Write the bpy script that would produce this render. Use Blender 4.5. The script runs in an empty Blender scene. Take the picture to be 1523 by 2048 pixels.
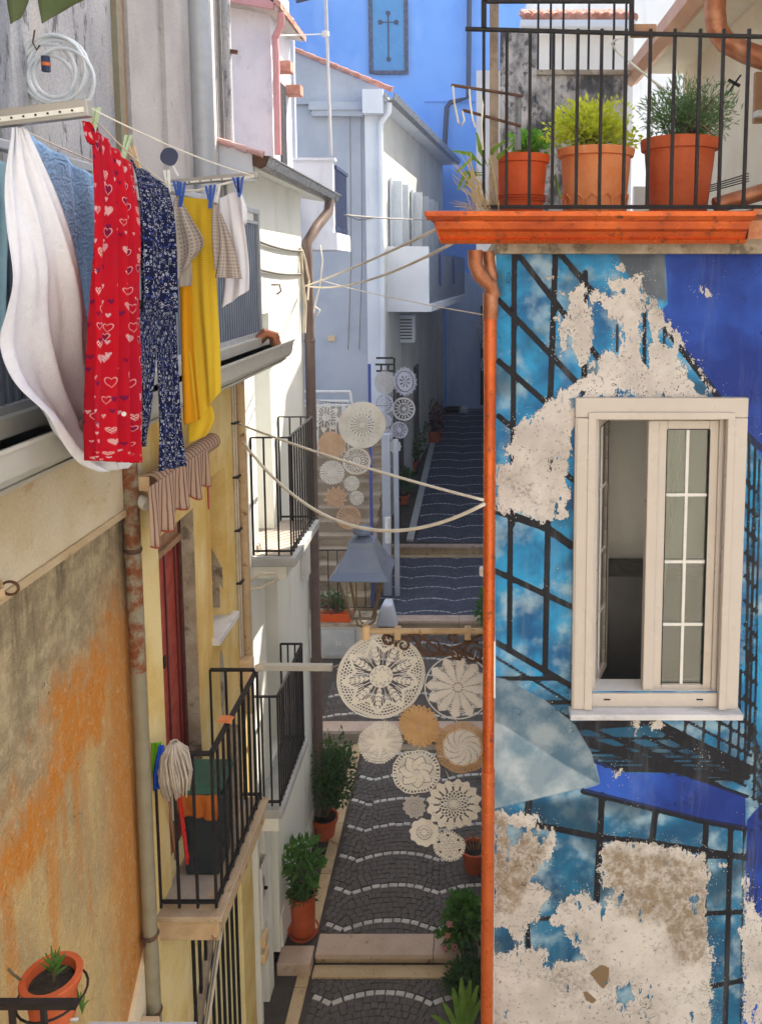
import bpy, bmesh, math, random
import numpy as np
from mathutils import Vector, Matrix
random.seed(7); RNG = np.random.default_rng(7)
R = math.radians
S = bpy.context.scene
C = S.collection

# ------------------------------------------------------------------ camera
F, CX, CY, H = 1600., 950., 705., 7.0
PIT = math.atan(165/1600.)
cam_d = bpy.data.cameras.new('camera'); cam = bpy.data.objects.new('camera', cam_d); C.objects.link(cam)
cam.location = (0, 0, H); cam.rotation_euler = (math.pi/2-PIT, 0, 0)
cam_d.sensor_width = 36; cam_d.lens = F/2048*36
cam_d.shift_x = (761.5-CX)/2048; cam_d.shift_y = -(1024-CY)/2048
cam_d.clip_start = .05; cam_d.clip_end = 500
S.camera = cam
# ------------------------------------------------------------------ light
SUN = Vector((.50, .50, .88)).normalized()
W = bpy.data.worlds.new('World'); S.world = W; W.use_nodes = True
nt = W.node_tree; bg = nt.nodes['Background']
sky = nt.nodes.new('ShaderNodeTexSky'); sky.sky_type = 'NISHITA'; sky.sun_disc = False
sky.sun_elevation = math.asin(SUN.z); sky.sun_rotation = math.atan2(SUN.x, SUN.y)
sky.air_density = 1.0; sky.dust_density = 2.5; sky.ozone_density = 1.0
nt.links.new(sky.outputs[0], bg.inputs[0]); bg.inputs[1].default_value = .15
sl = bpy.data.lights.new('sun', 'SUN'); so = bpy.data.objects.new('sun', sl); C.objects.link(so)
sl.energy = 4.3; sl.angle = R(.6); sl.color = (1, .95, .88)
so.rotation_euler = SUN.to_track_quat('Z', 'Y').to_euler(); so.location = (6, 8, 20)
S.view_settings.view_transform = 'Standard'; S.view_settings.look = 'None'
S.view_settings.exposure = 1.6; S.view_settings.gamma = 1
try:
    S.view_settings.use_white_balance = True; S.view_settings.white_balance_temperature = 7200; S.view_settings.white_balance_tint = 10
except Exception: pass
try: S.view_settings.use_curve_mapping = False
except Exception: pass
S.cycles.max_bounces = 6; S.cycles.diffuse_bounces = 4; S.cycles.glossy_bounces = 2; S.cycles.transmission_bounces = 3; S.cycles.use_adaptive_sampling = True; S.cycles.adaptive_threshold = .02; S.cycles.transparent_max_bounces = 12
S.cycles.use_denoising = True

# ------------------------------------------------------------------ helpers
_c, _s = math.cos(PIT), math.sin(PIT)
def _d(x, y):
    u = (x-CX)/F; v = (CY-y)/F
    return Vector((u, _c+v*_s, -_s+v*_c))
def PY(x, y, Y): d = _d(x, y); return d*(Y/d.y)+Vector((0, 0, H))
def PX(x, y, X): d = _d(x, y); return d*(X/d.x)+Vector((0, 0, H))
def PZ(x, y, Z): d = _d(x, y); return d*((Z-H)/d.z)+Vector((0, 0, H))

def empty(name, loc, label=None, cat=None, group=None, kind=None):
    o = bpy.data.objects.new(name, None); C.objects.link(o); o.location = loc
    o.empty_display_size = .1
    tag(o, label, cat, group, kind); return o
def tag(o, label=None, cat=None, group=None, kind=None):
    if label: o['label'] = label
    if cat: o['category'] = cat
    if group: o['group'] = group
    if kind: o['kind'] = kind
    return o
def wloc(p):
    v = Vector((0, 0, 0))
    while p: v += p.location; p = p.parent
    return v

class MB:
    def __init__(s): s.v = []; s.f = []; s.uv = None
    def add(s, vs, fs):
        n = len(s.v); s.v += [tuple(q) for q in vs]; s.f += [tuple(i+n for i in f) for f in fs]; return s
    def box(s, x0, x1, y0, y1, z0, z1):
        return s.add([(x0,y0,z0),(x1,y0,z0),(x1,y1,z0),(x0,y1,z0),(x0,y0,z1),(x1,y0,z1),(x1,y1,z1),(x0,y1,z1)],
                     [(0,3,2,1),(4,5,6,7),(0,1,5,4),(1,2,6,5),(2,3,7,6),(3,0,4,7)])
    def hexa(s, b, t):
        return s.add(list(b)+list(t), [(0,3,2,1),(4,5,6,7),(0,1,5,4),(1,2,6,5),(2,3,7,6),(3,0,4,7)])
    def bar(s, a, b, w, h=None, up=(0,0,1)):
        a = Vector(a); b = Vector(b); h = h or w; d = (b-a).normalized(); up = Vector(up)
        if abs(d.dot(up)) > .98: up = Vector((0, 1, 0))
        x = d.cross(up).normalized(); z = x.cross(d)
        q = [(-w/2,-h/2),(w/2,-h/2),(w/2,h/2),(-w/2,h/2)]
        return s.hexa([a+x*i+z*j for i, j in q], [b+x*i+z*j for i, j in q])
    def tube(s, path, r, seg=10, cap=True):
        P = [Vector(p) for p in path]; n = len(P); rr = r if hasattr(r, '__len__') else [r]*n
        up = None; vs = []; fs = []
        for i in range(n):
            d = (P[min(i+1, n-1)]-P[max(i-1, 0)]).normalized()
            if up is None:
                up = Vector((0, 0, 1)) if abs(d.z) < .9 else Vector((1, 0, 0))
            x = d.cross(up).normalized(); up = x.cross(d).normalized()
            for k in range(seg):
                a = 2*math.pi*k/seg
                vs.append(P[i]+(x*math.cos(a)+up*math.sin(a))*rr[i])
        for i in range(n-1):
            for k in range(seg):
                k2 = (k+1) % seg
                fs.append((i*seg+k, i*seg+k2, (i+1)*seg+k2, (i+1)*seg+k))
        if cap: fs += [tuple(range(seg))[::-1], tuple((n-1)*seg+k for k in range(seg))]
        return s.add(vs, fs)
    def lathe(s, prof, c, seg=24, cap=False, sq=None):
        vs = []; fs = []; n = len(prof)
        for r, z in prof:
            for k in range(seg):
                a = 2*math.pi*k/seg
                vs.append((c[0]+r*math.cos(a), c[1]+r*math.sin(a), c[2]+z))
        for i in range(n-1):
            for k in range(seg):
                k2 = (k+1) % seg
                fs.append((i*seg+k, i*seg+k2, (i+1)*seg+k2, (i+1)*seg+k))
        if cap: fs += [tuple(range(seg))[::-1], tuple((n-1)*seg+k for k in range(seg))]
        return s.add(vs, fs)
    def prism(s, poly, a, b):
        """poly: list of (p,q); a,b functions mapping (p,q)->3d for the two ends"""
        n = len(poly); A = [a(*p) for p in poly]; B = [b(*p) for p in poly]
        return s.add(A+B, [tuple(range(n))[::-1], tuple(range(n, 2*n))]+[(i, (i+1) % n, n+(i+1) % n, n+i) for i in range(n)])
    def build(s, name, mat, parent=None, smooth=False, bevel=0, fix=True):
        me = bpy.data.meshes.new(name); o = wloc(parent)
        me.from_pydata([(x-o.x, y-o.y, z-o.z) for x, y, z in s.v], [], s.f)
        if fix:
            bm = bmesh.new(); bm.from_mesh(me); bmesh.ops.recalc_face_normals(bm, faces=bm.faces); bm.to_mesh(me); bm.free()
        me.update()
        if smooth:
            me.polygons.foreach_set('use_smooth', [True]*len(me.polygons))
            if smooth == 'auto':
                try: me.set_sharp_from_angle(angle=R(40))
                except Exception: pass
        me.materials.append(mat)
        ob = bpy.data.objects.new(name, me); C.objects.link(ob); ob.parent = parent
        if bevel:
            b = ob.modifiers.new('b', 'BEVEL'); b.width = bevel; b.segments = 2; b.limit_method = 'ANGLE'
        return ob
def copy_obj(o, loc, parent=None, name=None):
    c = o.copy(); C.objects.link(c); c.parent = parent; c.location = loc; return c

# ------------------------------------------------------------------ materials
class N:
    def __init__(s, name):
        m = bpy.data.materials.new(name); m.use_nodes = True; s.m = m; s.t = m.node_tree; s.b = s.t.nodes['Principled BSDF']
        s.out = s.t.nodes['Material Output']
        s.geo = s.n('ShaderNodeNewGeometry'); s.pos = s.geo.outputs['Position']
    def n(s, k, **kw):
        x = s.t.nodes.new(k)
        for a, b in kw.items(): setattr(x, a, b)
        return x
    def l(s, a, b): s.t.links.new(a, b)
    def val(s, sock, v):
        if isinstance(v, (int, float)): sock.default_value = v
        elif isinstance(v, (tuple, list)): sock.default_value = (*v, 1) if len(v) == 3 and len(sock.default_value) == 4 else v
        else: s.l(v, sock)
    def math(s, op, a, b=0., c=None, clamp=False):
        x = s.n('ShaderNodeMath', operation=op, use_clamp=clamp); s.val(x.inputs[0], a); s.val(x.inputs[1], b)
        if c is not None: s.val(x.inputs[2], c)
        return x.outputs[0]
    def mix(s, f, a, b, blend='MIX'):
        x = s.n('ShaderNodeMix', data_type='RGBA', blend_type=blend); s.val(x.inputs[0], f); s.val(x.inputs[6], a); s.val(x.inputs[7], b); return x.outputs[2]
    def map(s, vec, scale=(1,1,1), rot=(0,0,0), loc=(0,0,0)):
        x = s.n('ShaderNodeMapping'); s.l(vec, x.inputs[0]); x.inputs['Scale'].default_value = scale
        x.inputs['Rotation'].default_value = rot; x.inputs['Location'].default_value = loc; return x.outputs[0]
    def noise(s, scale, detail=5, rough=.55, vec=None, stretch=None, rot=(0,0,0), dist=0, loc=(0,0,0)):
        vec = vec or s.pos
        if stretch or loc != (0,0,0): vec = s.map(vec, stretch or (1,1,1), rot, loc)
        x = s.n('ShaderNodeTexNoise'); s.l(vec, x.inputs['Vector']); x.inputs['Scale'].default_value = scale
        x.inputs['Detail'].default_value = min(detail, 4); x.inputs['Roughness'].default_value = rough; x.inputs['Distortion'].default_value = dist
        return x.outputs['Fac']
    def ramp(s, f, lo, hi, a=0., b=1.):
        x = s.n('ShaderNodeMapRange', clamp=True, interpolation_type='SMOOTHSTEP'); s.val(x.inputs[0], f)
        x.inputs[1].default_value = lo; x.inputs[2].default_value = hi; x.inputs[3].default_value = a; x.inputs[4].default_value = b; return x.outputs[0]
    def vor(s, scale, vec=None, feature='F1', rand=1.):
        x = s.n('ShaderNodeTexVoronoi', feature=feature); s.l(vec or s.pos, x.inputs['Vector']); x.inputs['Scale'].default_value = scale
        x.inputs['Randomness'].default_value = rand; return x
    def attr(s, name): return s.n('ShaderNodeAttribute', attribute_name=name).outputs['Fac']
    def xyz(s, vec=None):
        x = s.n('ShaderNodeSeparateXYZ'); s.l(vec or s.pos, x.inputs[0]); return x.outputs
    def bump(s, h, strength=.3, dist=.01):
        x = s.n('ShaderNodeBump'); s.l(h, x.inputs['Height']); x.inputs['Strength'].default_value = strength; x.inputs['Distance'].default_value = dist
        s.l(x.outputs[0], s.b.inputs['Normal']); return x
    def fin(s, col, rough=.8, metal=0., spec=.3):
        s.val(s.b.inputs['Base Color'], col); s.val(s.b.inputs['Roughness'], rough); s.b.inputs['Metallic'].default_value = metal
        s.b.inputs['Specular IOR Level'].default_value = spec; return s.m
def plaster(name, c1, c2, scale=1.5, stains=(), bump=.25, bscale=60, rough=.88, grain=.10, spec=.2):
    n = N(name)
    col = n.mix(n.ramp(n.noise(scale, 6, .6), .35, .65), c1, c2)
    for st in stains:   # (colour, scale, lo, hi, stretch, strength)
        f = n.ramp(n.noise(st[1], 7, .65, stretch=st[4], loc=(st[1]*3.1, 1.7, st[1])), st[2], st[3], 0, st[5])
        col = n.mix(f, col, st[0])
    g = n.noise(bscale, 4, .7)
    col = n.mix(grain, col, n.mix(n.ramp(g, .3, .7), (.12, .1, .08), (.9, .88, .84)), 'OVERLAY')
    n.bump(n.math('ADD', g, n.math('MULTIPLY', n.noise(9, 5, .6), 1.5)), bump, .008)
    return n.fin(col, rough, 0, spec)
def paint(name, c, c2=None, rough=.5, metal=0., scale=8, amt=.5, spec=.4, bump=.06, grime=None):
    n = N(name); c2 = c2 or tuple(x*.72 for x in c)
    col = n.mix(n.ramp(n.noise(scale, 6, .65), .4, .7, 0, amt), c, c2)
    if grime: col = n.mix(n.ramp(n.noise(grime[1], 8, .7), grime[2], grime[3]), col, grime[0])
    n.bump(n.noise(70, 3), bump, .004)
    return n.fin(col, n.ramp(n.noise(scale*2, 3), .3, .7, max(rough-.12, .05), min(1, rough+.12)), metal, spec)
def cloth_mat(name, c, c2=None, transl=.3, weave=500):
    n = N(name)
    col = n.mix(n.ramp(n.noise(5, 5), .35, .7, 0, .6), c, c2 or tuple(x*.85 for x in c))
    return n, col
def fin_cloth(n, col, transl=.3, h=None, strength=.45):
    if h is None: h = n.math('ADD', n.noise(16, 4, .65, stretch=(1,1,.35), dist=.8), n.math('MULTIPLY', n.noise(45, 3, .6, stretch=(1,1,.5)), .35))
    n.bump(h, strength, .01)
    n.fin(col, .9, 0, .1)
    t = n.n('ShaderNodeBsdfTranslucent'); n.val(t.inputs[0], col)
    mx = n.n('ShaderNodeMixShader'); mx.inputs[0].default_value = transl
    n.l(n.b.outputs[0], mx.inputs[1]); n.l(t.outputs[0], mx.inputs[2]); n.l(mx.outputs[0], n.out.inputs[0]); return n.m
def leaf_mat(name, a, b, transl=.35, c=None):
    n = N(name); oi = n.vor(14)
    col = n.mix(n.ramp(n.noise(9, 3), .3, .7), a, b)
    if c: col = n.mix(n.ramp(n.noise(23, 2, loc=(3,1,2)), .58, .72), col, c)
    n.fin(col, .5, 0, .35)
    t = n.n('ShaderNodeBsdfTranslucent'); n.val(t.inputs[0], n.mix(.5, col, tuple(min(1, x*1.6) for x in b)))
    mx = n.n('ShaderNodeMixShader'); mx.inputs[0].default_value = transl
    n.l(n.b.outputs[0], mx.inputs[1]); n.l(t.outputs[0], mx.inputs[2]); n.l(mx.outputs[0], n.out.inputs[0]); return n.m

M = {}
VS = (1, 1, .18)     # vertical streaks
M['yellow'] = plaster('yellow_plaster', (.68, .48, .16), (.80, .64, .32), 1.6, [((.60,.30,.06), 2.2, .52, .72, VS, .6), ((.80,.72,.50), 3.5, .57, .72, VS, .6), ((.25,.19,.11), 6, .64, .78, (1,1,.3), .6)])
# orange stained near wall: grey render with diagonal ochre wash
def orange_wall():
    n = N('ochre_stained_render'); x, y, z = n.xyz()
    g = n.mix(n.ramp(n.noise(7, 7, .7), .35, .68), (.30,.235,.14), (.50,.40,.24))
    wob = n.math('MULTIPLY', n.math('SUBTRACT', n.noise(1.7, 7, .65, stretch=(1,1,.6)), .5), 1.1)
    wob2 = n.math('MULTIPLY', n.math('SUBTRACT', n.noise(13, 6, .75, stretch=(1,1,.35)), .5), .7)
    sd = n.math('ADD', n.math('SUBTRACT', n.math('SUBTRACT', z, 3.22), n.math('MULTIPLY', y, .40)), n.math('ADD', wob, wob2))
    f1 = n.math('MULTIPLY', n.ramp(n.math('ABSOLUTE', sd), .06, .34, 1, 0), n.ramp(n.noise(2.3, 4, .7, loc=(1,4,4)), .36, .58, .15, 1))
    right = n.math('ADD', n.math('SUBTRACT', y, 4.32), n.math('MULTIPLY', wob2, .5))
    f2 = n.math('MULTIPLY', n.ramp(right, -.40, -.05, 0, .85), n.ramp(n.math('ADD', z, wob2), 5.5, 4.9))
    drip = n.math('MULTIPLY', n.ramp(n.noise(5.5, 4, .6, stretch=(1,1,.10), loc=(3,3,3)), .52, .66, 0, .7), n.ramp(sd, .3, -.2))
    col = n.mix(n.ramp(sd, .22, -.18, 0, .80), g, n.mix(n.ramp(n.noise(3.5, 5, .7, stretch=(1,1,.35), loc=(7,1,2)), .38, .66), (.46,.33,.16), (.66,.45,.18)))
    col = n.mix(n.math('MULTIPLY', n.math('MAXIMUM', n.math('MAXIMUM', f1, f2), drip), n.ramp(n.noise(24, 6, .75, stretch=(1,1,.35)), .26, .55, .45, 1)), col, (.58,.21,.03))
    blot = n.ramp(n.noise(22, 8, .9, stretch=(1,1,.7)), .52, .70, 0, .5)
    col = n.mix(blot, col, (.72,.58,.36))
    col = n.mix(n.ramp(n.noise(48, 6, .8, dist=.5), .56, .70, 0, .65), col, (.12,.085,.05))
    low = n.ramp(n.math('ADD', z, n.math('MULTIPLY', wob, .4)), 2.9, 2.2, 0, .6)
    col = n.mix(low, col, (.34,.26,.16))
    run = n.math('MULTIPLY', n.ramp(n.noise(7, 4, .7, stretch=(1,1,.06), loc=(2,8,1)), .50, .68, 0, .6), n.ramp(z, 4.6, 5.6)); col = n.mix(run, col, (.12,.085,.05))
    ckn = n.math('ABSOLUTE', n.math('SUBTRACT', n.noise(1.8, 4, .75, loc=(4,4,9)), .5)); crk = n.math('MULTIPLY', n.ramp(ckn, .001, .003, 1, 0), n.ramp(n.noise(2.5, 3, loc=(8,2,2)), .58, .64)); col = n.mix(n.math('MULTIPLY', crk, .6), col, (.05,.035,.02))
    n.bump(n.math('ADD', n.math('SUBTRACT', n.noise(42, 6, .75), n.math('MULTIPLY', crk, .8)), n.math('MULTIPLY', n.noise(12, 5), .9)), 1., .016)
    return n.fin(col, .92, 0, .15)
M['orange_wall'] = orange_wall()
M['cream_band'] = plaster('cream_band_plaster', (.58,.46,.29), (.66,.56,.40), 2, [((.40,.20,.07), 5, .62, .75, (1,.4,1), .6), ((.2,.16,.1), 11, .66, .76, (1,1,1), .5)])
M['upper'] = plaster('weathered_white_plaster', (.36,.36,.38), (.50,.50,.51), 1.2, [((.20,.22,.26), 3.5, .44, .62, (1,1,.12), .85), ((.09,.09,.10), 16, .56, .68, (1,1,.3), .85), ((.62,.52,.40), 2.5, .58, .7, VS, .5)], grain=.2)
M['upper_plain'] = plaster('aged_grey_plaster', (.42,.39,.38), (.52,.49,.47), 1.6, [((.34,.30,.29), 3, .52, .7, (1,1,.15), .6), ((.18,.16,.15), 22, .65, .74, (1,1,.4), .6)])
M['white'] = plaster('white_wall_plaster', (.80,.82,.76), (.86,.87,.82), 1.2, [((.60,.62,.52), 2, .56, .74, VS, .5)], bump=.12)
M['lilac'] = plaster('pale_lilac_plaster', (.55,.55,.60), (.66,.65,.68), 1.3, [((.45,.45,.48), 6, .55, .7, (1,1,.5), .5)], bump=.15)
M['grey'] = plaster('pale_grey_plaster', (.38,.42,.50), (.45,.49,.56), .9, [((.38,.41,.46), 2, .55, .72, VS, .4)], bump=.1)
M['greywhite'] = plaster('greyish_white_plaster', (.62,.66,.72), (.70,.74,.80), 1, [((.5,.53,.58), 3, .58, .72, VS, .5)], bump=.1)
M['khaki'] = plaster('grey_khaki_plaster', (.50,.50,.47), (.58,.58,.55), 1, [((.38,.38,.36), 1.8, .5, .7, VS, .6)], bump=.1)
M['church'] = plaster('sky_blue_plaster', (.12,.33,.80), (.17,.40,.86), .5, [((.28,.50,.88), .8, .5, .7, (1,1,.5), .5)], bump=.08)
M['church_low'] = plaster('slate_blue_plaster', (.36,.47,.68), (.43,.54,.74), .6, [((.2,.27,.45), 1.2, .5, .7, VS, .5)], bump=.08)
M['plinth'] = plaster('pinkish_plinth', (.44,.36,.32), (.50,.42,.37), 2)
M['mould_wall'] = plaster('mouldy_grey_wall', (.50,.48,.45), (.62,.60,.57), 1.5, [((.07,.07,.075), 3.2, .40, .62, (1,1,.6), .95), ((.04,.04,.045), 14, .52, .66, (1,1,.7), .8)])
M['beige'] = plaster('sunny_beige_plaster', (.74,.67,.52), (.82,.77,.64), 1.4, [((.6,.5,.36), 3, .6, .75, VS, .4)], bump=.1)
M['offwhite'] = plaster('offwhite_plaster', (.74,.72,.68), (.82,.80,.76), 1.2)
M['facade'] = plaster('pale_cream_facade', (.60,.56,.50), (.68,.64,.58), 1.2)
M['concrete'] = plaster('old_concrete', (.30,.24,.17), (.44,.38,.29), 4, [((.12,.10,.07), 7, .52, .66, (1,1,1), .8)], bump=.6)
M['stone'] = plaster('pinkish_step_stone', (.46,.34,.26), (.56,.43,.34), 3, [((.20,.14,.09), 9, .6, .74, (1,1,1), .7)], bump=.2)
M['stone2'] = plaster('ochre_kerb_stone', (.48,.35,.20), (.56,.43,.27), 3, [((.16,.11,.06), 8, .55, .72, (1,1,1), .7)], bump=.2)
M['stair'] = plaster('sandy_stair_stone', (.30,.23,.16), (.37,.29,.20), 2, [((.16,.11,.07), 5, .55, .70, (.3,1,1), .8)], bump=.2)
M['marble'] = plaster('grey_marble', (.58,.58,.60), (.72,.72,.73), 3, [((.35,.36,.39), 5, .55, .66, (.3,1,1.5), .6)], bump=.04, rough=.45)
M['slabstone'] = plaster('travertine_slab', (.42,.31,.20), (.50,.39,.27), 4, [((.26,.18,.1), 11, .6, .72, (1,1,1), .7)], bump=.15)
M['greyslab'] = plaster('grey_balcony_slab', (.40,.42,.43), (.48,.50,.50), 3, bump=.1)
M['tilefloor'] = plaster('balcony_floor_tile', (.40,.34,.29), (.48,.42,.36), 3, bump=.05, rough=.6)
M['mortar'] = plaster('dark_street_mortar', (.062,.053,.045), (.085,.073,.061), 6, bump=.5, bscale=90)
def cobble(name, a, b, dk):
    n = N(name); v = n.vor(13)
    sep = n.n('ShaderNodeSeparateColor'); n.l(v.outputs['Color'], sep.inputs[0])
    col = n.mix(sep.outputs[0], a, b)
    col = n.mix(n.ramp(n.noise(5, 5), .45, .7, 0, .6), col, dk)
    col = n.mix(n.ramp(n.noise(120, 5, .7), .35, .7, 0, .35), col, tuple(min(1, x*1.7) for x in b))
    n.bump(n.noise(60, 6, .7), .5, .008); return n.fin(col, n.ramp(n.noise(9, 3), .3, .7, .5, .8), 0, .35)
M['cobble'] = cobble('porphyry_cobble', (.080,.069,.060), (.108,.092,.080), (.066,.057,.049))
M['cobble_shade'] = cobble('blue_shade_cobble', (.058,.068,.098), (.074,.085,.118), (.050,.058,.086))  # far cobbles, the blue of the shadow put into their colour
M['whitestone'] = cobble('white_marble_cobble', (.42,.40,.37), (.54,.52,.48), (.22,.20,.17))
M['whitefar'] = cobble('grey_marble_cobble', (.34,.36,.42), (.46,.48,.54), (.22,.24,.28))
M['iron'] = paint('black_iron', (.012,.011,.012), (.03,.022,.02), .5, 0, 20, .6, .25)
M['rustiron'] = paint('brown_rusty_iron', (.09,.045,.025), (.17,.075,.035), .6, .2, 14, .7)
M['navyiron'] = paint('navy_blue_paint', (.02,.05,.28), (.03,.06,.2), .5)
M['whitepaint'] = paint('white_enamel', (.76,.75,.72), (.6,.58,.54), .4)
M['pvc'] = paint('cream_pvc', (.58,.52,.46), (.52,.46,.40), .35, 0, 3, .4, .4, .01)
M['redwood'] = paint('red_brown_shutter', (.36,.045,.025), (.25,.03,.02), .4, 0, 5, .6)
M['darkred'] = paint('dark_maroon_frame', (.09,.016,.015), None, .45)
M['woodbeam'] = paint('brown_lintel_wood', (.36,.2,.11), (.22,.12,.06), .6)
M['brownpipe'] = paint('brown_downpipe', (.16,.11,.095), (.22,.16,.13), .5)
M['greypipe'] = paint('grey_green_pipe', (.25,.22,.145), (.20,.165,.10), .55)
M['rustpipe'] = paint('rust_eaten_pipe', (.27,.25,.18), (.22,.19,.13), .7, 0, 6, .6, .2, .3, ((.20,.06,.02), 11, .38, .60))
M['beigepipe'] = paint('beige_pipe', (.55,.40,.24), (.40,.27,.14), .6, 0, 6, .7, .2, .2, ((.22,.12,.05), 9, .58, .68))
M['copper'] = paint('copper_orange_metal', (.62,.13,.03), (.45,.085,.02), .34, .35, 5, .5, .5, .03)
M['coppergut'] = paint('copper_painted_gutter', (.66,.13,.02), (.44,.07,.015), .30, .4, 3, .9, .5, .14, ((.16,.05,.02), 17, .56, .70))
M['oldcopper'] = paint('worn_copper_pipe', (.36,.12,.05), (.55,.28,.16), .45, .5, 9, .8, .5, .1)
M['bluepaint'] = paint('dark_blue_pipe', (.022,.035,.09), None, .45)
M['pink'] = paint('pink_gutter', (.55,.27,.27), (.48,.2,.2), .45)
M['gutgrey'] = paint('dark_grey_gutter', (.20,.21,.22), (.28,.28,.28), .35, .3)
M['gutlight'] = paint('grey_gutter', (.42,.44,.46), (.36,.37,.38), .4, .2)
M['gutbeige'] = paint('beige_grey_gutter', (.44,.43,.38), (.52,.51,.46), .45)
M['gutdark'] = paint('gutter_inside', (.03,.04,.10), (.06,.05,.06), .35)
M['corr'] = paint('blue_grey_sheet_metal', (.17,.21,.28), (.24,.28,.34), .4, .35, 6, .7)
M['alu'] = paint('dull_aluminium', (.38,.37,.35), (.48,.46,.42), .42, .6)
M['tile'] = plaster('terracotta_roof_tile', (.40,.17,.12), (.54,.30,.24), 6, [((.2,.12,.1), 12, .58, .72, (1,1,1), .7)], bump=.3)
M['tilepink'] = plaster('faded_pink_roof_tile', (.55,.30,.28), (.62,.42,.40), 6, bump=.3)
M['terracotta'] = plaster('terracotta_pot', (.42,.075,.02), (.50,.11,.04), 5, [((.7,.45,.32), 7, .66, .78, VS, .5)], bump=.06, rough=.65)
M['terracotta2'] = plaster('pale_terracotta', (.64,.20,.07), (.70,.27,.11), 5, [((.75,.5,.36), 9, .6, .75, VS, .5)], bump=.06, rough=.7)
M['plasticpot'] = plaster('orange_plastic_pot', (.62,.10,.02), (.54,.08,.018), 5, bump=.03, rough=.5)
M['soil'] = plaster('potting_soil', (.02,.016,.012), (.05,.04,.03), 20, bump=1)
M['wood'] = paint('weathered_wood', (.34,.27,.20), (.20,.14,.1), .8, 0, 12, .8)
M['rope'] = paint('white_rope', (.72,.68,.58), None, .85)
M['wire'] = paint('grey_cable', (.20,.19,.18), None, .7)
M['cablew'] = paint('cream_cable', (.62,.55,.45), (.4,.33,.25), .7)
M['shutter'] = paint('pale_grey_shutter', (.55,.60,.66), (.45,.5,.56), .5)
M['cabinet'] = paint('dark_grey_lacquer', (.075,.07,.07), None, .4)
M['black'] = paint('dark_opening', (.01,.012,.018), None, .6)
M['box'] = paint('cream_junction_box', (.72,.52,.30), (.66,.48,.28), .5)
M['peg_green'] = paint('mint_plastic', (.50,.66,.42), None, .4); M['peg_blue'] = paint('blue_plastic', (.03,.10,.42), None, .4)
M['peg_white'] = paint('white_plastic', (.75,.76,.72), None, .4)
M['green_canvas'] = cloth_mat('x', (0,0,0))[0].m
n, c = cloth_mat('green_canvas', (.10,.14,.06), (.15,.18,.09)); M['green_canvas'] = fin_cloth(n, c, .2)
def glass(name, tint=(.9,.95,.95), refl=.12):
    n = N(name); t = n.n('ShaderNodeBsdfTransparent'); t.inputs[0].default_value = (*tint, 1)
    g = n.n('ShaderNodeBsdfGlossy'); g.inputs['Roughness'].default_value = .03
    fr = n.n('ShaderNodeFresnel'); fr.inputs[0].default_value = 1.5
    f = n.math('ADD', fr.outputs[0], refl, clamp=True)
    mx = n.n('ShaderNodeMixShader'); n.l(f, mx.inputs[0]); n.l(t.outputs[0], mx.inputs[1]); n.l(g.outputs[0], mx.inputs[2]); n.l(mx.outputs[0], n.out.inputs[0]); return n.m
M['glass'] = glass('window_glass', (.80,.86,.82), .06); M['lampglass'] = glass('lamp_glass', (.97,.96,.92), -.03)
n = N('cream_crochet'); 
def crochet(name, a, b):
    n = N(name); col = n.mix(n.ramp(n.noise(14, 4), .35, .7), a, b)
    h = n.noise(260, 2); n.bump(h, .5, .004)
    n.fin(col, .92, 0, .1); t = n.n('ShaderNodeBsdfTranslucent'); n.val(t.inputs[0], col)
    mx = n.n('ShaderNodeMixShader'); mx.inputs[0].default_value = .18
    n.l(n.b.outputs[0], mx.inputs[1]); n.l(t.outputs[0], mx.inputs[2]); n.l(mx.outputs[0], n.out.inputs[0]); return n.m
M['cr_cream'] = crochet('cream_crochet_cotton', (.88,.86,.80), (.83,.80,.73)); M['cr_white'] = crochet('white_crochet_cotton', (.88,.87,.84), (.82,.80,.77))
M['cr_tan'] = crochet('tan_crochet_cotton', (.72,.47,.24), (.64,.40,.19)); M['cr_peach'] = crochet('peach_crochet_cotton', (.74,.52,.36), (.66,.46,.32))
M['cr_grey'] = crochet('grey_and_shaded_crochet_cotton', (.55,.53,.52), (.47,.46,.46)); M['cr_far_shade'] = crochet('shade_tinted_crochet_cotton', (.52,.52,.60), (.44,.44,.52))  # grey and lilac tones put the far cluster's shade into the cotton
# ------------------------------------------------------------------ ground and street
MB().add([(-60,-60,-.35),(60,-60,-.35),(60,90,-.35),(-60,90,-.35)], [(0,1,2,3)]).build('ground', M['mortar'])['kind'] = 'structure'
TER = [(2.5, 7.36, .09, .09), (7.36, 10.92, .2, .2), (10.92, 14.1, .4, .4), (14.1, 17.5, .6, .6), (17.5, 28.9, .8, 1.95)]
mb = MB()
for y0, y1, z0, z1 in TER:
    mb.hexa([(-5.5,y0,-.3),(3.2,y0,-.3),(3.2,y1,-.3),(-5.5,y1,-.3)], [(-5.5,y0,z0+.001),(3.2,y0,z0+.001),(3.2,y1,z1+.001),(-5.5,y1,z1+.001)])
street = mb.build('street', M['mortar']); street['kind'] = 'structure'
LAM, CUSP = .95, -1.36
def scallop(x):
    f = ((x-CUSP)/LAM) % 1.0
    return .125*(1-(2*f-1)**2)
def stone_verts(x, y, z, w, l, h, ang):
    ca, sa = math.cos(ang), math.sin(ang); k = .93
    def q(i, j, zz, g): return (x+(i*w*ca-j*l*sa)*g, y+(i*w*sa+j*l*ca)*g, zz)
    cs = [(-.5,-.5),(.5,-.5),(.5,.5),(-.5,.5)]
    return [q(i, j, z-.01, 1) for i, j in cs]+[q(i, j, z+h*.45, 1) for i, j in cs]+[q(i, j, z+h, k) for i, j in cs]
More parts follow.
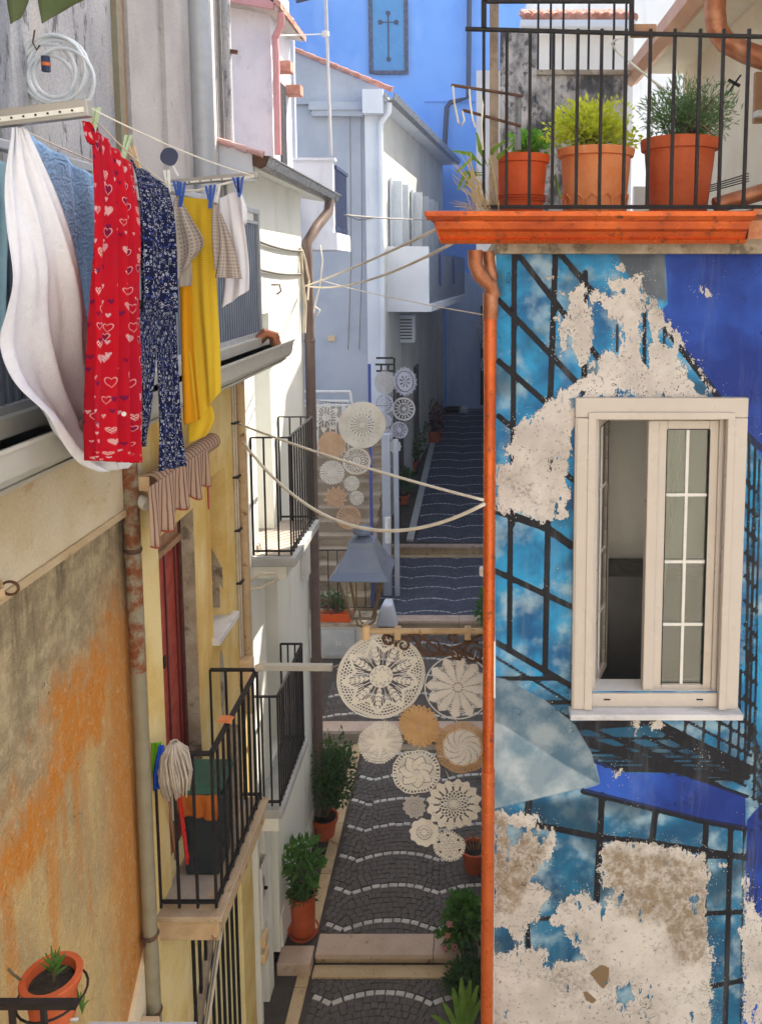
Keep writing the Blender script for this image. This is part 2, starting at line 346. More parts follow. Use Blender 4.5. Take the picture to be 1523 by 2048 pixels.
SF = [(0,1,5,4),(1,2,6,5),(2,3,7,6),(3,0,4,7),(4,5,9,8),(5,6,10,9),(6,7,11,10),(7,4,8,11),(8,9,10,11)]
singles_d, singles_w, mass_d, mass_w, mass_b = [], [], MB(), MB(), MB()
row = 0
for ti, (y0, y1, z0, z1) in enumerate(TER):
    ya = max(y0+.25, 5.9 if ti == 0 else 0); pitch = .070 if ti < 2 else .082 if ti < 4 else .096
    yb = y1-.02; r = 0; yy = ya-.2
    while yy < yb:
        white = (r % 7 == 3)
        xl, xr = (-1.60, .35) if ti < 2 else (-2.3, .5) if ti < 4 else (-1.40, .5)
        x = xl+random.uniform(0, .05)
        while x < xr:
            w = random.uniform(.060, .082) if not white else random.uniform(.085, .11)
            if ti > 2: w *= 1.15
            y = yy+scallop(x+w/2)+random.uniform(-.006, .006)
            if ya-.06 < y < yb-.05:
                slope = (scallop(x+w/2+.02)-scallop(x+w/2-.02))/.04
                zz = z0+(z1-z0)*(y-y0)/(y1-y0)
                d = stone_verts(x+w/2, y, zz, w-(.012 if white else .005), pitch-.005 if not white else (pitch-.020 if ti < 2 else pitch-.032 if ti < 3 else pitch-.052), .005+random.uniform(0, .007), math.atan(max(-.5, min(.5, slope))))
                fx = 950+1600*(x+w/2)/y; 
                key = (y, fx)
                if white:
                    if ti < 3 and fx < 985: singles_w.append(d)
                    else: mass_w.add(d, SF)
                elif ti < 2 and fx < 985: singles_d.append(d)
                elif ti < 3: mass_d.add(d, SF)
                else: mass_b.add(d, SF)
            x += w
        yy += pitch; r += 1
def near(d): return d[0][1]
singles_d.sort(key=near); singles_w.sort(key=near)
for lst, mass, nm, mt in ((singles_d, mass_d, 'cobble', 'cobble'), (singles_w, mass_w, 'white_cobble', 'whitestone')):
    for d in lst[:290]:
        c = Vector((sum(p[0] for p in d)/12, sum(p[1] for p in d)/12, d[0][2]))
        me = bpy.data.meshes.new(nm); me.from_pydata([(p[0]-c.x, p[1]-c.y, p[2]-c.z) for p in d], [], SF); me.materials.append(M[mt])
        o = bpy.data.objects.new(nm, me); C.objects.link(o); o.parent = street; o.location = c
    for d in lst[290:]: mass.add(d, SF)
for mass, nm, mt in ((mass_d, 'cobble_field', 'cobble'), (mass_w, 'white_cobble_field', 'whitefar'), (mass_b, 'far_cobble_field', 'cobble_shade')):
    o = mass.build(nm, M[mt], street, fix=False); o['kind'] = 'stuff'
# kerb strips at the left of the alley
for (y0, y1, z, mt) in ((2.6, 7.3, .10, 'stone2'), (7.62, 10.85, .212, 'stone2')):
    k = 0; y = y0
    while y < y1-.05:
        l = min(random.uniform(.7, 1.0), y1-y)
        MB().box(-1.745, -1.625, y+.004, y+l-.004, z-.05, z+.018+random.uniform(0,.004)).build('kerb_stone', M[mt], street, bevel=.006); y += l
# stone steps
def step(y, zlow, zhigh, xs, label, mt='stone', mt2='stone2', depth=.26):
    e = empty('stone_step', (xs[0], y, zlow), label, 'step')
    for a, b in zip(xs[:-1], xs[1:]):
        MB().box(a+.003, b-.003, y-.045, y+depth-.05, zhigh-.04, zhigh+.014).build('tread_slab', M[mt], e, bevel=.008)
        MB().box(a+.003, b-.003, y-.012, y+.1, zlow-.02, zhigh-.042).build('riser_block', M[mt2], e, bevel=.005)
    MB().box(xs[0], xs[-1], y-.20, y-.06, zlow-.02, zlow+.03).build('foot_strip', M[mt2], e, bevel=.006)
    return e
step(7.36, .09, .2, [-1.60, -.42, .9], 'wide pinkish stone step in front of the tall ribbed terracotta pot')
step(10.92, .2, .4, [-2.3, -1.35, -.3, .9], 'stone step crossing the alley behind the small star doily', 'stone', 'stair')
step(17.5, .6, .8, [-2.2, -1.1, .1, 1.2], 'pale stone step at the start of the dark blue upper street')
step(14.1, .4, .6, [-1.6, -.3, .9], 'low stone step hidden behind the lamp bracket scrolls', 'stone', 'stair')
MB().box(-1.95, -1.62, 7.2, 7.42, 0, .22).build('kerb_block', M['stone'], street, bevel=.01)
for (y0, y1) in ((17.75, 28.3),):
    y = y0
    while y < y1:
        za = .8+1.15*(y-17.5)/11.4; zb = .8+1.15*(min(y+1.2,y1)-17.5)/11.4
        xa = -1.42+.02*(y-17.5); xb = -1.42+.02*(y+1.2-17.5)
        MB().hexa([(xa-.16,y+.01,za-.1),(xa,y+.01,za-.1),(xb,y+1.19,zb-.1),(xb-.16,y+1.19,zb-.1)], [(xa-.16,y+.01,za+.05),(xa,y+.01,za+.05),(xb,y+1.19,zb+.05),(xb-.16,y+1.19,zb+.05)]).build('kerb_stone', M['greyslab'], street); y += 1.2

# ------------------------------------------------------------------ yellow house on the near side
XW = -2.0
yh = empty('yellow_house', (XW, 4.6, 0), 'old yellow plastered house with red shutter door and narrow iron balcony', 'house')
def wallX(x0, x1, y0, y1, z0, z1, holes=()):
    """solid wall slab with rectangular openings (y0,y1,z0,z1)"""
    mb = MB(); ys = sorted({y0, y1, *[h[0] for h in holes], *[h[1] for h in holes]}); zs = sorted({z0, z1, *[h[2] for h in holes], *[h[3] for h in holes]})
    nz = len(zs)
    def solid(i, k):
        if not (0 <= i < len(ys)-1 and 0 <= k < nz-1): return False
        cy = (ys[i]+ys[i+1])/2; cz = (zs[k]+zs[k+1])/2
        return not any(h[0] < cy < h[1] and h[2] < cz < h[3] for h in holes)
    vi = {}
    def v(x, y, z):
        k = (x, round(y,5), round(z,5))
        if k not in vi: vi[k] = len(mb.v); mb.v.append(k)
        return vi[k]
    for i in range(len(ys)-1):
        for k in range(nz-1):
            if not solid(i, k): continue
            a, b, c, d = ys[i], ys[i+1], zs[k], zs[k+1]
            mb.f.append((v(x1,a,c), v(x1,b,c), v(x1,b,d), v(x1,a,d))); mb.f.append((v(x0,a,c), v(x0,a,d), v(x0,b,d), v(x0,b,c)))
            if not solid(i-1, k): mb.f.append((v(x0,a,c), v(x1,a,c), v(x1,a,d), v(x0,a,d)))
            if not solid(i+1, k): mb.f.append((v(x0,b,c), v(x0,b,d), v(x1,b,d), v(x1,b,c)))
            if not solid(i, k-1): mb.f.append((v(x0,a,c), v(x0,b,c), v(x1,b,c), v(x1,a,c)))
            if not solid(i, k+1): mb.f.append((v(x0,a,d), v(x1,a,d), v(x1,b,d), v(x0,b,d)))
    return mb
def wallY(y0, y1, x0, x1, z0, z1, holes=()):
    mb = wallX(y0, y1, x0, x1, z0, z1, holes); mb.v = [(b, a, c) for a, b, c in mb.v]; return mb
# orange stained near wall, its cream band and mouldings
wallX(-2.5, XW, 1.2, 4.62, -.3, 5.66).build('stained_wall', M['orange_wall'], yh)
wallX(-2.5, XW+.035, 1.2, 4.62, 5.66, 6.30).build('cream_band', M['cream_band'], yh)
MB().box(XW, XW+.05, 1.2, 4.60, 5.625, 5.668).build('ledge', M['stone2'], yh, bevel=.008)
# door wall
DOOR = (4.86, 5.50, 2.9, 5.33); NICHE = (5.83, 6.22, 4.22, 5.45); LOW = (5.1, 6.3, .0, 2.4)
wallX(-2.5, XW+.015, 4.62, 6.62, -.3, 6.30, [DOOR, NICHE, LOW]).build('door_wall', M['yellow'], yh)
MB().box(-2.32, -2.28, 5.6, 6.6, 3.5, 5.6).build('niche_back', M['yellow'], yh)
MB().box(-2.20, -1.99, 5.485, 5.505, 2.9, 5.33).build('bare_render_reveal', M['concrete'], yh)
d = empty('door', (-2.1, 4.8, 2.97)); d.parent = yh; d.location = Vector((-2.1, 4.8, 2.97))-yh.location
MB().box(-2.15, -2.095, 4.90, 5.44, 2.98, 5.12).build('leaf_panel', M['redwood'], d)
for yy in (5.0, 5.2, 5.38): MB().box(-2.096, -2.085, yy, yy+.012, 2.98, 5.12).build('board_joint', M['darkred'], d)
MB().box(-2.14, -2.075, 4.862, 4.90, 2.98, 5.30).build('frame', M['darkred'], d); MB().box(-2.14, -2.075, 5.44, 5.484, 2.98, 5.30).build('frame', M['darkred'], d)
MB().box(-2.15, -2.08, 4.90, 5.44, 5.12, 5.32).build('shutter_box', M['woodbeam'], d); MB().box(-2.15, -2.05, 4.90, 5.44, 5.13, 5.17).build('shutter_lip', M['woodbeam'], d)
MB().box(-2.075, -2.065, 5.08, 5.11, 4.36, 4.44).build('hinge', M['iron'], d)
MB().box(-2.5, -1.93, 5.79, 6.30, 4.17, 4.225).build('window_sill', M['marble'], yh, bevel=.006)
MB().add([(-2.2,6.225,4.25),(-2.03,6.225,4.25),(-2.03,6.215,4.62),(-2.12,6.215,4.80),(-2.24,6.215,4.72),(-2.2,6.19,4.3),(-2.05,6.19,4.3),(-2.05,6.19,4.6)], [(0,1,2,3,4),(5,6,7)]).build('bare_patch', M['concrete'], yh)
def blob(name, c, ry, rz, mat, parent, x):
    mb = MB(); n = 18
    pts = [(c[0]+ry*math.cos(a)*(1+.15*math.sin(3*a+1)), c[1]+rz*math.sin(a)*(1+.1*math.cos(2*a))) for a in [2*math.pi*k/n for k in range(n)]]
    mb.prism(pts, lambda p, q: (x, p, q), lambda p, q: (x+.006, p, q)); return mb.build(name, mat, parent)
blob('bare_patch', (5.98, 3.75), .05, .33, M['concrete'], yh, XW+.012)
# terrace slab, gutter, upper wall
MB().box(-2.6, -1.70, 1.2, 6.72, 6.30, 6.40).build('terrace_slab', M['greyslab'], yh)
MB().box(-1.80, -1.68, 1.2, 6.62, 6.40, 6.47).build('rail_kerb', M['gutbeige'], yh)
prof = [(-1.70,6.40),(-1.70,6.29),(-1.60,6.28),(-1.575,6.31),(-1.56,6.41),(-1.535,6.415),(-1.535,6.40),(-1.548,6.395),(-1.565,6.30),(-1.59,6.268),(-1.705,6.275),(-1.712,6.40)]
MB().prism(prof, lambda p, q: (p, 1.2, q), lambda p, q: (p, 6.80, q)).build('gutter', M['gutbeige'], yh)
MB().add([(-1.699,1.2,6.33),(-1.58,1.2,6.33),(-1.58,6.79,6.33),(-1.699,6.79,6.33)], [(0,1,2,3)]).build('gutter_bed', M['gutdark'], yh)
MB().prism([(-1.70,6.20),(-1.70,6.27),(-1.585,6.262),(-1.64,6.22)], lambda p, q: (p, 1.2, q), lambda p, q: (p, 6.72, q)).build('gutter_soffit', M['gutbeige'], yh)
MB().tube([(-1.72,6.30,6.44),(-1.66,6.32,6.50),(-1.60,6.34,6.48),(-1.585,6.35,6.38)], .045, 12).build('outlet_elbow', M['oldcopper'], yh, smooth='auto')
wallX(-2.7, -2.15, 1.2, 6.92, 6.40, 12.5, [(1.2, 3.72, 6.4, 8.95)]).build('upper_wall', M['upper'], yh)
MB().box(-2.6, -2.5, 1.2, 3.8, 6.4, 9.2).build('shutter', M['wood'], yh)
for yy in np.arange(2.0, 3.7, .11): MB().box(-2.5, -2.48, yy, yy+.07, 6.4, 8.95).build('shutter_slat', M['wood'], yh)
# vertical elements on the upper wall
MB().box(-2.152, -2.12, 4.96, 5.0, 6.4, 12.4).build('frame_strip', M['woodbeam'], yh)
MB().box(-2.152, -2.115, 4.90, 4.96, 6.4, 12.4).build('frame_strip', M['greypipe'], yh)
MB().box(-2.152, -2.10, 5.02, 5.52, 6.4, 12.4).build('wall_panel', M['upper_plain'], yh)
MB().box(-2.152, -2.07, 5.52, 6.86, 6.4, 12.4).build('pilaster', M['upper_plain'], yh)
MB().tube([(-2.02,6.07,6.4),(-2.02,6.07,12.4)], .085, 16).build('waste_pipe', M['gutlight'], yh, smooth='auto')
MB().tube([(-2.03,6.72,6.5),(-2.03,6.72,12.4)], .05, 12).build('rusty_pipe', M['upper'], yh, smooth='auto')
MB().tube([(-2.03,6.62,6.5),(-2.05,6.62,12.4)], .012, 6).build('wall_cable', M['wire'], yh)
MB().bar((-2.1,6.70,8.78), (-1.93,6.72,8.76), .03).build('pipe_bracket', M['rustiron'], yh)
# rust eaten downpipe with brackets
MB().tube([(-1.94,4.40,0),(-1.94,4.40,4.7)], .042, 16).build('downpipe', M['greypipe'], yh, smooth='auto')
MB().tube([(-1.94,4.40,4.7),(-1.94,4.40,6.28)], .044, 16).build('downpipe', M['rustpipe'], yh, smooth='auto')
for z in (5.42, 3.05, 2.55):
    MB().lathe([(.047,-.015),(.052,0),(.047,.015)], (-1.94,4.40,z), 16).build('pipe_clamp', M['rustiron'], yh)
    MB().bar((-2.0,4.50,z), (-1.94,4.31,z), .018).build('clamp_bolt', M['rustiron'], yh)
# second beige pipe with cables, junction box
MB().tube([(-1.95,6.56,3.2),(-1.95,6.56,6.28)], .042, 12).build('downpipe', M['beigepipe'], yh, smooth='auto')
for k, xx in enumerate((-1.975, -1.965)):
    MB().tube([(xx, 6.44+.03*k, z) for z in (3.75, 4.3, 5.0, 5.6, 6.2)], .009, 6).build('wall_cable', M['cablew'], yh)
for z in (5.75, 5.3, 4.85, 4.4): MB().box(-1.99, -1.94, 6.41, 6.50, z, z+.012).build('cable_clip', M['iron'], yh)
MB().box(-1.99, -1.88, 6.40, 6.52, 3.50, 3.74).build('junction_box', M['box'], yh, bevel=.02)
MB().tube([(-1.95,6.58,4.35),(-1.83,6.60,4.42),(-1.72,6.66,4.40),(-1.70,6.68,4.34),(-1.82,6.64,4.29),(-1.93,6.6,4.28)], .012, 8).build('bent_conduit', M['cablew'], yh)
# lower left: ledge, ramp wall and ribs under the balcony
MB().hexa([(-2.0,3.3,1.5),(-1.86,3.3,1.5),(-1.86,4.3,2.45),(-2.0,4.3,2.45)], [(-2.0,3.3,1.68),(-1.86,3.3,1.68),(-1.86,4.3,2.62),(-2.0,4.3,2.62)]).build('sloping_ledge', M['slabstone'], yh, bevel=.01)
MB().hexa([(-2.0,2.6,.6),(-1.97,2.6,.6),(-1.97,4.5,2.5),(-2.0,4.5,2.5)], [(-2.0,2.6,1.15),(-1.97,2.6,1.15),(-1.97,4.5,3.0),(-2.0,4.5,3.0)]).build('sloping_band', M['cream_band'], yh)
for k in range(4):
    x = -1.93+.012*k
    MB().tube([(x,4.62,1.0+.02*k),(x+.02,5.1,1.66+.02*k),(x+.02,5.6,2.25+.02*k)], .009, 6).build('hanging_cable', M['cablew' if k % 2 else 'wire'], yh)
MB().hexa([(-2.0,4.6,.9),(-1.95,4.6,.9),(-1.95,5.9,2.5),(-2.0,5.9,2.5)], [(-2.0,4.6,1.0),(-1.95,4.6,1.0),(-1.95,5.9,2.6),(-2.0,5.9,2.6)]).build('wall_moulding', M['wood'], yh)
for k in range(9): MB().box(-1.985, -1.965, 5.14+k*.12, 5.16+k*.12, 0, 2.35).build('grille_bar', M['iron'], yh)
# balcony 1
MB().box(-2.0, -1.58, 4.60, 5.75, 2.95, 2.985).build('balcony_top_slab', M['slabstone'], yh, bevel=.005)
MB().box(-2.0, -1.61, 4.63, 5.73, 2.80, 2.948).build('balcony_slab', M['beigepipe'], yh, bevel=.006)
MB().box(-1.99, -1.72, 4.70, 5.7, 2.986, 2.992).build('balcony_floor', M['tilefloor'], yh)

def railing(name, label, pts, zb, zt, spacing, mat, parent_loc, bw=.016, rail=(.035,.014), skip_bottom=False, group='iron balcony railings'):
    e = empty(name, parent_loc, label, 'railing', group); first = None
    for a, b in zip(pts[:-1], pts[1:]):
        a = Vector(a); b = Vector(b); L = (b-a).length; d = (b-a)/L
        MB().bar((*a, zt), (*b, zt), rail[0], rail[1]).build('top_rail', mat, e)
        if not skip_bottom: MB().bar((*a, zb+.05), (*b, zb+.05), .024, .014).build('bottom_rail', mat, e)
        n = max(1, round(L/spacing))
        for k in range(n+1 if b == Vector(pts[-1]) else n):
            p = a+d*(L*k/n)
            if first is None:
                first = MB().box(p.x-bw/2, p.x+bw/2, p.y-bw/2, p.y+bw/2, zb+.01, zt).build('bar', mat, e); o0 = p
            else: copy_obj(first, (p.x-o0.x, p.y-o0.y, 0), e)
    return e
railing('balcony_railing', 'black iron railing of the yellow house balcony holding the mop', [(-1.98,4.66),(-1.63,4.66),(-1.63,5.70),(-1.98,5.70)], 2.99, 4.03, .12, M['iron'], (-1.63,4.66,2.985))
# weathered wooden post tied into that railing
MB().box(-1.70, -1.64, 5.22, 5.27, 2.99, 3.86).build('wooden_post', M['wood'], None, bevel=.006)
tag(bpy.data.objects['wooden_post'], 'worm-eaten pale wooden board standing inside the yellow house balcony railing', 'board')
# clothes pole on the balcony corner
e = empty('line_pole', (-1.63,5.70,4.03), 'beige plastic tube sticking out from the far corner of the mop balcony', 'pole')
MB().tube([(-1.63,5.68,4.05),(-1.57,5.68,4.07)], .028, 10).build('tied_rag', M['cablew'], e); MB().bar((-1.58,5.68,4.065), (-1.06,5.68,4.06), .045, .045).build('tube', M['gutbeige'], e, bevel=.004)
MB().tube([(-1.06,5.68,4.06),(-1.02,5.68,4.075),(-1.0,5.68,4.06),(-1.03,5.68,4.045)], .007, 6).build('hook', M['alu'], e)

# ------------------------------------------------------------------ white house
wh = empty('white_house', (-1.95, 7.9, .2), 'white plastered house with two small balconies and a brown downpipe', 'house')
WX = -1.95
B2 = (7.0, 7.55, 4.5, 6.6); D3 = (7.15, 7.62, 2.3, 4.25); D0 = (6.85, 7.28, .02, 2.02)
wallX(-2.6, WX, 6.66, 9.05, -.3, 7.85, [B2, D3, (6.72, 6.92, -.3, 2.1), (7.10, 7.36, 0.02, 2.05)]).build('wall', M['white'], wh)
MB().box(-2.62, -2.45, 6.68, 8.0, -.2, 7.0).build('recess_back', M['white'], wh)
MB().box(-2.30, -2.26, 7.0, 7.56, 4.5, 6.6).build('door_leaf', M['shutter'], wh)
for k in range(20): MB().box(-2.262, -2.25, 7.02, 7.16, 4.6+k*.095, 4.66+k*.095).build('louvre_slat', M['shutter'], wh)
MB().box(-1.948, -1.93, 6.92, 6.99, 4.46, 4.56).build('skirting', M['plinth'], wh); MB().box(-2.3, -2.24, 7.3, 7.56, 4.5, 4.6).build('skirting', M['plinth'], wh)
MB().box(-2.24, -2.2, 7.15, 7.62, 2.3, 4.25).build('door_leaf', M['offwhite'], wh)
# roof: gable parapet, eave soffit, gutter, tiles
MB().hexa([(-3.0,6.60,7.72),(-1.80,6.60,7.72),(-1.80,6.66,7.72),(-3.0,6.66,7.72)], [(-3.0,6.60,8.30),(-1.80,6.60,7.93),(-1.80,6.66,7.93),(-3.0,6.66,8.30)]).build('gable_parapet', M['greywhite'], wh)
MB().hexa([(-3.0,6.66,8.02),(-1.78,6.66,7.82),(-1.78,10.0,7.82),(-3.0,10.0,8.02)], [(-3.0,6.66,8.14),(-1.78,6.66,7.90),(-1.78,10.0,7.90),(-3.0,10.0,8.14)]).build('eave_soffit', M['white'], wh)
for k in range(9):
    x0 = -2.9+k*.13
    MB().tube([(x0, 6.58, 8.295-.04*k), (x0+.155, 6.58, 8.245-.04*k)], [.020, .030], 8).build('verge_tile', M['tilepink'], wh, smooth='auto')
MB().hexa([(-3.0,6.66,8.145),(-1.8,6.66,7.905),(-1.8,10.0,7.905),(-3.0,10.0,8.145)], [(-3.0,6.66,8.18),(-1.8,6.66,7.94),(-1.8,10.0,7.94),(-3.0,10.0,8.18)]).build('roof', M['tilepink'], wh)
gp = [(-1.80,7.93),(-1.80,7.85),(-1.74,7.82),(-1.69,7.84),(-1.665,7.90),(-1.645,7.905),(-1.645,7.915),(-1.675,7.92),(-1.70,7.86),(-1.74,7.84),(-1.785,7.865),(-1.785,7.93)]
MB().prism(gp, lambda p, q: (p, 6.60, q), lambda p, q: (p, 10.0, q)).build('gutter', M['gutgrey'], wh)
MB().prism([(-1.80,7.93),(-1.80,7.84),(-1.74,7.815),(-1.69,7.835),(-1.66,7.915)], lambda p, q: (p, 6.59, q), lambda p, q: (p, 6.60, q)).build('gutter_end', M['rustiron'], wh)
bp = [(-1.72,9.6,7.82),(-1.73,9.55,7.68),(-1.82,9.3,7.5),(-1.90,9.1,7.3),(-1.89,9.08,7.1),(-1.885,9.08,6.6),(-1.885,9.08,3),(-1.885,9.08,.3)]
MB().tube(bp, .058, 14).build('downpipe', M['brownpipe'], wh, smooth='auto')
for z in (6.2, 4.2, 2.4): MB().lathe([(.063,-.02),(.068,0),(.063,.02)], (-1.885,9.08,z), 14).build('pipe_clamp', M['brownpipe'], wh)
# balconies of the white house
MB().box(-1.95, -1.57, 6.75, 7.85, 4.42, 4.50).build('balcony_slab', M['greyslab'], wh, bevel=.008)
MB().box(-1.95, -1.66, 6.80, 7.8, 4.30, 4.42).build('balcony_corbel', M['white'], wh)
MB().box(-2.4, -1.64, 6.82, 7.8, 4.501, 4.508).build('balcony_floor', M['tilefloor'], wh)
MB().box(-1.95, -1.70, 6.60, 7.70, 2.18, 2.26).build('balcony_slab', M['greyslab'], wh, bevel=.008)
MB().box(-1.95, -1.74, 6.62, 7.6, 2.05, 2.18).build('balcony_corbel', M['white'], wh)
railing('balcony_railing', 'thin black iron railing on the upper white house balcony behind the rope', [(-1.94,6.80),(-1.61,6.80),(-1.61,7.78),(-1.94,7.78)], 4.5, 5.56, .10, M['iron'], (-1.61,6.8,4.5), .014, (.022,.012))
railing('balcony_railing', 'black iron railing on the lower white house balcony above the potted shrub', [(-1.94,6.65),(-1.73,6.65),(-1.73,7.64),(-1.94,7.64)], 2.26, 3.29, .075, M['iron'], (-1.73,6.65,2.26), .014, (.022,.014))
# small fittings on the white wall
MB().box(-1.952, -1.935, 6.95-.22, 6.95, 1.0, 1.6).build('door_panel', M['offwhite'], wh)
MB().bar((-1.945,6.80,1.36), (-1.905,6.80,1.36), .02).build('door_knob', M['iron'], wh); MB().box(-1.948,-1.935,6.78,6.82,1.28,1.48).build('lock_plate', M['iron'], wh)
for z in (.86, .70): MB().box(-1.95, -1.905, 6.68, 6.80, z, z+.10).build('door_bell', M['box'], wh, bevel=.006)
MB().box(-2.2, -1.97, 7.10, 7.36, -.0, .04).build('threshold', M['marble'], wh)
MB().box(-2.3, -2.05, 7.12, 7.36, 0, 2.05).build('door_leaf', M['khaki'], wh)
MB().hexa([(-1.955,7.4,.2),(-1.93,7.4,.2),(-1.93,9.0,.2),(-1.955,9.0,.2)], [(-1.955,7.4,.55),(-1.94,7.4,.55),(-1.94,9.0,.55),(-1.955,9.0,.55)]).build('plinth', M['white'], wh)
MB().box(-1.95, -1.88, 8.65, 8.85, 3.55, 3.95).build('meter_box', M['whitepaint'], wh, bevel=.01)
# wires strung along the white wall
def hang(a, b, sag, n=20):
    a = Vector(a); b = Vector(b); return [a.lerp(b, t)-Vector((0, 0, sag*4*t*(1-t))) for t in [k/n for k in range(n+1)]]
for z in (7.23, 6.98): MB().tube(hang((-1.93,6.9,z+.05), (-1.93,8.95,z-.02), .03), .014, 6).build('wall_cable', M['wire'], wh)
MB().tube([(-1.93,8.9,7.25),(-1.92,8.93,6.9),(-1.90,8.95,6.6),(-1.905,8.9,6.3)], .02, 6).build('wall_cable', M['cablew'], wh)
MB().tube([(-1.93,7.6,6.86),(-1.85,7.6,6.86),(-1.84,7.6,6.80),(-1.88,7.6,6.77)], .01, 6).build('hook', M['rustiron'], wh)

# ------------------------------------------------------------------ pink gutter house, grey house, church
ph = empty('pink_gutter_house', (-2.62, 10.6, .2), 'tall pale lilac house with pink gutter and pink downpipe above the white roof', 'house')
MB().box(-4.6, -2.62, 10.6, 11.7, -.2, 10.75).build('wall', M['lilac'], ph)
MB().hexa([(-4.8,10.35,10.62),(-2.45,10.35,10.22),(-2.45,11.75,10.22),(-4.8,11.75,10.62)], [(-4.8,10.35,10.80),(-2.45,10.35,10.36),(-2.45,11.75,10.36),(-4.8,11.75,10.80)]).build('eave', M['khaki'], ph)
MB().hexa([(-4.8,10.3,10.60),(-2.50,10.3,10.22),(-2.50,10.36,10.22),(-4.8,10.36,10.60)], [(-4.8,10.3,10.80),(-2.50,10.3,10.40),(-2.50,10.36,10.40),(-4.8,10.36,10.80)]).build('gutter', M['pink'], ph)
for r_ in range(3):
    for k in range(8): MB().hexa([(-2.62+.07*r_,10.3+.19*k,10.38-.05*r_),(-2.55+.07*r_,10.3+.19*k,10.33-.05*r_),(-2.55+.07*r_,10.47+.19*k,10.33-.05*r_),(-2.62+.07*r_,10.47+.19*k,10.38-.05*r_)], [(-2.62+.07*r_,10.3+.19*k,10.46-.05*r_),(-2.55+.07*r_,10.3+.19*k,10.41-.05*r_),(-2.55+.07*r_,10.47+.19*k,10.41-.05*r_),(-2.62+.07*r_,10.47+.19*k,10.46-.05*r_)]).build('roof_tile', M['tile'], ph)
MB().tube([PY(562,25,10.4), PY(562,50,10.45), PY(550,75,10.55), PY(552,110,10.55), PY(556,310,10.55)], .045, 12).build('downpipe', M['pink'], ph, smooth='auto')
for (x, y) in ((572,135),(592,182)):
    p = PX(x, y, -2.5); MB().box(-2.64, -2.42, p.y-.1, p.y+.1, p.z-.07, p.z+.07).build('brick_corbel', M['tile'], ph, bevel=.01)
MB().box(-2.62, -2.60, 11.0, 11.3, 8.3, 9.5).build('window', M['black'], ph)
gh = empty('grey_house', (-2.2, 18, .8), 'grey blue house with long gutter and closed shutters in front of the church', 'house')
def gpos(t): return Vector((-2.16+.10*t, 18.0+t, 0))
zt = 10.75
A, B = gpos(0), gpos(10.3)
MB().add([(-6,18,-.2),(A.x,18,-.2),(B.x,B.y,-.2),(-6,B.y,-.2),(-6,18,zt),(A.x,18,zt),(B.x,B.y,zt),(-6,B.y,zt)], [(4,5,6,7),(0,1,5,4),(2,3,7,6),(3,0,4,7)]).build('front_wall', M['grey'], gh)
MB().add([(A.x,18,-.2),(B.x,B.y,-.2),(B.x,B.y,zt),(A.x,18,zt)], [(0,1,2,3)]).build('side_wall', M['khaki'], gh)
MB().box(-2.42, -2.14, 17.93, 18.02, .8, zt).build('corner_pilaster', M['greywhite'], gh)
MB().hexa([(-6,17.91,10.6),(-2.1,17.91,10.6),(-2.1,17.99,10.6),(-6,17.99,10.6)], [(-6,17.91,12.5),(-2.1,17.91,10.95),(-2.1,17.99,10.95),(-6,17.99,12.5)]).build('gable', M['grey'], gh)
for k in range(14):
    x = -5.2+k*.24; z = 12.25-(.4*k*.24)
    MB().tube([(x,17.86,z),(x+.28,17.86,z-.11)], [.05,.065], 8).build('verge_tile', M['tile'], gh, smooth='auto')
MB().box(-3.6, -2.42, 17.75, 17.97, 10.45, 10.62).build('cornice', M['grey'], gh); MB().box(-3.55, -2.44, 17.8, 17.97, 10.33, 10.452).build('cornice', M['grey'], gh)
MB().box(-2.42, -1.98, 17.6, 18.1, 10.35, 10.85).build('eave_end', M['greywhite'], gh)
a, b = Vector((-1.80,17.6,10.72)), gpos(10.2)+Vector((.55,0,10.72))
MB().prism([(-.16,.07),(-.16,-.06),(-.05,-.12),(.06,-.08),(.10,.05),(.07,.05),(.03,-.06),(-.05,-.09),(-.13,-.04),(-.13,.07)], lambda p, q: (a.x+p, a.y, a.z+q), lambda p, q: (b.x+p, b.y, b.z+q)).build('gutter', M['gutgrey'], gh)
MB().hexa([(A.x-.02,17.7,10.62),(a.x-.08,17.7,10.62),(b.x-.08,b.y,10.62),(B.x-.02,B.y,10.62)], [(A.x-.02,17.7,10.70),(a.x-.08,17.7,10.70),(b.x-.08,b.y,10.70),(B.x-.02,B.y,10.70)]).build('soffit', M['greywhite'], gh)
MB().tube([(-1.86,17.75,10.6),(-1.88,17.78,10.4),(-2.05,17.85,10.2),(-2.08,17.88,10.0),(-2.08,17.88,1)], .06, 12).build('downpipe', M['greywhite'], gh, smooth='auto')
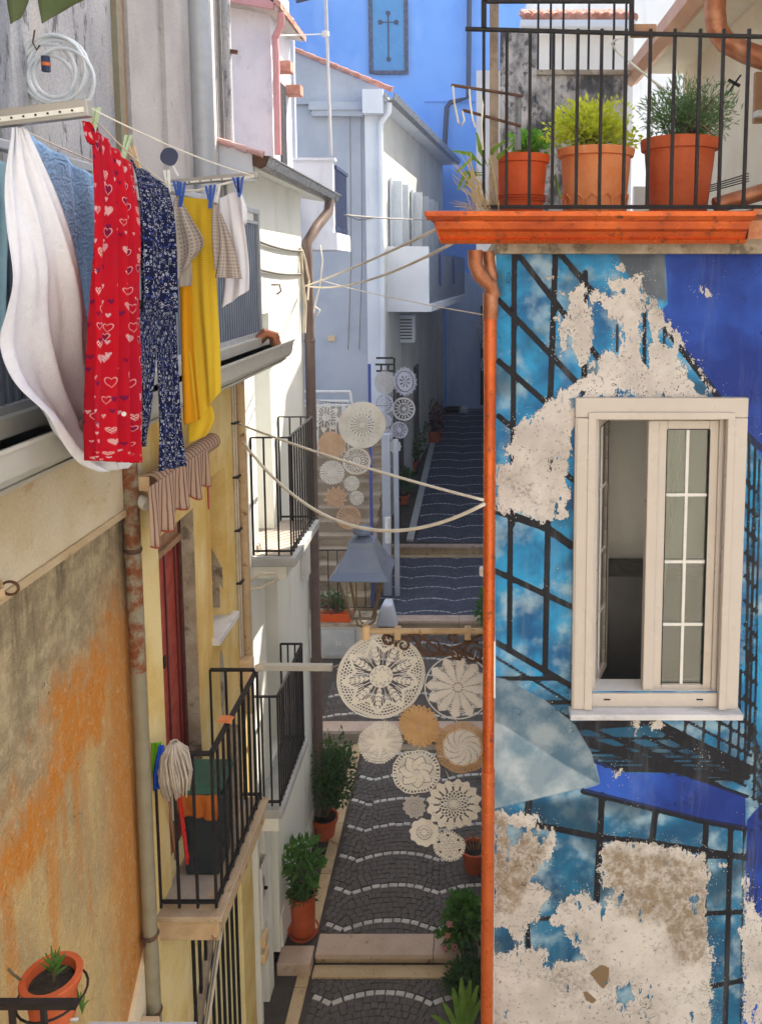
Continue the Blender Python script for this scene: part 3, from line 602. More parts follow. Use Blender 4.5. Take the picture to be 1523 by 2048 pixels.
# shutters on the side wall: two windows seen at a glancing angle
dv = Vector((.10, 1, 0)).normalized(); nv = Vector((1, -.10, 0)).normalized()
for t0, t1 in ((1.2, 2.2), (4.0, 5.4), (6.2, 7.2)):
    w_ = empty('window', gpos(t0)+Vector((0,0,7.4)));  w_.parent = gh; w_.location = gpos(t0)+Vector((0,0,7.4))-gh.location
    a0, a1 = gpos(t0), gpos(t1)
    MB().hexa([a0+Vector((0,0,7.35)), a0+nv*.03+Vector((0,0,7.35)), a1+nv*.03+Vector((0,0,7.35)), a1+Vector((0,0,7.35))], [a0+Vector((0,0,9.1)), a0+nv*.03+Vector((0,0,9.1)), a1+nv*.03+Vector((0,0,9.1)), a1+Vector((0,0,9.1))]).build('opening', M['black'], w_)
    for q in (a0, a0.lerp(a1, .5), a1):
        MB().bar(q+nv*.05+Vector((0,0,7.35)), q+nv*.05+Vector((0,0,9.15)), .06, .14).build('shutter_leaf', M['shutter'], w_)
    for q in (a0+dv*.1+nv*.16, a1-dv*.1+nv*.16):
        MB().bar(q+Vector((0,0,7.35)), q+Vector((0,0,9.1)), .05, .28, up=tuple(nv)).build('open_shutter', M['shutter'], w_)
MB().box(-6, -2.43, 17.94, 17.985, .8, 3.98).build('plinth', M['plinth'], gh)
# enclosed balcony
q0, q1 = gpos(.9), gpos(8.8)
o0, o1 = q0+Vector((.98,0,0)), q1+Vector((.92,0,0))
def slabbox(z0, z1, grow=0.):
    p = [q0+Vector((-.05,-grow,0)), o0+Vector((grow,-grow,0)), o1+Vector((grow,0,0)), q1+Vector((-.05,0,0))]
    return MB().hexa([v+Vector((0,0,z0)) for v in p], [v+Vector((0,0,z1)) for v in p])
slabbox(6.02, 6.20, .05).build('balcony_slab', M['greywhite'], gh)
MB().hexa([q0+Vector((0,0,6.2)), o0+Vector((0,0,6.2)), o0+Vector((0,.06,6.2)), q0+Vector((0,.06,6.2))], [q0+Vector((0,0,7.55)), o0+Vector((0,0,7.55)), o0+Vector((0,.06,7.55)), q0+Vector((0,.06,7.55))]).build('balcony_front_panel', M['greywhite'], gh)
MB().hexa([o0+Vector((-.05,.06,6.2)), o0+Vector((0,.06,6.2)), o1+Vector((0,0,6.2)), o1+Vector((-.05,0,6.2))], [o0+Vector((-.05,.06,7.4)), o0+Vector((0,.06,7.4)), o1+Vector((0,0,7.4)), o1+Vector((-.05,0,7.4))]).build('balcony_side_panel', M['corr'], gh)
for t in (.25, .62): 
    p = o0.lerp(o1, t); MB().bar(p+Vector((.012,0,6.6)), p+Vector((.012,0,7.45)), .03, .5).build('panel_slot', M['navyiron'], gh)
ob = MB().box(-2.05, -1.55, 20.4, 20.9, 5.15, 5.85).build('air_conditioner', M['greywhite'], None, bevel=.02); tag(ob, 'boxy white air conditioner under the enclosed grey balcony', 'air conditioner')
for k in range(7):
    MB().box(-1.98, -1.62, 20.385, 20.4, 5.24+k*.08, 5.27+k*.08).build('grille_slat', M['black'], ob)
for t in (2.2, 4.6):
    p = gpos(t); MB().bar(p+nv*.02+Vector((0,0,1.2)), p+nv*.02+Vector((0,0,4.3)), .08, .9).build('door', M['black'], gh)
# parapet balcony behind the white roof
pb = empty('parapet_balcony', (-2.1, 12, 7.4), 'white walled balcony with dark railing side beyond the white roof gutter', 'balcony')
MB().box(-3.4, -2.10, 12.0, 12.10, 7.55, 8.60).build('parapet', M['greywhite'], pb); MB().box(-3.42, -2.06, 11.96, 12.12, 8.60, 8.64).build('coping', M['greywhite'], pb)
MB().box(-3.4, -2.04, 11.95, 13.2, 7.30, 7.55).build('slab', M['greywhite'], pb)
for k in range(11): MB().box(-2.09, -2.075, 12.14+k*.095, 12.165+k*.095, 7.55, 8.5).build('bar', M['bluepaint'], pb)
MB().box(-2.10, -2.06, 12.12, 13.2, 8.5, 8.55).build('top_rail', M['bluepaint'], pb); MB().box(-2.10, -2.08, 12.12, 13.2, 7.6, 7.66).build('bottom_rail', M['bluepaint'], pb)
MB().box(-4.6, -2.9, 13.2, 13.3, .2, 11).build('house_wall', M['grey'], pb)
# church
ch = empty('church', (-2, 29, 1.9), 'sky blue church wall with a cross window at the end of the street', 'church')
MB().box(-9, 6, 29, 29.6, 6.9, 20).build('wall', M['church'], ch); MB().box(-9, 6, 28.9, 29.7, -.2, 6.9).build('lower_wall', M['church_low'], ch)
MB().box(-1.8, 6, 28.93, 29.01, 12.9, 13.0).build('string_course', M['church'], ch)
p0, p1 = PY(740,147,28.9), PY(812,-60,28.9); cx = (p0.x+p1.x)/2
wn = empty('window', (cx, 28.95, p0.z)); wn.parent = ch; wn.location = Vector((cx, 28.95, p0.z))-ch.location
GL = paint('cyan_window_glass', (.05,.28,.55), (.04,.2,.5), .25, 0, .6, .6)
MB().box(p0.x+.08, p1.x-.08, 28.93, 28.97, p0.z+.08, p1.z).build('pane', GL, wn)
FR = paint('dark_flaking_frame', (.03,.04,.09), (.12,.14,.2), .7, 0, 9, .8)
MB().box(p0.x-.04, p0.x+.10, 28.88, 29.05, p0.z, p1.z).build('frame', FR, wn); MB().box(p1.x-.10, p1.x+.04, 28.88, 29.05, p0.z, p1.z).build('frame', FR, wn)
MB().box(p0.x+.10, p1.x-.10, 28.88, 29.05, p0.z-.02, p0.z+.10).build('sill', FR, wn)
cr = MB(); t_, b_, l_, r_ = PY(776,26,28.9), PY(776,118,28.9), PY(760,44,28.9), PY(792,44,28.9)
cr.bar((cx,28.92,t_.z), (cx,28.92,b_.z), .05, .02); cr.bar((l_.x,28.918,l_.z), (r_.x,28.918,l_.z), .05, .02)
for q in ((cx,t_.z),(cx,b_.z),(l_.x,l_.z),(r_.x,l_.z)): cr.tube([(q[0],28.905,q[1]),(q[0],28.93,q[1])], .085, 10)
cr.build('cross', M['bluepaint'], wn)
MB().tube([PY(938,-10,28.7), PY(936,195,28.7), PY(900,205,28.7), PY(893,215,28.7), PY(888,300,28.7)], .09, 10).build('downpipe', M['bluepaint'], ch)
# far stairs beside the grey house
stw = empty('side_stairs', (-2.4, 14, .6), 'sandy stone stairs climbing to the grey house behind the crochet doilies', 'stairs')
for k in range(15):
    y = 14.0+.26*k; z = .6+.2*(k+1)
    MB().box(-5.2, -1.98, y, y+4.6-.26*k, z-.2, z-.05).build('riser_block', M['stair'], stw)
    MB().box(-5.2, -1.95, y-.03, y+.30, z-.05, z).build('tread_slab', M['stair'], stw)
# ------------------------------------------------------------------ mural house
MY = 4.7
mh = empty('mural_house', (.12, MY, 0), 'corner house with peeling blue mural, open white window and orange gutter', 'house')
def pix(X, Z):           # wall coordinates in which the mural was drawn (inverse of PY at the wall plane)
    z = Z-H; fw = MY*_c-z*_s; up = MY*_s+z*_c
    return CX+F*X/fw, CY-F*up/fw
def mural():
    st = .0135; xs = np.arange(.12, 2.3, st); zs = np.arange(1.7, 7.125, st)
    X, Z = np.meshgrid(xs, zs); x, y = pix(X, Z); shp = X.shape
    def seg(a, b, hw, hw2=None):
        a = np.array(a, float); b = np.array(b, float); d = b-a; t = np.clip(((x-a[0])*d[0]+(y-a[1])*d[1])/(d@d), 0, 1)
        h = hw if hw2 is None else hw+(hw2-hw)*t
        return np.hypot(x-a[0]-t*d[0], y-a[1]-t*d[1])-h
    def poly(P):         # signed distance, negative inside
        P = [np.array(p, float) for p in P]; ds = np.full(shp, 1e9); ins = np.zeros(shp, bool)
        for a, b in zip(P, P[1:]+P[:1]):
            ds = np.minimum(ds, seg(a, b, 0)); c = ((a[1] > y) != (b[1] > y))
            with np.errstate(divide='ignore', invalid='ignore'):
                ins ^= c & (x < (b[0]-a[0])*(y-a[1])/(b[1]-a[1]+1e-9)+a[0])
        return np.where(ins, -ds, ds)
    def cr(o, s, pts): return [(o[0]+s*p[0], o[1]+s*p[1]) for p in pts]
    A = ((980,500), .3565); Bq = ((940,480), .3828); Cq = ((980,1340), .3565); D = ((940,1468), .3828)
    bars = []
    def pl(hw, *pts, k=None):
        pts = cr(*k, pts) if k else list(pts)
        for a, b in zip(pts[:-1], pts[1:]): bars.append(seg(a, b, hw))
    pl(5.5, (1028,505), (1024,1050)); pl(6, (1110,505), (1099,815), (1094,1050)); pl(6, (1169,545), (1167,800)); pl(3, (1233,650), (1233,702)); pl(4, (1288,607), (1287,800)); pl(3, (1327,660), (1328,800))
    pl(6, (1035,508), (1212,737)); pl(6, (1120,508), (1172,570), (1200,600)); pl(7, (1305,622), (1432,790), (1470,840)); pl(6, (996,600), (1101,710), (1151,764), (1190,800)); pl(6, (996,722), (1101,814)); pl(5.5, (996,832), (1090,912), (1145,960))
    pl(8, (990,1020), (1093,1056), (1141,1091)); pl(6, (990,1142), (1141,1213)); pl(5.5, (1020,1030), (1018,1298)); pl(6, (1095,1037), (1089,1345)); pl(6, (990,1284), (1141,1372)); pl(3, (990,1314), (1139,1405)); pl(4.5, (990,1357), (1108,1357)); pl(4.5, (1072,1405), (1139,1405)); pl(3, (1089,1412), (1141,1436))
    pl(9, (470,315), (900,285), k=Cq); pl(9, (440,330), (520,400), (760,470), (1000,560), k=Cq); pl(6, (1000,560), (1440,600), k=Cq); pl(10, (870,270), (1160,420), (1450,560), k=Cq); pl(3.5, (540,320), (850,450), (1150,600), k=Cq); pl(3.2, (860,370), (1430,650), k=Cq); pl(3.2, (980,370), (1400,580), k=Cq); pl(3, (740,380), (1290,650), k=Cq); pl(3.5, (570,510), (720,560), (1040,570), (1440,710), k=Cq)
    for i, (a, b, yy) in enumerate([(520,1000,378), (540,1090,431), (560,1160,465), (570,1230,493), (600,1280,518), (640,1340,543), (690,1380,566), (1040,1400,590), (1130,1420,612)]): pl(2.4, (a,yy), (b,yy+8), k=Cq)
    for a, b in [((1095,270),(1088,380)), ((1200,270),(1188,430)), ((1285,270),(1276,475)), ((1350,270),(1338,510)), ((1402,0),(1388,540)), ((1436,0),(1426,570))]: pl(2.8, a, b, k=Cq)
    pl(3, (1070,270), (1460,480), k=Cq); pl(3, (1250,270), (1460,395), k=Cq); pl(3, (1380,150), (1470,190), k=Cq); pl(3, (1380,275), (1470,310), k=Cq)
    pl(6, (520,680), (1200,850), (1425,890), k=Cq); pl(6.5, (250,870), (370,890), (610,940), (900,970), (1425,1052), k=Cq); pl(6.5, (1203,1590), (1192,1800)); pl(6.5, (1310,1622), (1301,1695)); pl(6, (1411,1643), (1408,1705), (1405,1830)); pl(5.5, (1460,1655), (1447,2120)); pl(4.5, (1057,1837), (1122,1837)); pl(5, (1054,1845), (1056,1906)); pl(5, (1405,1712), (1486,1714)); pl(5, (1410,1827), (1482,1824)); pl(5, (1405,1976), (1484,1961)); pl(2, (1486,1655), (1478,2120)); pl(7, (1058,1600), (1052,1640))
    pl(3, (1497,870), (1490,1480)); pl(3, (1509,880), (1497,1500)); pl(2.5, (1518,920), (1506,1600)); pl(6, (1487,865), (1525,900))
    for k in range(11): pl(3, (1486,960+48*k), (1512,985+48*k))
    for k in range(7): pl(1.3, (1500+4*k,1450+10*k), (1520+4*k,1660)); 
    for k in range(12): pl(1.2, (1497,1480+16*k), (1530,1500+16*k))
    for k in range(3): pl(1.5, (1490+9*k,1660), (1500+6*k,1860))
    bar = np.minimum.reduce(bars)
    blue = np.minimum.reduce([poly([(1328,500),(1560,500),(1560,1000),(1515,905),(1487,862),(1487,795),(1435,792),(1312,628),(1334,608)]), poly([(1188,1518),(1240,1545),(1350,1546),(1490,1592),(1490,1657),(1408,1641),(1160,1580),(1199,1568)]), poly([(1492,1640),(1560,1560),(1560,2120),(1484,2120)])])
    grey = poly([(1225,500),(1328,500),(1334,605),(1290,592),(1252,548)])
    page = poly([(980,1352),(1010,1358),(1090,1400),(1150,1450),(1182,1505),(1199,1568),(980,1620)])
    fold = poly([(980,1440),(1010,1452),(1130,1530),(1199,1568),(980,1620)])
    dark = np.minimum(poly(cr(*Cq, [(440,270),(880,268),(1200,420),(1440,560),(1440,640),(1040,570),(720,560),(560,505)])), poly(cr(*Cq, [(200,740),(620,690),(610,940),(250,880)])))
    peel = np.minimum.reduce([
        poly(cr(*A, [(640,175),(780,152),(838,190),(850,245),(905,270),(960,345),(1060,485),(1120,600),(1255,785),(1200,830),(470,830),(340,850),(480,740),(560,700),(560,640),(680,560),(690,470),(650,340),(570,290),(540,250),(640,238),(690,262),(760,235),(690,225)])),
        poly(cr(*Bq, [(560,740),(530,830),(540,970),(505,1000),(530,1100),(500,1250),(540,1340),(470,1390),(510,1440),(380,1478),(250,1425),(140,1425),(140,1180),(260,1150),(230,980),(400,860),(450,840)])),
        poly(cr(*D, [(120,410),(300,430),(450,500),(410,640),(330,760),(420,830),(350,955),(290,990),(270,1120),(380,1130),(390,1250),(500,1180),(600,1180),(440,990),(470,850),(580,810),(690,880),(690,780),(690,570),(960,575),(1230,640),(1250,710),(1220,900),(1230,1000),(1260,1200),(1250,1700),(100,1700),(100,1160),(250,1100),(180,1010),(120,985)])),
        poly([(1108,560),(1180,545),(1215,640),(1200,740),(1150,770),(1112,700)])+27, poly([(998,880),(1080,820),(1110,900),(1060,960),(998,1000)])+20, poly([(1000,1600),(1120,1640),(1110,1700),(1000,1700)])+24, poly([(1195,1660),(1480,1710),(1470,1760),(1195,1740)])+26,
        poly([(1488,1760),(1502,1800),(1523,1850),(1560,1900),(1560,2120),(1484,2120)]),
        poly(cr(*A, [(360,240),(450,245),(440,260),(380,258)])), poly(cr(*A, [(815,135),(880,112),(885,150),(850,165)])), poly(cr(*A, [(705,95),(760,105),(770,140),(740,120)])), poly(cr(*A, [(290,145),(380,145),(375,165),(300,165)])), poly(cr(*A, [(370,380),(440,350),(460,420),(420,560),(380,600)])), poly(cr(*A, [(1185,228),(1230,232),(1225,260),(1205,250)])),
        poly(cr(*Cq, [(905,310),(970,275),(972,320),(910,330)])), poly(cr(*Cq, [(795,295),(815,295),(818,350),(800,350)])), poly(cr(*Cq, [(700,565),(730,565),(732,592),(705,592)])), poly(cr(*Cq, [(1170,470),(1235,490),(1220,500)])),
    ])
    keep = np.minimum.reduce([seg((1288,605),(1289,740),9), seg((1233,650),(1233,702),9), seg((1327,668),(1340,690),8), seg((1360,700),(1405,785),10), poly(cr(*D, [(290,985),(500,985),(500,1180),(400,1260),(390,1110),(300,1120)])), poly(cr(*D, [(750,1320),(830,1300),(860,1380),(770,1410)])), poly(cr(*D, [(190,480),(280,500),(230,600)])), poly(cr(*D, [(330,500),(440,500),(370,570)])), poly(cr(*D, [(690,800),(740,820),(700,890)])), seg((1245,1785),(1240,1805),5), seg((1396,1800),(1385,1800),8), poly(cr(*A, [(500,790),(540,785),(540,822),(510,822)])), poly(cr(*A, [(700,785),(780,785),(770,810),(710,812)])), poly(cr(*A, [(850,785),(870,785),(860,820)]))])
    peel = np.maximum(peel, -keep)
    brown = np.minimum(poly(cr(*D, [(620,1250),(680,1205),(725,1220),(720,1300),(690,1335)])), poly(cr(*D, [(585,1345),(610,1345),(660,1390),(640,1410),(600,1390)])))
    tan = np.minimum(poly(cr(*D, [(690,600),(1230,640),(1240,900),(1230,1200),(1100,1200),(1000,1000),(760,950),(690,780)])), poly(cr(*D, [(120,420),(400,500),(400,620),(250,900),(120,960)])))
    keepf = []; nx = len(xs); nz = len(zs); idx = np.arange(nx*nz).reshape(nz, nx)
    cxs = (xs[:-1]+xs[1:])/2; czs = (zs[:-1]+zs[1:])/2
    CXm, CZm = np.meshgrid(cxs, czs); hole = (CXm > .70) & (CXm < 1.50) & (CZm > 4.41) & (CZm < 6.14)
    q = np.stack([idx[:-1,:-1], idx[:-1,1:], idx[1:,1:], idx[1:,:-1]], -1)[~hole]
    me = bpy.data.meshes.new('painted_wall'); o = mh.location
    V = np.stack([X-o.x, np.full(shp, MY-o.y), Z-o.z], -1).reshape(-1, 3)
    me.from_pydata(V.tolist(), [], q.tolist())
    for nm, a in (('bar', bar), ('blue', blue), ('grey', grey), ('page', page), ('fold', fold), ('dark', dark), ('peel', peel), ('brown', brown), ('tan', tan)):
        at = me.attributes.new(nm, 'FLOAT', 'POINT'); at.data.foreach_set('value', a.astype(np.float32).ravel())
    n = N('peeling_mural_paint'); X_, Y_, Z_ = n.xyz()
    cl = n.ramp(n.noise(3.6, 4, .5, dist=.4), .34, .66); cl2 = n.ramp(n.noise(6.5, 4, .5, loc=(5,2,1)), .46, .72)
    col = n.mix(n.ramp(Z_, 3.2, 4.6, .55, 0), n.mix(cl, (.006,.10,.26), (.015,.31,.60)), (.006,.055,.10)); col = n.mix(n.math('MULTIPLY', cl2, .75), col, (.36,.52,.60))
    col = n.mix(n.ramp(n.noise(2.8, 3, loc=(1,7,2)), .50, .68, 0, .75), col, (.02,.06,.10))
    soft = lambda a, w: n.ramp(n.attr(a), -w, w*.6, 1, 0)
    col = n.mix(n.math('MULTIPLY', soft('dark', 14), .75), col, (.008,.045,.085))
    pg = n.mix(n.ramp(n.noise(4.5, 5, .55, loc=(2,2,8)), .38, .68), (.11,.22,.32), (.48,.58,.63))
    pg2 = n.mix(.35, pg, n.mix(n.ramp(n.noise(3, 3), .4, .6), (.2,.32,.4), (.5,.56,.58)))
    pgc = n.mix(soft('fold', 3), n.mix(.45, pg, (.04,.09,.14)), pg2)
    bl = n.mix(n.ramp(n.noise(1.6, 4, loc=(4,0,0)), .35, .7), (.006,.03,.22), (.025,.11,.55))
    bl = n.mix(n.ramp(n.noise(60, 4, .7), .6, .8, 0, .25), bl, (.03,.06,.16))
    gr = n.mix(n.ramp(n.noise(5, 4), .4, .7), (.07,.09,.12), (.14,.17,.2))
    jit = n.math('MULTIPLY', n.math('SUBTRACT', n.noise(45, 3), .5), 2.2)
    bj = n.math('ADD', n.attr('bar'), jit)
    col = n.mix(n.ramp(bj, -.9, .9, 1, 0), col, n.mix(n.noise(12, 3), (.003,.004,.007), (.014,.014,.02)))
    col = n.mix(soft('grey', 6), col, gr); col = n.mix(soft('page', 2.5), col, pgc); col = n.mix(soft('blue', 2), col, bl)
    col = n.mix(n.math('MULTIPLY', soft('blue', 2), n.ramp(bj, -.9, .9, .85, 0)), col, (.008,.009,.015))
    st_ = n.ramp(n.noise(9, 4, .7, stretch=(1,1,.12), loc=(2,5,1)), .5, .72, 0, .2); col = n.mix(st_, col, n.mix(.5, col, (.40,.46,.50))); col = n.mix(n.ramp(n.noise(130, 3, .8), .58, .75, 0, .25), col, n.mix(.4, col, (.5,.52,.54)))
    # peeled render
    pn = n.math('ADD', n.math('MULTIPLY', n.math('SUBTRACT', n.noise(6.5, 6, .7, stretch=(1,1,.6), loc=(8,8,8)), .5), 50.), n.math('MULTIPLY', n.math('SUBTRACT', n.noise(20, 6, .75, stretch=(1,1,.55)), .5), 48.)); pn2 = n.math('MULTIPLY', n.math('SUBTRACT', n.noise(70, 6, .75, loc=(3,3,3)), .5), 26.)
    pf = n.math('ADD', n.math('ADD', n.attr('peel'), -1.), n.math('ADD', n.math('ADD', pn, pn2), n.math('MULTIPLY', n.ramp(n.noise(13, 4, .75, stretch=(1,1,.4), loc=(5,9,2)), .60, .66), 60.)))
    vo = n.vor(38); spk = n.math('MULTIPLY', n.ramp(vo.outputs['Distance'], .10, .16, 1, 0), n.ramp(n.noise(3.5, 3, loc=(9,1,1)), .58, .66))
    vo2 = n.vor(62, n.map(n.pos, (1,1,.8))); spk2 = n.math('MULTIPLY', n.ramp(vo2.outputs['Distance'], .16, .22, 1, 0), n.math('MULTIPLY', n.ramp(n.math('ABSOLUTE', pf), 10, 34, 1, 0), n.ramp(n.noise(9, 3, loc=(1,2,3)), .46, .54)))
    pm = n.math('ABSOLUTE', n.math('SUBTRACT', n.math('MAXIMUM', n.ramp(pf, -.8, .8, 1, 0), spk), spk2))
    pl_ = n.mix(n.ramp(n.noise(4, 7, .65), .35, .68), (.50,.46,.42), (.64,.60,.56))
    pl_ = n.mix(n.ramp(n.noise(2.2, 6, .6, loc=(0,0,5)), .5, .68, 0, .7), pl_, (.68,.65,.60))
    pl_ = n.mix(n.math('MULTIPLY', n.ramp(n.math('ADD', n.attr('tan'), n.math('MULTIPLY', pn, .9)), -14, 10, 1, 0), n.ramp(n.noise(22, 7, .7), .32, .62, .25, .9)), pl_, (.25,.185,.115))
    pl_ = n.mix(n.ramp(n.noise(34, 8, .8, loc=(1,1,4)), .57, .68, 0, .8), pl_, (.13,.11,.09)); pl_ = n.mix(n.math('MULTIPLY', n.ramp(n.noise(3.2, 4, .7, loc=(2,9,4)), .52, .68, 0, .8), n.ramp(n.noise(55, 4, .8), .42, .56)), pl_, (.22,.19,.16))
    pl_ = n.mix(n.ramp(n.math('ADD', n.attr('brown'), n.math('MULTIPLY', pn2, .3)), -1, 1, 1, 0), pl_, (.22,.15,.085))
    edge = n.math('MULTIPLY', n.ramp(pf, -7, -.5), n.ramp(pf, 0, .8, 1, 0)); pl_ = n.mix(n.math('MULTIPLY', edge, .45), pl_, (.80,.77,.72))
    col = n.mix(pm, col, pl_)
    ckn = n.math('ABSOLUTE', n.math('SUBTRACT', n.noise(2.6, 4, .7, loc=(4,4,9)), .5)); crk = n.math('MULTIPLY', n.ramp(ckn, .0015, .004, 1, 0), n.ramp(n.noise(2.2, 3, loc=(6,6,6)), .55, .62)); col = n.mix(n.math('MULTIPLY', crk, .75), col, (.03,.026,.022))
    h = n.math('ADD', n.math('MULTIPLY', pm, -.6), n.math('ADD', n.math('MULTIPLY', n.noise(50, 6, .7), .35), n.math('MULTIPLY', crk, -.6)))
    n.bump(h, .9, .008)
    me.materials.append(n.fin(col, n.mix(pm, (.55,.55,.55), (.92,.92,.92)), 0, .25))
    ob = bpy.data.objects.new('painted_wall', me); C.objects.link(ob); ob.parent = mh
    ob['label'] = 'blue mural of black bars flaking off grey plaster'
mural()
# solid body behind the painted skin
fp = [(.122,4.704),(2.6,4.704),(2.6,8.0),(1.1,8.0),(.30,6.3),(.122,6.05)]
wallY(4.704, 4.86, .124, 2.6, -.3, 7.10, [(.71,1.49,4.406,6.13)]).build('wall', M['offwhite'], mh)
for a, b in zip(fp[1:], fp[2:]+fp[:1]):
    if a[0] == 2.6 and b[0] == 2.6 or True:
        av, bv = Vector((*a,0)), Vector((*b,0)); d = (bv-av).normalized(); nn = Vector((-d.y, d.x, 0))*.12
        MB().hexa([av+Vector((0,0,-.3)), bv+Vector((0,0,-.3)), bv+nn+Vector((0,0,-.3)), av+nn+Vector((0,0,-.3))], [av+Vector((0,0,7.08)), bv+Vector((0,0,7.08)), bv+nn+Vector((0,0,7.08)), av+nn+Vector((0,0,7.08))]).build('wall', M['offwhite'], mh)
MB().prism(fp, lambda p, q: (p, q, 6.95), lambda p, q: (p, q, 7.09)).build('ceiling', M['beige'], mh)
MB().prism([(p+.01, q+.01) for p, q in fp], lambda p, q: (p, q, 3.6), lambda p, q: (p, q, 3.7)).build('floor', M['stone'], mh)
MB().box(.26, 2.4, 5.62, 5.7, 3.7, 6.95).build('partition', M['offwhite'], mh)
MB().box(.12, 2.6, 4.62, 8.0, 7.092, 7.20).build('terrace_slab', M['concrete'], mh, bevel=.01)
MB().box(.10, .12, 4.69, 4.72, 1.0, 7.08).build('corner_bead', M['whitepaint'], mh)
ob = MB().box(.45, 1.75, 5.25, 5.6, 3.72, 4.93).build('cabinet', M['cabinet'], None, bevel=.01); tag(ob, 'dark low cabinet standing in the room behind the open window', 'cabinet')
# window
wi = empty('window', (1.1, MY, 4.24)); wi.parent = mh; wi.location = Vector((1.1, MY, 4.24))-mh.location; wi['label'] = 'cream framed window with its left casement ajar'
def fbox(*a, nm='surround', m='pvc', bv=.006): return MB().box(*a).build(nm, M[m], wi, bevel=bv)
fbox(.59,.71,4.66,4.72,4.316,6.13); fbox(1.49,1.61,4.66,4.72,4.316,6.13); fbox(.59,1.61,4.66,4.72,6.132,6.25)
fbox(.60,.70,4.652,4.66,4.32,6.13,nm='moulding'); fbox(.665,.712,4.645,4.652,4.32,6.13,nm='moulding'); fbox(1.488,1.53,4.645,4.652,4.32,6.13,nm='moulding'); fbox(.665,1.53,4.644,4.651,6.125,6.165,nm='moulding')
MB().box(.575, 1.625, 4.60, 4.72, 4.278, 4.315).build('marble_sill', M['marble'], wi, bevel=.006)
fbox(.712,1.488,4.685,4.80,4.317,4.405,nm='bottom_rail'); fbox(.712,.74,4.72,4.82,4.376,6.13,nm='jamb'); fbox(1.462,1.488,4.72,4.82,4.376,6.13,nm='jamb'); fbox(.741,1.461,4.72,4.82,6.105,6.13,nm='head')
for x in (.79, 1.36): MB().box(x, x+.04, 4.679, 4.685, 4.365, 4.371).build('drain_slot', M['black'], wi)
fbox(1.035,1.10,4.715,4.79,4.376,6.104,nm='mullion')
def sash(x0, x1, y, nm, par):
    e_ = empty(nm, (x0, y, 4.38)); e_.parent = par; e_.location = Vector((x0, y, 4.38))-wloc(par); w = x1-x0; t = .055
    for a in ((0,t,0,1.72),(w-t,w,0,1.72),(t,w-t,0,t),(t,w-t,1.72-t,1.72)):
        MB().box(x0+a[0], x0+a[1], y, y+.05, 4.38+a[2], 4.38+a[3]).build('sash_rail', M['pvc'], e_, bevel=.004)
    MB().box(x0+t, x1-t, y+.02, y+.03, 4.38+t, 6.10-t).build('pane', M['glass'], e_)
    MB().box((x0+x1)/2-.009, (x0+x1)/2+.009, y+.012, y+.038, 4.38+t, 6.10-t).build('muntin', M['whitepaint'], e_)
    for z in (4.82, 5.22, 5.64): MB().box(x0+t, x1-t, y+.013, y+.037, z-.009, z+.009).build('muntin', M['whitepaint'], e_)
    for o in e_.children:
        if o.name.startswith('sash_rail'): pass
    MB().box(x0+t-.006, x0+t, y-.001, y+.02, 4.38+t, 6.10-t).build('gasket', M['black'], e_); MB().box(x1-t, x1-t+.006, y-.001, y+.02, 4.38+t, 6.10-t).build('gasket', M['black'], e_)
    MB().box(x0+t, x1-t, y-.001, y+.02, 6.10-t, 6.10-t+.006).build('gasket', M['black'], e_)
    return e_
sash(1.10, 1.461, 4.735, 'sash', wi)
ls = sash(.741, 1.09, 4.75, 'sash', wi); ls.rotation_euler = (0, 0, R(68))
ob = None
def cloth_grid(L, Rr, folds=(0,0,0), nu=24, nv=40, seed=0, rumple=.0, uvs=None):
    """L, Rr: lists of 3d points down the two edges. folds=(amp, count, phase)"""
    rs = np.random.default_rng(seed)
    def samp(P, t):
        P = [np.array(p) for p in P]; s_ = t*(len(P)-1); i = min(int(s_), len(P)-2); f = s_-i
        p0 = P[max(i-1,0)]; p1 = P[i]; p2 = P[i+1]; p3 = P[min(i+2,len(P)-1)]
        return .5*((2*p1)+(-p0+p2)*f+(2*p0-5*p1+4*p2-p3)*f*f+(-p0+3*p1-3*p2+p3)*f**3)
    v = []; ph = rs.uniform(0, 6.28, 6)
    for j in range(nv+1):
        t = j/nv; a = samp(L, t); b = samp(Rr, t); d = b-a; w = np.linalg.norm(d)+1e-6
        nrm = np.cross(d/w, (0,0,1.)); nn = np.linalg.norm(nrm); nrm = nrm/nn if nn > 1e-6 else np.array((0,-1,0.))
        for i in range(nu+1):
            u = i/nu; amp = folds[0]*min(1, .25+t*1.2)
            off = amp*(math.sin(2*math.pi*folds[1]*u+folds[2]+.6*math.sin(3*t+ph[0]))+.4*math.sin(2*math.pi*folds[1]*2.3*u+ph[1]+2*t))
            off += rumple*(math.sin(9*u+7*t+ph[2])*math.sin(11*t-5*u+ph[3])+.5*math.sin(23*u-17*t+ph[4]))
            v.append(a+d*u+nrm*off)
    f = [(j*(nu+1)+i, j*(nu+1)+i+1, (j+1)*(nu+1)+i+1, (j+1)*(nu+1)+i) for j in range(nv) for i in range(nu)]
    uv = [(i/nu*1.0, 1-j/nv) for j in range(nv+1) for i in range(nu+1)]
    return v, f, uv
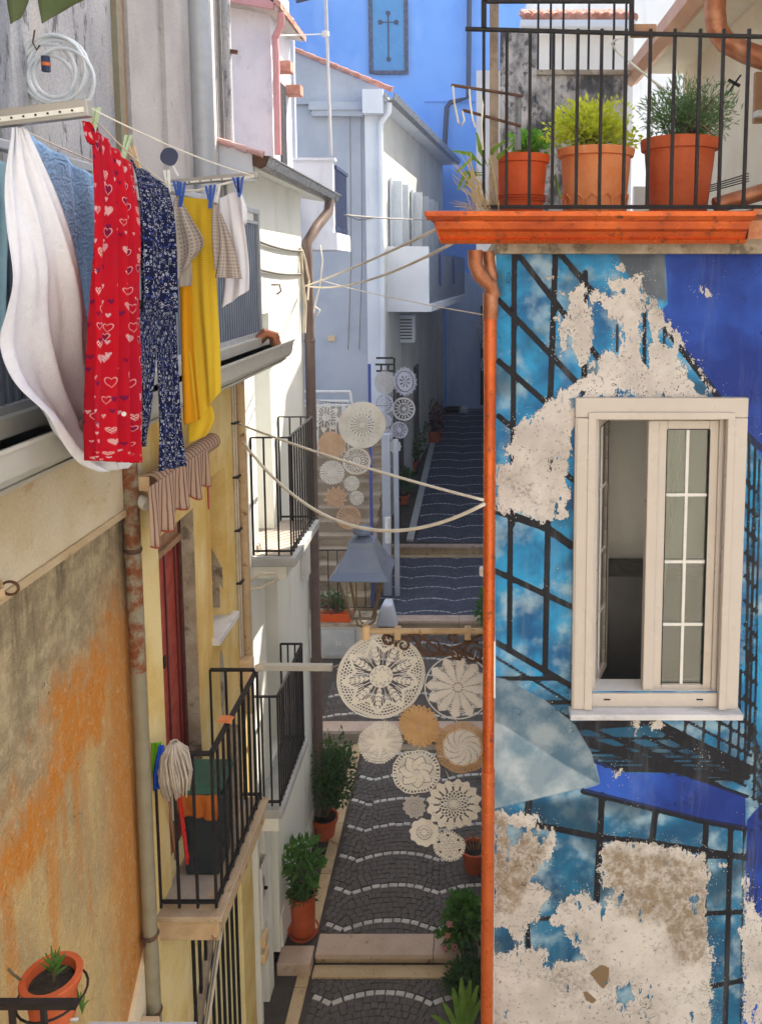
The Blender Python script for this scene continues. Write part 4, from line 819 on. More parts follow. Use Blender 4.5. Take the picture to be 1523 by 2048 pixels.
def cloth(name, pieces, mat, label, cat, parent=None, thick=.003, uvscale=(1,1), group=None, **kw):
    vs, fs, uv = [], [], []
    for (L, Rr, fo, sd, *k) in pieces:
        kk = dict(kw); kk.update(k[0] if k else {})
        v, f, u = cloth_grid(L, Rr, fo, seed=sd, **kk); n0 = len(vs); vs += [tuple(q) for q in v]; fs += [tuple(i+n0 for i in q) for q in f]; uv += u
    mb = MB(); mb.v = vs; mb.f = fs; ob = mb.build(name, mat, parent, smooth=True, fix=False)
    ul = ob.data.uv_layers.new(name='UVMap')
    for lp in ob.data.loops: ul.data[lp.index].uv = (uv[lp.vertex_index][0]*uvscale[0], uv[lp.vertex_index][1]*uvscale[1])
    if thick:
        s_ = ob.modifiers.new('s', 'SOLIDIFY'); s_.thickness = thick; s_.offset = 0
    if label: tag(ob, label, cat, group)
    return ob
def LY(pts, y0, y1=None):
    """pixel points to 3d with a depth running from y0 to y1 down the list"""
    y1 = y0 if y1 is None else y1; n = max(1, len(pts)-1); return [PY(p[0], p[1], y0+(y1-y0)*i/n) for i, p in enumerate(pts)]
n, c = cloth_mat('lace_curtain', (.82,.82,.74), (.70,.70,.62))
uvn = n.n('ShaderNodeUVMap').outputs[0]; wv = n.n('ShaderNodeTexWave'); n.l(uvn, wv.inputs[0]); wv.inputs['Scale'].default_value = 7; wv.inputs['Distortion'].default_value = 6
M['lace'] = fin_cloth(n, n.mix(wv.outputs['Fac'], c, (.45,.43,.34)), .4)
cloth('curtain', [([(1.13,4.93,6.1),(1.13,4.93,5.6),(1.13,4.93,4.9)], [(1.33,4.93,6.1),(1.27,4.93,5.6),(1.20,4.93,4.9)], (.012,4,0), 3)], M['lace'], 'lace curtain hanging behind the closed casement pane', 'curtain', uvscale=(1,3))
cloth('curtain', [([(.75,4.98,6.1),(.75,4.98,5.2),(.75,4.98,4.4)], [(.83,5.08,6.1),(.83,5.08,5.2),(.83,5.08,4.4)], (.02,3,0), 5)], M['green_canvas'], 'olive curtain gathered beside the open casement', 'curtain')
# orange gutter on the mural house
gz = PY(1200,440,4.42).z
go = empty('roof_gutter', (.9, 4.5, gz)); go.parent = mh; go.location = Vector((.9, 4.5, gz))-mh.location
gx0, gx1 = PY(900,470,4.45).x, PY(1497,455,4.45).x
gpr = [(4.60,.035),(4.60,-.10),(4.57,-.125),(4.515,-.125),(4.50,-.105),(4.52,-.092),(4.50,-.06),(4.475,-.045),(4.46,-.015),(4.46,-.006),(4.40,.0),(4.385,.02),(4.385,.045),(4.40,.048),(4.40,.03),(4.47,.02),(4.53,-.08),(4.58,-.09),(4.585,.035)]
def gl(x, skew): return lambda p, q: (x-(4.60-p)*skew, p, gz+q-.006*0)
MB().prism(gpr, gl(gx0, .62), gl(gx1, -.05)).build('trough', M['coppergut'], go)
MB().prism([(4.60,.035),(4.60,-.10),(4.57,-.125),(4.515,-.125),(4.46,-.015),(4.385,.02),(4.385,.045)], gl(gx0-.004, .62), gl(gx0+.004, .62)).build('end_cap', M['coppergut'], go)
MB().prism([(4.60,.06),(4.60,-.09),(4.50,-.10),(4.47,.0),(4.42,.03),(4.42,.06)], gl(gx1+.01, 0), gl(gx1+.5, 0)).build('trough', M['oldcopper'], go)
# orange downpipe
dp = [PY(950,500,4.55), PY(950,530,4.55), PY(960,552,4.57), PY(980,570,4.6), PY(986,590,4.62)]
xb = .075
MB().tube(dp+[(xb+.012,4.62,6.85)], .042, 16).build('downpipe_elbow', M['oldcopper'], mh, smooth='auto')
MB().tube([PY(975,502,4.66), PY(978,530,4.66), PY(984,560,4.66)], .035, 12).build('downpipe_elbow', M['oldcopper'], mh, smooth='auto')
MB().tube([(xb+.012,4.62,6.87),(xb+.012,4.62,6.72)], .044, 16).build('downpipe_joint', M['oldcopper'], mh, smooth='auto')
MB().tube([(xb+.01,4.62,6.73),(xb+.01,4.62,6.48)], .039, 16).build('downpipe', M['copper'], mh, smooth='auto')
MB().tube([(xb+.01,4.62,6.50),(xb+.004,4.62,3.9)], .036, 16).build('downpipe', M['coppergut'], mh, smooth='auto')
MB().tube([(xb+.004,4.62,3.95),(xb-.01,4.62,0)], .04, 16).build('downpipe', M['copper'], mh, smooth='auto')
MB().box(.108, .122, 4.60, 4.70, 4.42, 4.78).build('sun_sliver_strip', M['whitepaint'], mh, bevel=.004)  # white paint standing for a sliver of sun on the wall edge
# ------------------------------------------------------------------ terrace above the mural house
tz = 7.20
xs_top = [966.6,1012,1058,1104,1152,1199,1247,1295,1343,1393,1439,1489]
rl = empty('terrace_railing', (.9, 4.66, tz), 'dark iron railing in front of the terracotta pots above the orange gutter', 'railing')
zt0 = PY(1200,58,4.66).z; zb0 = PY(1200,414,4.66).z; fb = None
for k, xp in enumerate(xs_top+[1541, 1590]):
    X = PY(xp, 300, 4.66).x
    if fb is None: fb = MB().box(X-.009, X+.009, 4.651, 4.669, zb0, zt0).build('bar', M['iron'], rl); X0 = X
    else: copy_obj(fb, (X-X0, 0, 0), rl)
X1 = PY(1620,300,4.66).x; XL = PY(930,50,4.66).x
MB().bar((XL,4.66,zt0), (X1,4.66,zt0-.05), .03, .018).build('top_rail', M['iron'], rl); MB().bar((X0,4.66,zb0), (X1,4.66,zb0), .022, .022).build('bottom_rail', M['iron'], rl)
MB().bar((X0,4.66,zt0), (X0,4.66,zt0+.22), .03).build('post', M['iron'], rl); MB().bar((X0,4.66,zt0+.15), (PY(1260,8,4.66).x,4.66,zt0+.15), .03, .018).build('upper_rail', M['iron'], rl)
MB().bar((PY(1262,40,4.66).x,4.66,zt0-.02), (PY(1262,0,4.66).x,4.66,zt0+.3), .025).build('post', M['iron'], rl)
MB().bar((X0+.06,4.75,zb0-.1), (X0+.06,4.75,zt0+.3), .05).build('old_post', M['wood'], rl)
# line arms on the railing
ar = empty('line_bracket', (X0, 4.7, 7.9), 'rusty rod arms with looped white rope at the end of the terrace railing', 'line arm')
for (a, b) in (((902,170),(1045,192)), ((925,220),(1040,252))):
    MB().tube([PY(*a,4.62), PY(*b,4.72)], .009, 8).build('rod', M['rustiron'], ar)
MB().tube([PY(1035,190,4.75), PY(1035,300,4.75)], .02, 8).build('upright', M['gutgrey'], ar)
for pts in ([(905,172),(908,205),(916,245),(922,252),(928,240),(924,222)], [(938,178),(940,210),(945,240),(950,255)], [(960,190),(965,210),(962,250),(965,300)]):
    MB().tube(LY(pts, 4.61), .006, 6).build('rope_loop', M['rope'], ar, smooth=True)
def pot(name, label, c, rt, rb, h, mat, rim=.03, rimh=.05, seg=28, soil=True, saucer=False, group='potted plants', ribs=0, bands=()):
    e = empty(name, c, label, 'pot', group)
    pr = [(rb*.9,0),(rb,.004)]+[(rb+(rt-rb)*t, h*t) for t in (.15,.3,.45,.6,.75)]+[(rb+(rt-rb)*.85,h-rimh),(rt+rim*.6,h-rimh+.004),(rt+rim,h-.006),(rt+rim*.8,h),(rt-.008,h),(rt-.014,h-.035)]
    for b in bands: pr = pr[:3]+pr[3:]
    mb = MB().lathe(pr, c, seg)
    if ribs:
        mb.v = [((x-c[0])*(1+.018*math.cos(ribs*math.atan2(y-c[1], x-c[0])))+c[0], (y-c[1])*(1+.018*math.cos(ribs*math.atan2(y-c[1], x-c[0])))+c[1], z) for x, y, z in mb.v]
    mb.build('body', mat, e, smooth='auto')
    if soil: MB().lathe([(0.001,h-.03),(rt-.012,h-.035)], c, seg).build('soil', M['soil'], e)
    if saucer: MB().lathe([(.001,-.0),(rb*1.25,.0),(rb*1.38,.035),(rb*1.33,.035),(rb*1.2,.012)], (c[0],c[1],c[2]-.012), seg).build('saucer', mat, e, smooth='auto')
    return e
def leaves(n, fn, size, asp=.4, seed=0, droop=.3, mb=None):
    """n leaves; fn(rng)->(point, outward dir)"""
    r = np.random.default_rng(seed); mb = mb or MB()
    for _ in range(n):
        p, d = fn(r); p = np.array(p, float); d = np.array(d, float)+r.normal(0, .45, 3); d[2] -= droop*r.uniform(-.6, 1); d /= np.linalg.norm(d)+1e-9
        s_ = np.cross(d, r.normal(0, 1, 3)); s_ /= np.linalg.norm(s_)+1e-9; nn = np.cross(s_, d)
        L = size*r.uniform(.6, 1.3); w = L*asp*.5
        mb.add([p, p+d*L*.45+s_*w+nn*L*.06, p+d*L, p+d*L*.45-s_*w+nn*L*.06, p+d*L*.5-nn*L*.03], [(0,1,4),(1,2,4),(2,3,4),(3,0,4)])
    return mb
def blobfn(c, rad, shell=.45, lumps=7, seed=0):
    r0 = np.random.default_rng(seed+99); c = np.array(c, float); rad = np.array(rad, float)
    lc = [c+rad*.62*(lambda v: v/np.linalg.norm(v))(r0.normal(0,1,3))*r0.uniform(.3,1) for _ in range(lumps)]
    lr = [r0.uniform(.38,.62) for _ in range(lumps)]
    def fn(r):
        k = r.integers(lumps); v = r.normal(0, 1, 3); v /= np.linalg.norm(v); q = r.uniform(shell, 1)**.6
        return lc[k]+rad*lr[k]*v*q, v*.8+np.array((0,0,.25))
    return fn
def stems(base, tips, r0, mat, parent, name='stem'):
    mb = MB()
    for t in tips:
        b = Vector(base)+Vector((random.uniform(-.04,.04), random.uniform(-.04,.04), 0)); t = Vector(t); m = b.lerp(t, .5)+Vector((random.uniform(-.04,.04), random.uniform(-.04,.04), .03))
        mb.tube([b, m, t], [r0, r0*.7, r0*.35], 5)
    return mb.build(name, mat, parent)
M['lf_yellow'] = leaf_mat('yellow_green_leaf', (.34,.44,.02), (.60,.66,.06), .6, (.55,.42,.10)); M['lf_mint'] = leaf_mat('mint_leaf', (.08,.26,.02), (.18,.42,.05), .5)
M['lf_rose'] = leaf_mat('rosemary_leaf', (.06,.15,.04), (.15,.26,.09), .4, (.25,.28,.2)); M['lf_dark'] = leaf_mat('dark_green_leaf', (.03,.075,.018), (.07,.15,.035), .3)
M['lf_mid'] = leaf_mat('mid_green_leaf', (.045,.13,.02), (.10,.25,.045), .4); M['lf_blade'] = leaf_mat('strap_leaf', (.10,.20,.02), (.2,.34,.05), .4)
M['lf_dry'] = leaf_mat('dry_grass', (.42,.30,.12), (.56,.44,.24), .4); M['lf_red'] = leaf_mat('dark_red_leaf', (.10,.02,.03), (.2,.03,.05), .3)
M['petal'] = leaf_mat('pink_petal', (.62,.22,.22), (.72,.36,.34), .4); M['bark'] = paint('plant_stem', (.12,.08,.05), (.07,.09,.03), .8)
YP = 4.95
def tpot(name, label, xl, xr, yt, yb, mat, bot=.78, **k):
    p = PY((xl+xr)/2, yb, YP); rt = (xr-xl)/2/F*YP*_c; h = PY(0, yt, YP).z-p.z
    return pot(name, label, Vector((p.x, YP, tz+.015)), rt-.02, (rt-.02)*bot, PY((xl+xr)/2, yt, YP).z-tz-.015, mat, **k), Vector((p.x, YP, PY((xl+xr)/2, yt, YP).z))
e1, c1 = tpot('plant_pot', 'orange plastic pot with ridges, nearest the railing post', 980, 1100, 312, 420, M['plasticpot'], .75, rim=.015)
for z in (.72, .78, .84): MB().lathe([(.15,-.005),(.162,0),(.15,.005)], (c1.x, c1.y, tz+.26*z+.03), 24).build('ridge', M['plasticpot'], e1, smooth=True)
e2, c2 = tpot('plant_pot', 'pale terracotta pot with moulded arches, middle of the terrace pots', 1112, 1265, 300, 415, M['terracotta2'], .8, rim=.02, saucer=True)
for k in range(14):
    a0 = 2*math.pi*k/14; r_ = .195
    MB().tube([(c2.x+r_*.93*math.cos(a0-.16), c2.y+r_*.93*math.sin(a0-.16), tz+.12), (c2.x+r_*math.cos(a0-.16), c2.y+r_*math.sin(a0-.16), tz+.22), (c2.x+(r_+.006)*math.cos(a0), c2.y+(r_+.006)*math.sin(a0), tz+.25), (c2.x+r_*math.cos(a0+.16), c2.y+r_*math.sin(a0+.16), tz+.22), (c2.x+r_*.93*math.cos(a0+.16), c2.y+r_*.93*math.sin(a0+.16), tz+.12)], .006, 5).build('moulded_arch', M['terracotta2'], e2)
e3, c3 = tpot('plant_pot', 'large red terracotta pot holding the rosemary', 1278, 1432, 280, 405, M['terracotta'], .72, rim=.018, rimh=.07, saucer=True)
def plant(name, label, c, rad, n, size, asp, mat, seed, off=(0,0,0), st=8, sm='bark', droop=.3, shell=.3, lumps=8, cat='plant', group=None, par_h=0):
    e = empty(name, c, label, cat, group); cc = Vector(c)+Vector(off)
    fn = blobfn(cc, rad, shell, lumps, seed)
    leaves(n, fn, size, asp, seed, droop).build('foliage', M[mat], e, fix=False)
    rr = np.random.default_rng(seed+5); stems(c, [fn(rr)[0] for _ in range(st)], .006 if rad[2] < .3 else .011, M[sm], e, 'stems'); return e
plant('herb_plant', 'small bright green mint growing in the orange plastic pot', c1-Vector((0,0,.03)), (.13,.12,.13), 420, .045, .5, 'lf_mint', 1, (.06,0,.08))
plant('herb_plant', 'bushy yellow green marjoram in the arched terracotta pot', c2-Vector((0,0,.03)), (.34,.24,.20), 2600, .038, .5, 'lf_yellow', 2, (-.02,0,.15), 24, lumps=18)
plant('rosemary_plant', 'wide grey green rosemary bush in the red terracotta pot', c3-Vector((0,0,.03)), (.38,.28,.24), 3400, .045, .16, 'lf_rose', 3, (.05,0,.18), 40, droop=-.5, lumps=22)
e = empty('strap_plant', PY(975,400,4.85), 'strap leaved plant leaning out beside the railing post', 'plant'); mb = MB(); bs = PY(975,330,4.82)
def blade(mb, pts, w, nrm=(0,-1,0)):
    P = [Vector(p) for p in pts]; nn = Vector(nrm); n0 = len(mb.v); k = len(P)
    for i, p in enumerate(P):
        d = (P[min(i+1,k-1)]-P[max(i-1,0)]).normalized(); s_ = d.cross(nn).normalized(); ww = w*math.sin(math.pi*min(1, .12+.88*(1-i/(k-1))))*.5
        mb.v += [tuple(p+s_*ww), tuple(p+nn*ww*.25), tuple(p-s_*ww)]
    for i in range(k-1):
        a = n0+3*i; mb.f += [(a,a+1,a+4,a+3),(a+1,a+2,a+5,a+4)]
for pts in ([(972,340),(940,308),(905,302)], [(972,340),(945,315),(912,345)], [(972,345),(930,345),(915,380)], [(972,350),(940,350),(928,375)], [(975,335),(960,300),(952,265)], [(975,340),(1000,310),(1025,290)], [(975,335),(985,300),(1010,280)], [(1098,395),(1108,350),(1120,395)]): blade(mb, LY(pts, 4.80, 4.6), .028)
mb.build('leaves', M['lf_blade'], e, smooth=True)
e = empty('dry_grass_tuft', PY(960,430,4.75), 'dry straw coloured grass at the end of the orange gutter', 'grass'); mb = MB()
for k in range(60):
    x0 = random.uniform(945, 1000); x1 = x0+random.uniform(-70, 10); y1 = random.uniform(300, 420)
    blade(mb, LY([(x0,436),((x0*.6+x1*.4),(436*.5+y1*.5-10)),(x1,y1)], random.uniform(4.5,4.8)), .006)
mb.build('stalks', M['lf_dry'], e)
pot('plant_pot', 'tiny terracotta pot squeezed between the two largest terrace pots', Vector((PY(1272,415,4.8).x, 4.8, tz+.01)), .035, .028, .09, M['plasticpot'], rim=.006, rimh=.015)
pot('plant_pot', 'dark teal pot hidden behind the orange plastic pot', Vector((PY(1107,415,5.25).x, 5.2, tz+.01)), .085, .065, .16, M['corr'], rim=.01, rimh=.03)
MB().bar((PY(1400,250,4.88).x,4.86,PY(1400,250,4.88).z), (PY(1432,285,4.88).x,4.86,PY(1430,280,4.88).z), .018, .006).build('plant_label', M['woodbeam'], None)
tag(bpy.data.objects['plant_label'], 'thin wooden stick poking out of the rosemary pot', 'stick')
# mouldy wall, house behind with railing
mw = empty('mouldy_wall', (.9, 8.6, 7.2), 'black stained concrete wall behind the terrace pots', 'wall')
pa, pb_ = PY(1000,60,8.6), PY(1252,330,8.6); pm_ = PY(1072,150,8.6)
MB().box(pa.x, pm_.x, 8.6, 8.75, 7.0, pa.z).build('pier', M['mould_wall'], mw); MB().box(pm_.x, pb_.x, 8.62, 8.75, 7.0, pm_.z).build('wall_panel', M['mould_wall'], mw); MB().box(pm_.x, pb_.x+.02, 8.58, 8.79, pm_.z, pm_.z+.05).build('coping', M['concrete'], mw)
MB().box(pa.x-.25, pa.x, 8.62, 8.7, 7.0, PY(980,140,8.6).z).build('side_panel', M['greywhite'], mw)
rl2 = empty('terrace_railing', (1.2, 8.68, pm_.z+.05), 'thin iron railing on top of the mouldy wall', 'railing')
for xp in (1075,1100,1125,1176,1226,1250):
    p = PY(xp,100,8.68); MB().box(p.x-.011, p.x+.011, 8.67, 8.69, pm_.z+.05, PY(0,-20,8.68).z).build('bar', M['iron'], rl2)
MB().bar((pm_.x,8.68,PY(0,62,8.68).z), (pb_.x,8.68,PY(0,66,8.68).z), .02, .02).build('middle_rail', M['iron'], rl2)
th = empty('tiled_roof_house', (2, 11, 7), 'white house with wavy terracotta roof tiles behind the mouldy wall', 'house')
q0, q1 = PY(1045,50,11), PY(1262,150,11)
MB().box(q0.x+.15, q1.x+.02, 11.0, 12.0, 5, q0.z-.12).build('wall', M['offwhite'], th); MB().box(q0.x-.05, q1.x, 10.75, 10.95, q0.z-.10, q0.z).build('gutter', M['greywhite'], th, bevel=.02)
first = None
for k in range(12):
    x = q0.x+.05+k*.125
    for j in range(3): MB().tube([(x,10.78+.35*j,q0.z+.03+.12*j),(x,11.2+.35*j,q0.z+.20+.12*j)], [.062,.05], 8).build('roof_tile', M['tile'], th, smooth='auto')
MB().hexa([(q0.x,10.8,q0.z-.0),(q1.x,10.8,q0.z),(q1.x,12.2,q0.z+.5),(q0.x,12.2,q0.z+.5)], [(q0.x,10.8,q0.z+.02),(q1.x,10.8,q0.z+.02),(q1.x,12.2,q0.z+.52),(q0.x,12.2,q0.z+.52)]).build('roof', M['tile'], th)
# beige house with orange eave board on the right
bh = empty('beige_house', (2.2, 7, 7.2), 'sunlit beige house with pale copper eave gutter behind the rosemary', 'house')
EX, EZ = 1.72, 9.03
ew = [(EX-.10,EZ+.14),(EX-.10,EZ+.02),(EX-.02,EZ-.04),(EX+.05,EZ+.0),(EX+.10,EZ+.10),(EX+.30,EZ+.12),(EX+.30,EZ+.16)]
MB().prism(ew, lambda p, q: (p, 4.2, q), lambda p, q: (p, 9.0, q)).build('eave_gutter', paint('pale_copper_board', (.62,.34,.20), (.72,.48,.32), .45, .3, 5, .7), bh)
MB().box(EX+.1, 4.5, 4.2, 9.0, EZ+.10, EZ+.16).build('soffit', M['beige'], bh); MB().box(EX+.52, 4.5, 4.2, 8.9, 6.9, EZ+.10).build('wall', M['beige'], bh); MB().box(EX, EX+.5, 8.8, 8.9, 6.9, 7.9).build('low_wall', M['offwhite'], bh)
MB().box(EX+.3, EX+.53, 4.2, 8.9, 6.95, 7.32).build('step', M['offwhite'], bh)
pp = [PY(1432,-30,5.6), PY(1428,20,5.6), PY(1432,60,5.6), PY(1450,85,5.6), PY(1490,105,5.5), PY(1560,130,5.4)]
MB().tube(pp, .072, 16).build('eave_downpipe', M['oldcopper'], bh, smooth='auto')
MB().tube([PY(1428,412,4.8), PY(1520,385,4.8), PY(1600,360,4.8)], .05, 14).build('low_pipe', M['oldcopper'], bh, smooth='auto')
MB().bar(PY(1452,190,5.9), PY(1480,150,5.9), .012).build('stay_bracket', M['iron'], bh); MB().bar(PY(1455,160,5.9), PY(1478,172,5.9), .02).build('stay_bracket', M['iron'], bh)
MB().box(PY(1500,200,6.2).x, PY(1500,200,6.2).x+.3, 6.1, 6.15, PY(0,250,6.2).z, PY(0,150,6.2).z).build('window_frame', M['woodbeam'], bh)
MB().box(PY(1505,215,6.1).x, PY(1505,215,6.1).x+.35, 6.0, 6.1, PY(0,225,6.1).z-.04, PY(0,225,6.1).z).build('window_sill', M['marble'], bh)
e = empty('wire_rack', PY(1450,390,5.4), 'small wire drying frame lying beyond the last terracotta pot', 'frame')
for k in range(4): MB().tube([PY(1415,372+4*k,5.5-.05*k), PY(1496,347+5*k,5.5-.05*k)], .004, 5).build('wire', M['iron'], e)
e = empty('line_bracket', PY(1260,70,4.9), 'folded white clothes line bracket tied over the terrace railing', 'bracket')
MB().tube(LY([(1300,62),(1232,78),(1222,86),(1230,100),(1290,150),(1340,190)], 4.85, 5.3), .008, 6).build('frame', M['peg_white'], e); MB().box(PY(1262,60,4.7).x, PY(1310,60,4.7).x, 4.68, 4.74, PY(0,72,4.7).z, PY(0,50,4.7).z).build('foot', M['woodbeam'], e)
e = empty('alley_shade_block', (1.8, 12, .2), 'added unseen block behind the mural house corner, shading the alley', 'house')  # unseen blocks, added to shade the alley floor
MB().box(.42, 4.0, 8.2, 9.6, -.2, 6.6).build('wall', M['offwhite'], e); MB().box(.55, 4.0, 9.6, 16.5, -.2, 6.9).build('wall', M['offwhite'], e); MB().box(.75, 5.0, 16.5, 28.8, -.2, 7.1).build('wall', M['greywhite'], e); MB().box(1.2, 5.2, 19.4, 28.7, 7.1, 13.3).build('upper_sun_block', M['greywhite'], e)  # upper block added to keep sun off the grey house side wall
e = empty('bounce_facade', (0, -1.4, -.3), 'added pale facade behind the camera, bouncing sun onto the near walls', 'house'); MB().box(-6.5, 6.5, -1.8, -1.3, -.3, 12.5).build('wall', M['facade'], e); MB().box(-6.6, 6.6, -1.9, -1.0, 12.5, 12.7).build('eave', M['offwhite'], e)  # added behind the camera as a sunlit bounce surface for warm fill
for x in (-4.5, -1.9, 1.9, 4.5):
    for z in (1.0, 4.2, 7.2): MB().box(x-.5, x+.5, -1.32, -1.28, z, z+1.7).build('shutter', M['shutter'], e)
e = empty('sun_block_tower', (5.5, 11, -.3), 'added unseen tower keeping the sun off the near left wall and laundry', 'house'); MB().box(4.2, 8.5, 9.3, 12.7, -.3, 21.5).build('wall', M['beige'], e); MB().box(4.1, 8.6, 9.2, 12.8, 21.5, 21.8).build('roof', M['tile'], e)  # out of view, added to block the sun from the near left side
# ------------------------------------------------------------------ terrace railing of the yellow house (folded sheet metal)
tr = empty('sheet_railing', (-1.75, 4, 6.45), 'blue grey ribbed sheet metal railing behind the hanging laundry', 'railing')
pts = []; y = 1.6; wv = .055
while y < 6.50: pts += [(y, 0), (y+wv*.45, 0), (y+wv*.5, -.022), (y+wv*.95, -.022)]; y += wv
mb = MB()
for (yy, dx) in pts: mb.v += [(-1.75+dx, yy, 6.50), (-1.75+dx, yy, 7.36)]
mb.f = [(2*i, 2*i+2, 2*i+3, 2*i+1) for i in range(len(pts)-1)]
o = mb.build('ribbed_sheet', M['corr'], tr, fix=False)
MB().box(-1.78, -1.73, 1.6, 6.52, 7.44, 7.48).build('top_rail', M['gutlight'], tr, bevel=.006); MB().box(-1.775, -1.74, 1.6, 6.52, 7.36, 7.385).build('sheet_cap', M['gutlight'], tr); MB().box(-1.785, -1.725, 1.6, 6.52, 6.47, 6.50).build('bottom_rail', M['gutlight'], tr)
for yy in (6.50, 5.1, 3.7, 2.3): MB().box(-1.775, -1.735, yy-.02, yy+.02, 6.47, 7.44).build('post', M['gutlight'], tr)
# ------------------------------------------------------------------ clothes line arms and lines
def arm(label, a, b, ya, yb, th):
    e = empty('clothes_rack', PY(*a, ya), label, 'clothes arm'); A, B = PY(*a, ya), PY(*b, yb)
    MB().bar(A, B, .03, th).build('channel', M['alu'], e, bevel=.003); d = (B-A).normalized()
    MB().bar(A+Vector((0,-.017,-.006)), A.lerp(B,.97)+Vector((0,-.017,-.006)), .004, th*.28).build('inner_strip', M['peg_white'], e)
    for k in range(9):
        q = A.lerp(B, .08+.1*k); MB().box(q.x-.003, q.x+.003, q.y-.0225, q.y-.0195, q.z-.009, q.z-.003).build('peg_hole', M['black'], e)
    return A, B
A1, B1 = arm('grey aluminium clothes arm with a punched strip, above the white sheet', (-60,245), (180,216), 2.66, 2.62, .055)
A2, B2_ = arm('slim grey clothes arm holding the yellow towel and white shirt', (300,370), (516,350), 3.98, 3.94, .03)
MB().tube([A2+Vector((.05,-.02,-.03)), A2.lerp(B2_, .45)+Vector((0,-.02,-.05)), B2_+Vector((-.02,-.02,-.01))], .006, 6).build('stay_rod', M['peg_white'], bpy.data.objects['clothes_rack.001'])
for k, (a, b) in enumerate(((PY(175,222,2.64), PY(345,375,3.96)), (PY(50,262,2.66), PY(345,372,3.97)), (PY(178,215,2.62), PY(510,352,3.95)))):
    o = MB().tube(hang(a, b, .02), .003, 5).build('clothes_line', M['rope']); tag(o, ['thin clothes line carrying the red heart print garment', 'thin clothes line carrying the pale blue quilt', 'thin empty outer clothes line between the two arm tips'][k], 'line')
# ------------------------------------------------------------------ cloth materials
def uvm(n): return n.n('ShaderNodeUVMap').outputs[0]
n, c = cloth_mat('white_sheet_cotton', (.82,.84,.90), (.77,.79,.86)); M['sheet'] = fin_cloth(n, c, .15, n.math('ADD', n.noise(9, 6, .6, dist=.8), n.math('MULTIPLY', n.noise(24, 4, .7, dist=1.2), .6)), .9)
n, c = cloth_mat('pale_blue_quilt', (.38,.64,.94), (.30,.55,.88)); w = n.n('ShaderNodeTexWave', bands_direction='Z'); n.l(n.pos, w.inputs[0]); w.inputs['Scale'].default_value = 9; w.inputs['Distortion'].default_value = 14; w.inputs['Detail'].default_value = 3; w.inputs['Detail Scale'].default_value = 2.5
M['quilt'] = fin_cloth(n, n.mix(n.ramp(n.noise(2.5, 3), .45, .7, 0, .5), c, (.45,.65,.88)), .12, w.outputs['Fac'], .35)
def hearts():
    n = N('red_heart_print'); uv = uvm(n); n.fin((1,1,1))
    def layer(scale, loc, rad):
        m = n.map(uv, (1,1,1), loc=loc); v = n.vor(scale, m, rand=.55); v.voronoi_dimensions = '2D'
        sub = n.n('ShaderNodeVectorMath', operation='SUBTRACT'); n.l(m, sub.inputs[0]); n.l(v.outputs['Position'], sub.inputs[1])
        # position comes out in unscaled space for 2D voronoi in 4.x
        x, y, _ = n.xyz(sub.outputs[0]); sep = n.n('ShaderNodeSeparateColor'); n.l(v.outputs['Color'], sep.inputs[0])
        x = n.math('MULTIPLY', x, scale); y = n.math('MULTIPLY', y, scale); ax = n.math('ABSOLUTE', x)
        yy = n.math('SUBTRACT', y, n.math('MULTIPLY', n.math('SQRT', ax), .42)); yy = n.math('MULTIPLY', n.math('ADD', yy, .08), 1.1)
        d = n.math('SQRT', n.math('ADD', n.math('MULTIPLY', x, x), n.math('MULTIPLY', yy, yy))); rr = n.math('MULTIPLY', n.math('ADD', n.math('MULTIPLY', sep.outputs[0], .5), .6), rad)
        return n.math('SUBTRACT', d, rr), sep
    base = n.mix(n.ramp(n.noise(3, 4), .4, .7, 0, .5), (.62,.008,.022), (.42,.006,.03))
    d, sep = layer(17, (0,0,0), .25); d2, sep2 = layer(22, (.37,.21,0), .18)
    ins = n.ramp(d, -.01, .01, 1, 0); ring = n.math('MULTIPLY', ins, n.ramp(d, -.06, -.045)); fill = n.math('MULTIPLY', ins, n.ramp(d, -.06, -.045, 1, 0))
    col = n.mix(n.math('MULTIPLY', fill, n.ramp(sep.outputs[1], .30, .34, 0, .85)), base, n.mix(n.ramp(sep.outputs[2], .45, .5), (.20,.005,.06), (.70,.35,.40)))
    ch = n.n('ShaderNodeTexChecker'); n.l(uv, ch.inputs[0]); ch.inputs['Scale'].default_value = 190
    col = n.mix(n.math('MULTIPLY', n.math('MULTIPLY', fill, n.ramp(sep.outputs[2], .68, .7)), ch.outputs['Fac']), col, (.8,.55,.5))
    col = n.mix(n.math('MULTIPLY', ring, n.ramp(sep.outputs[0], .25, .3, 0, .85)), col, (.78,.42,.42))
    i2 = n.ramp(d2, -.01, .01, 1, 0); col = n.mix(n.math('MULTIPLY', i2, n.ramp(sep2.outputs[1], .4, .45, 0, .8)), col, n.mix(n.ramp(sep2.outputs[0], .45, .5), (.75,.55,.60), (.12,.008,.08)))
    return fin_cloth(n, col, .3)
M['hearts'] = hearts()
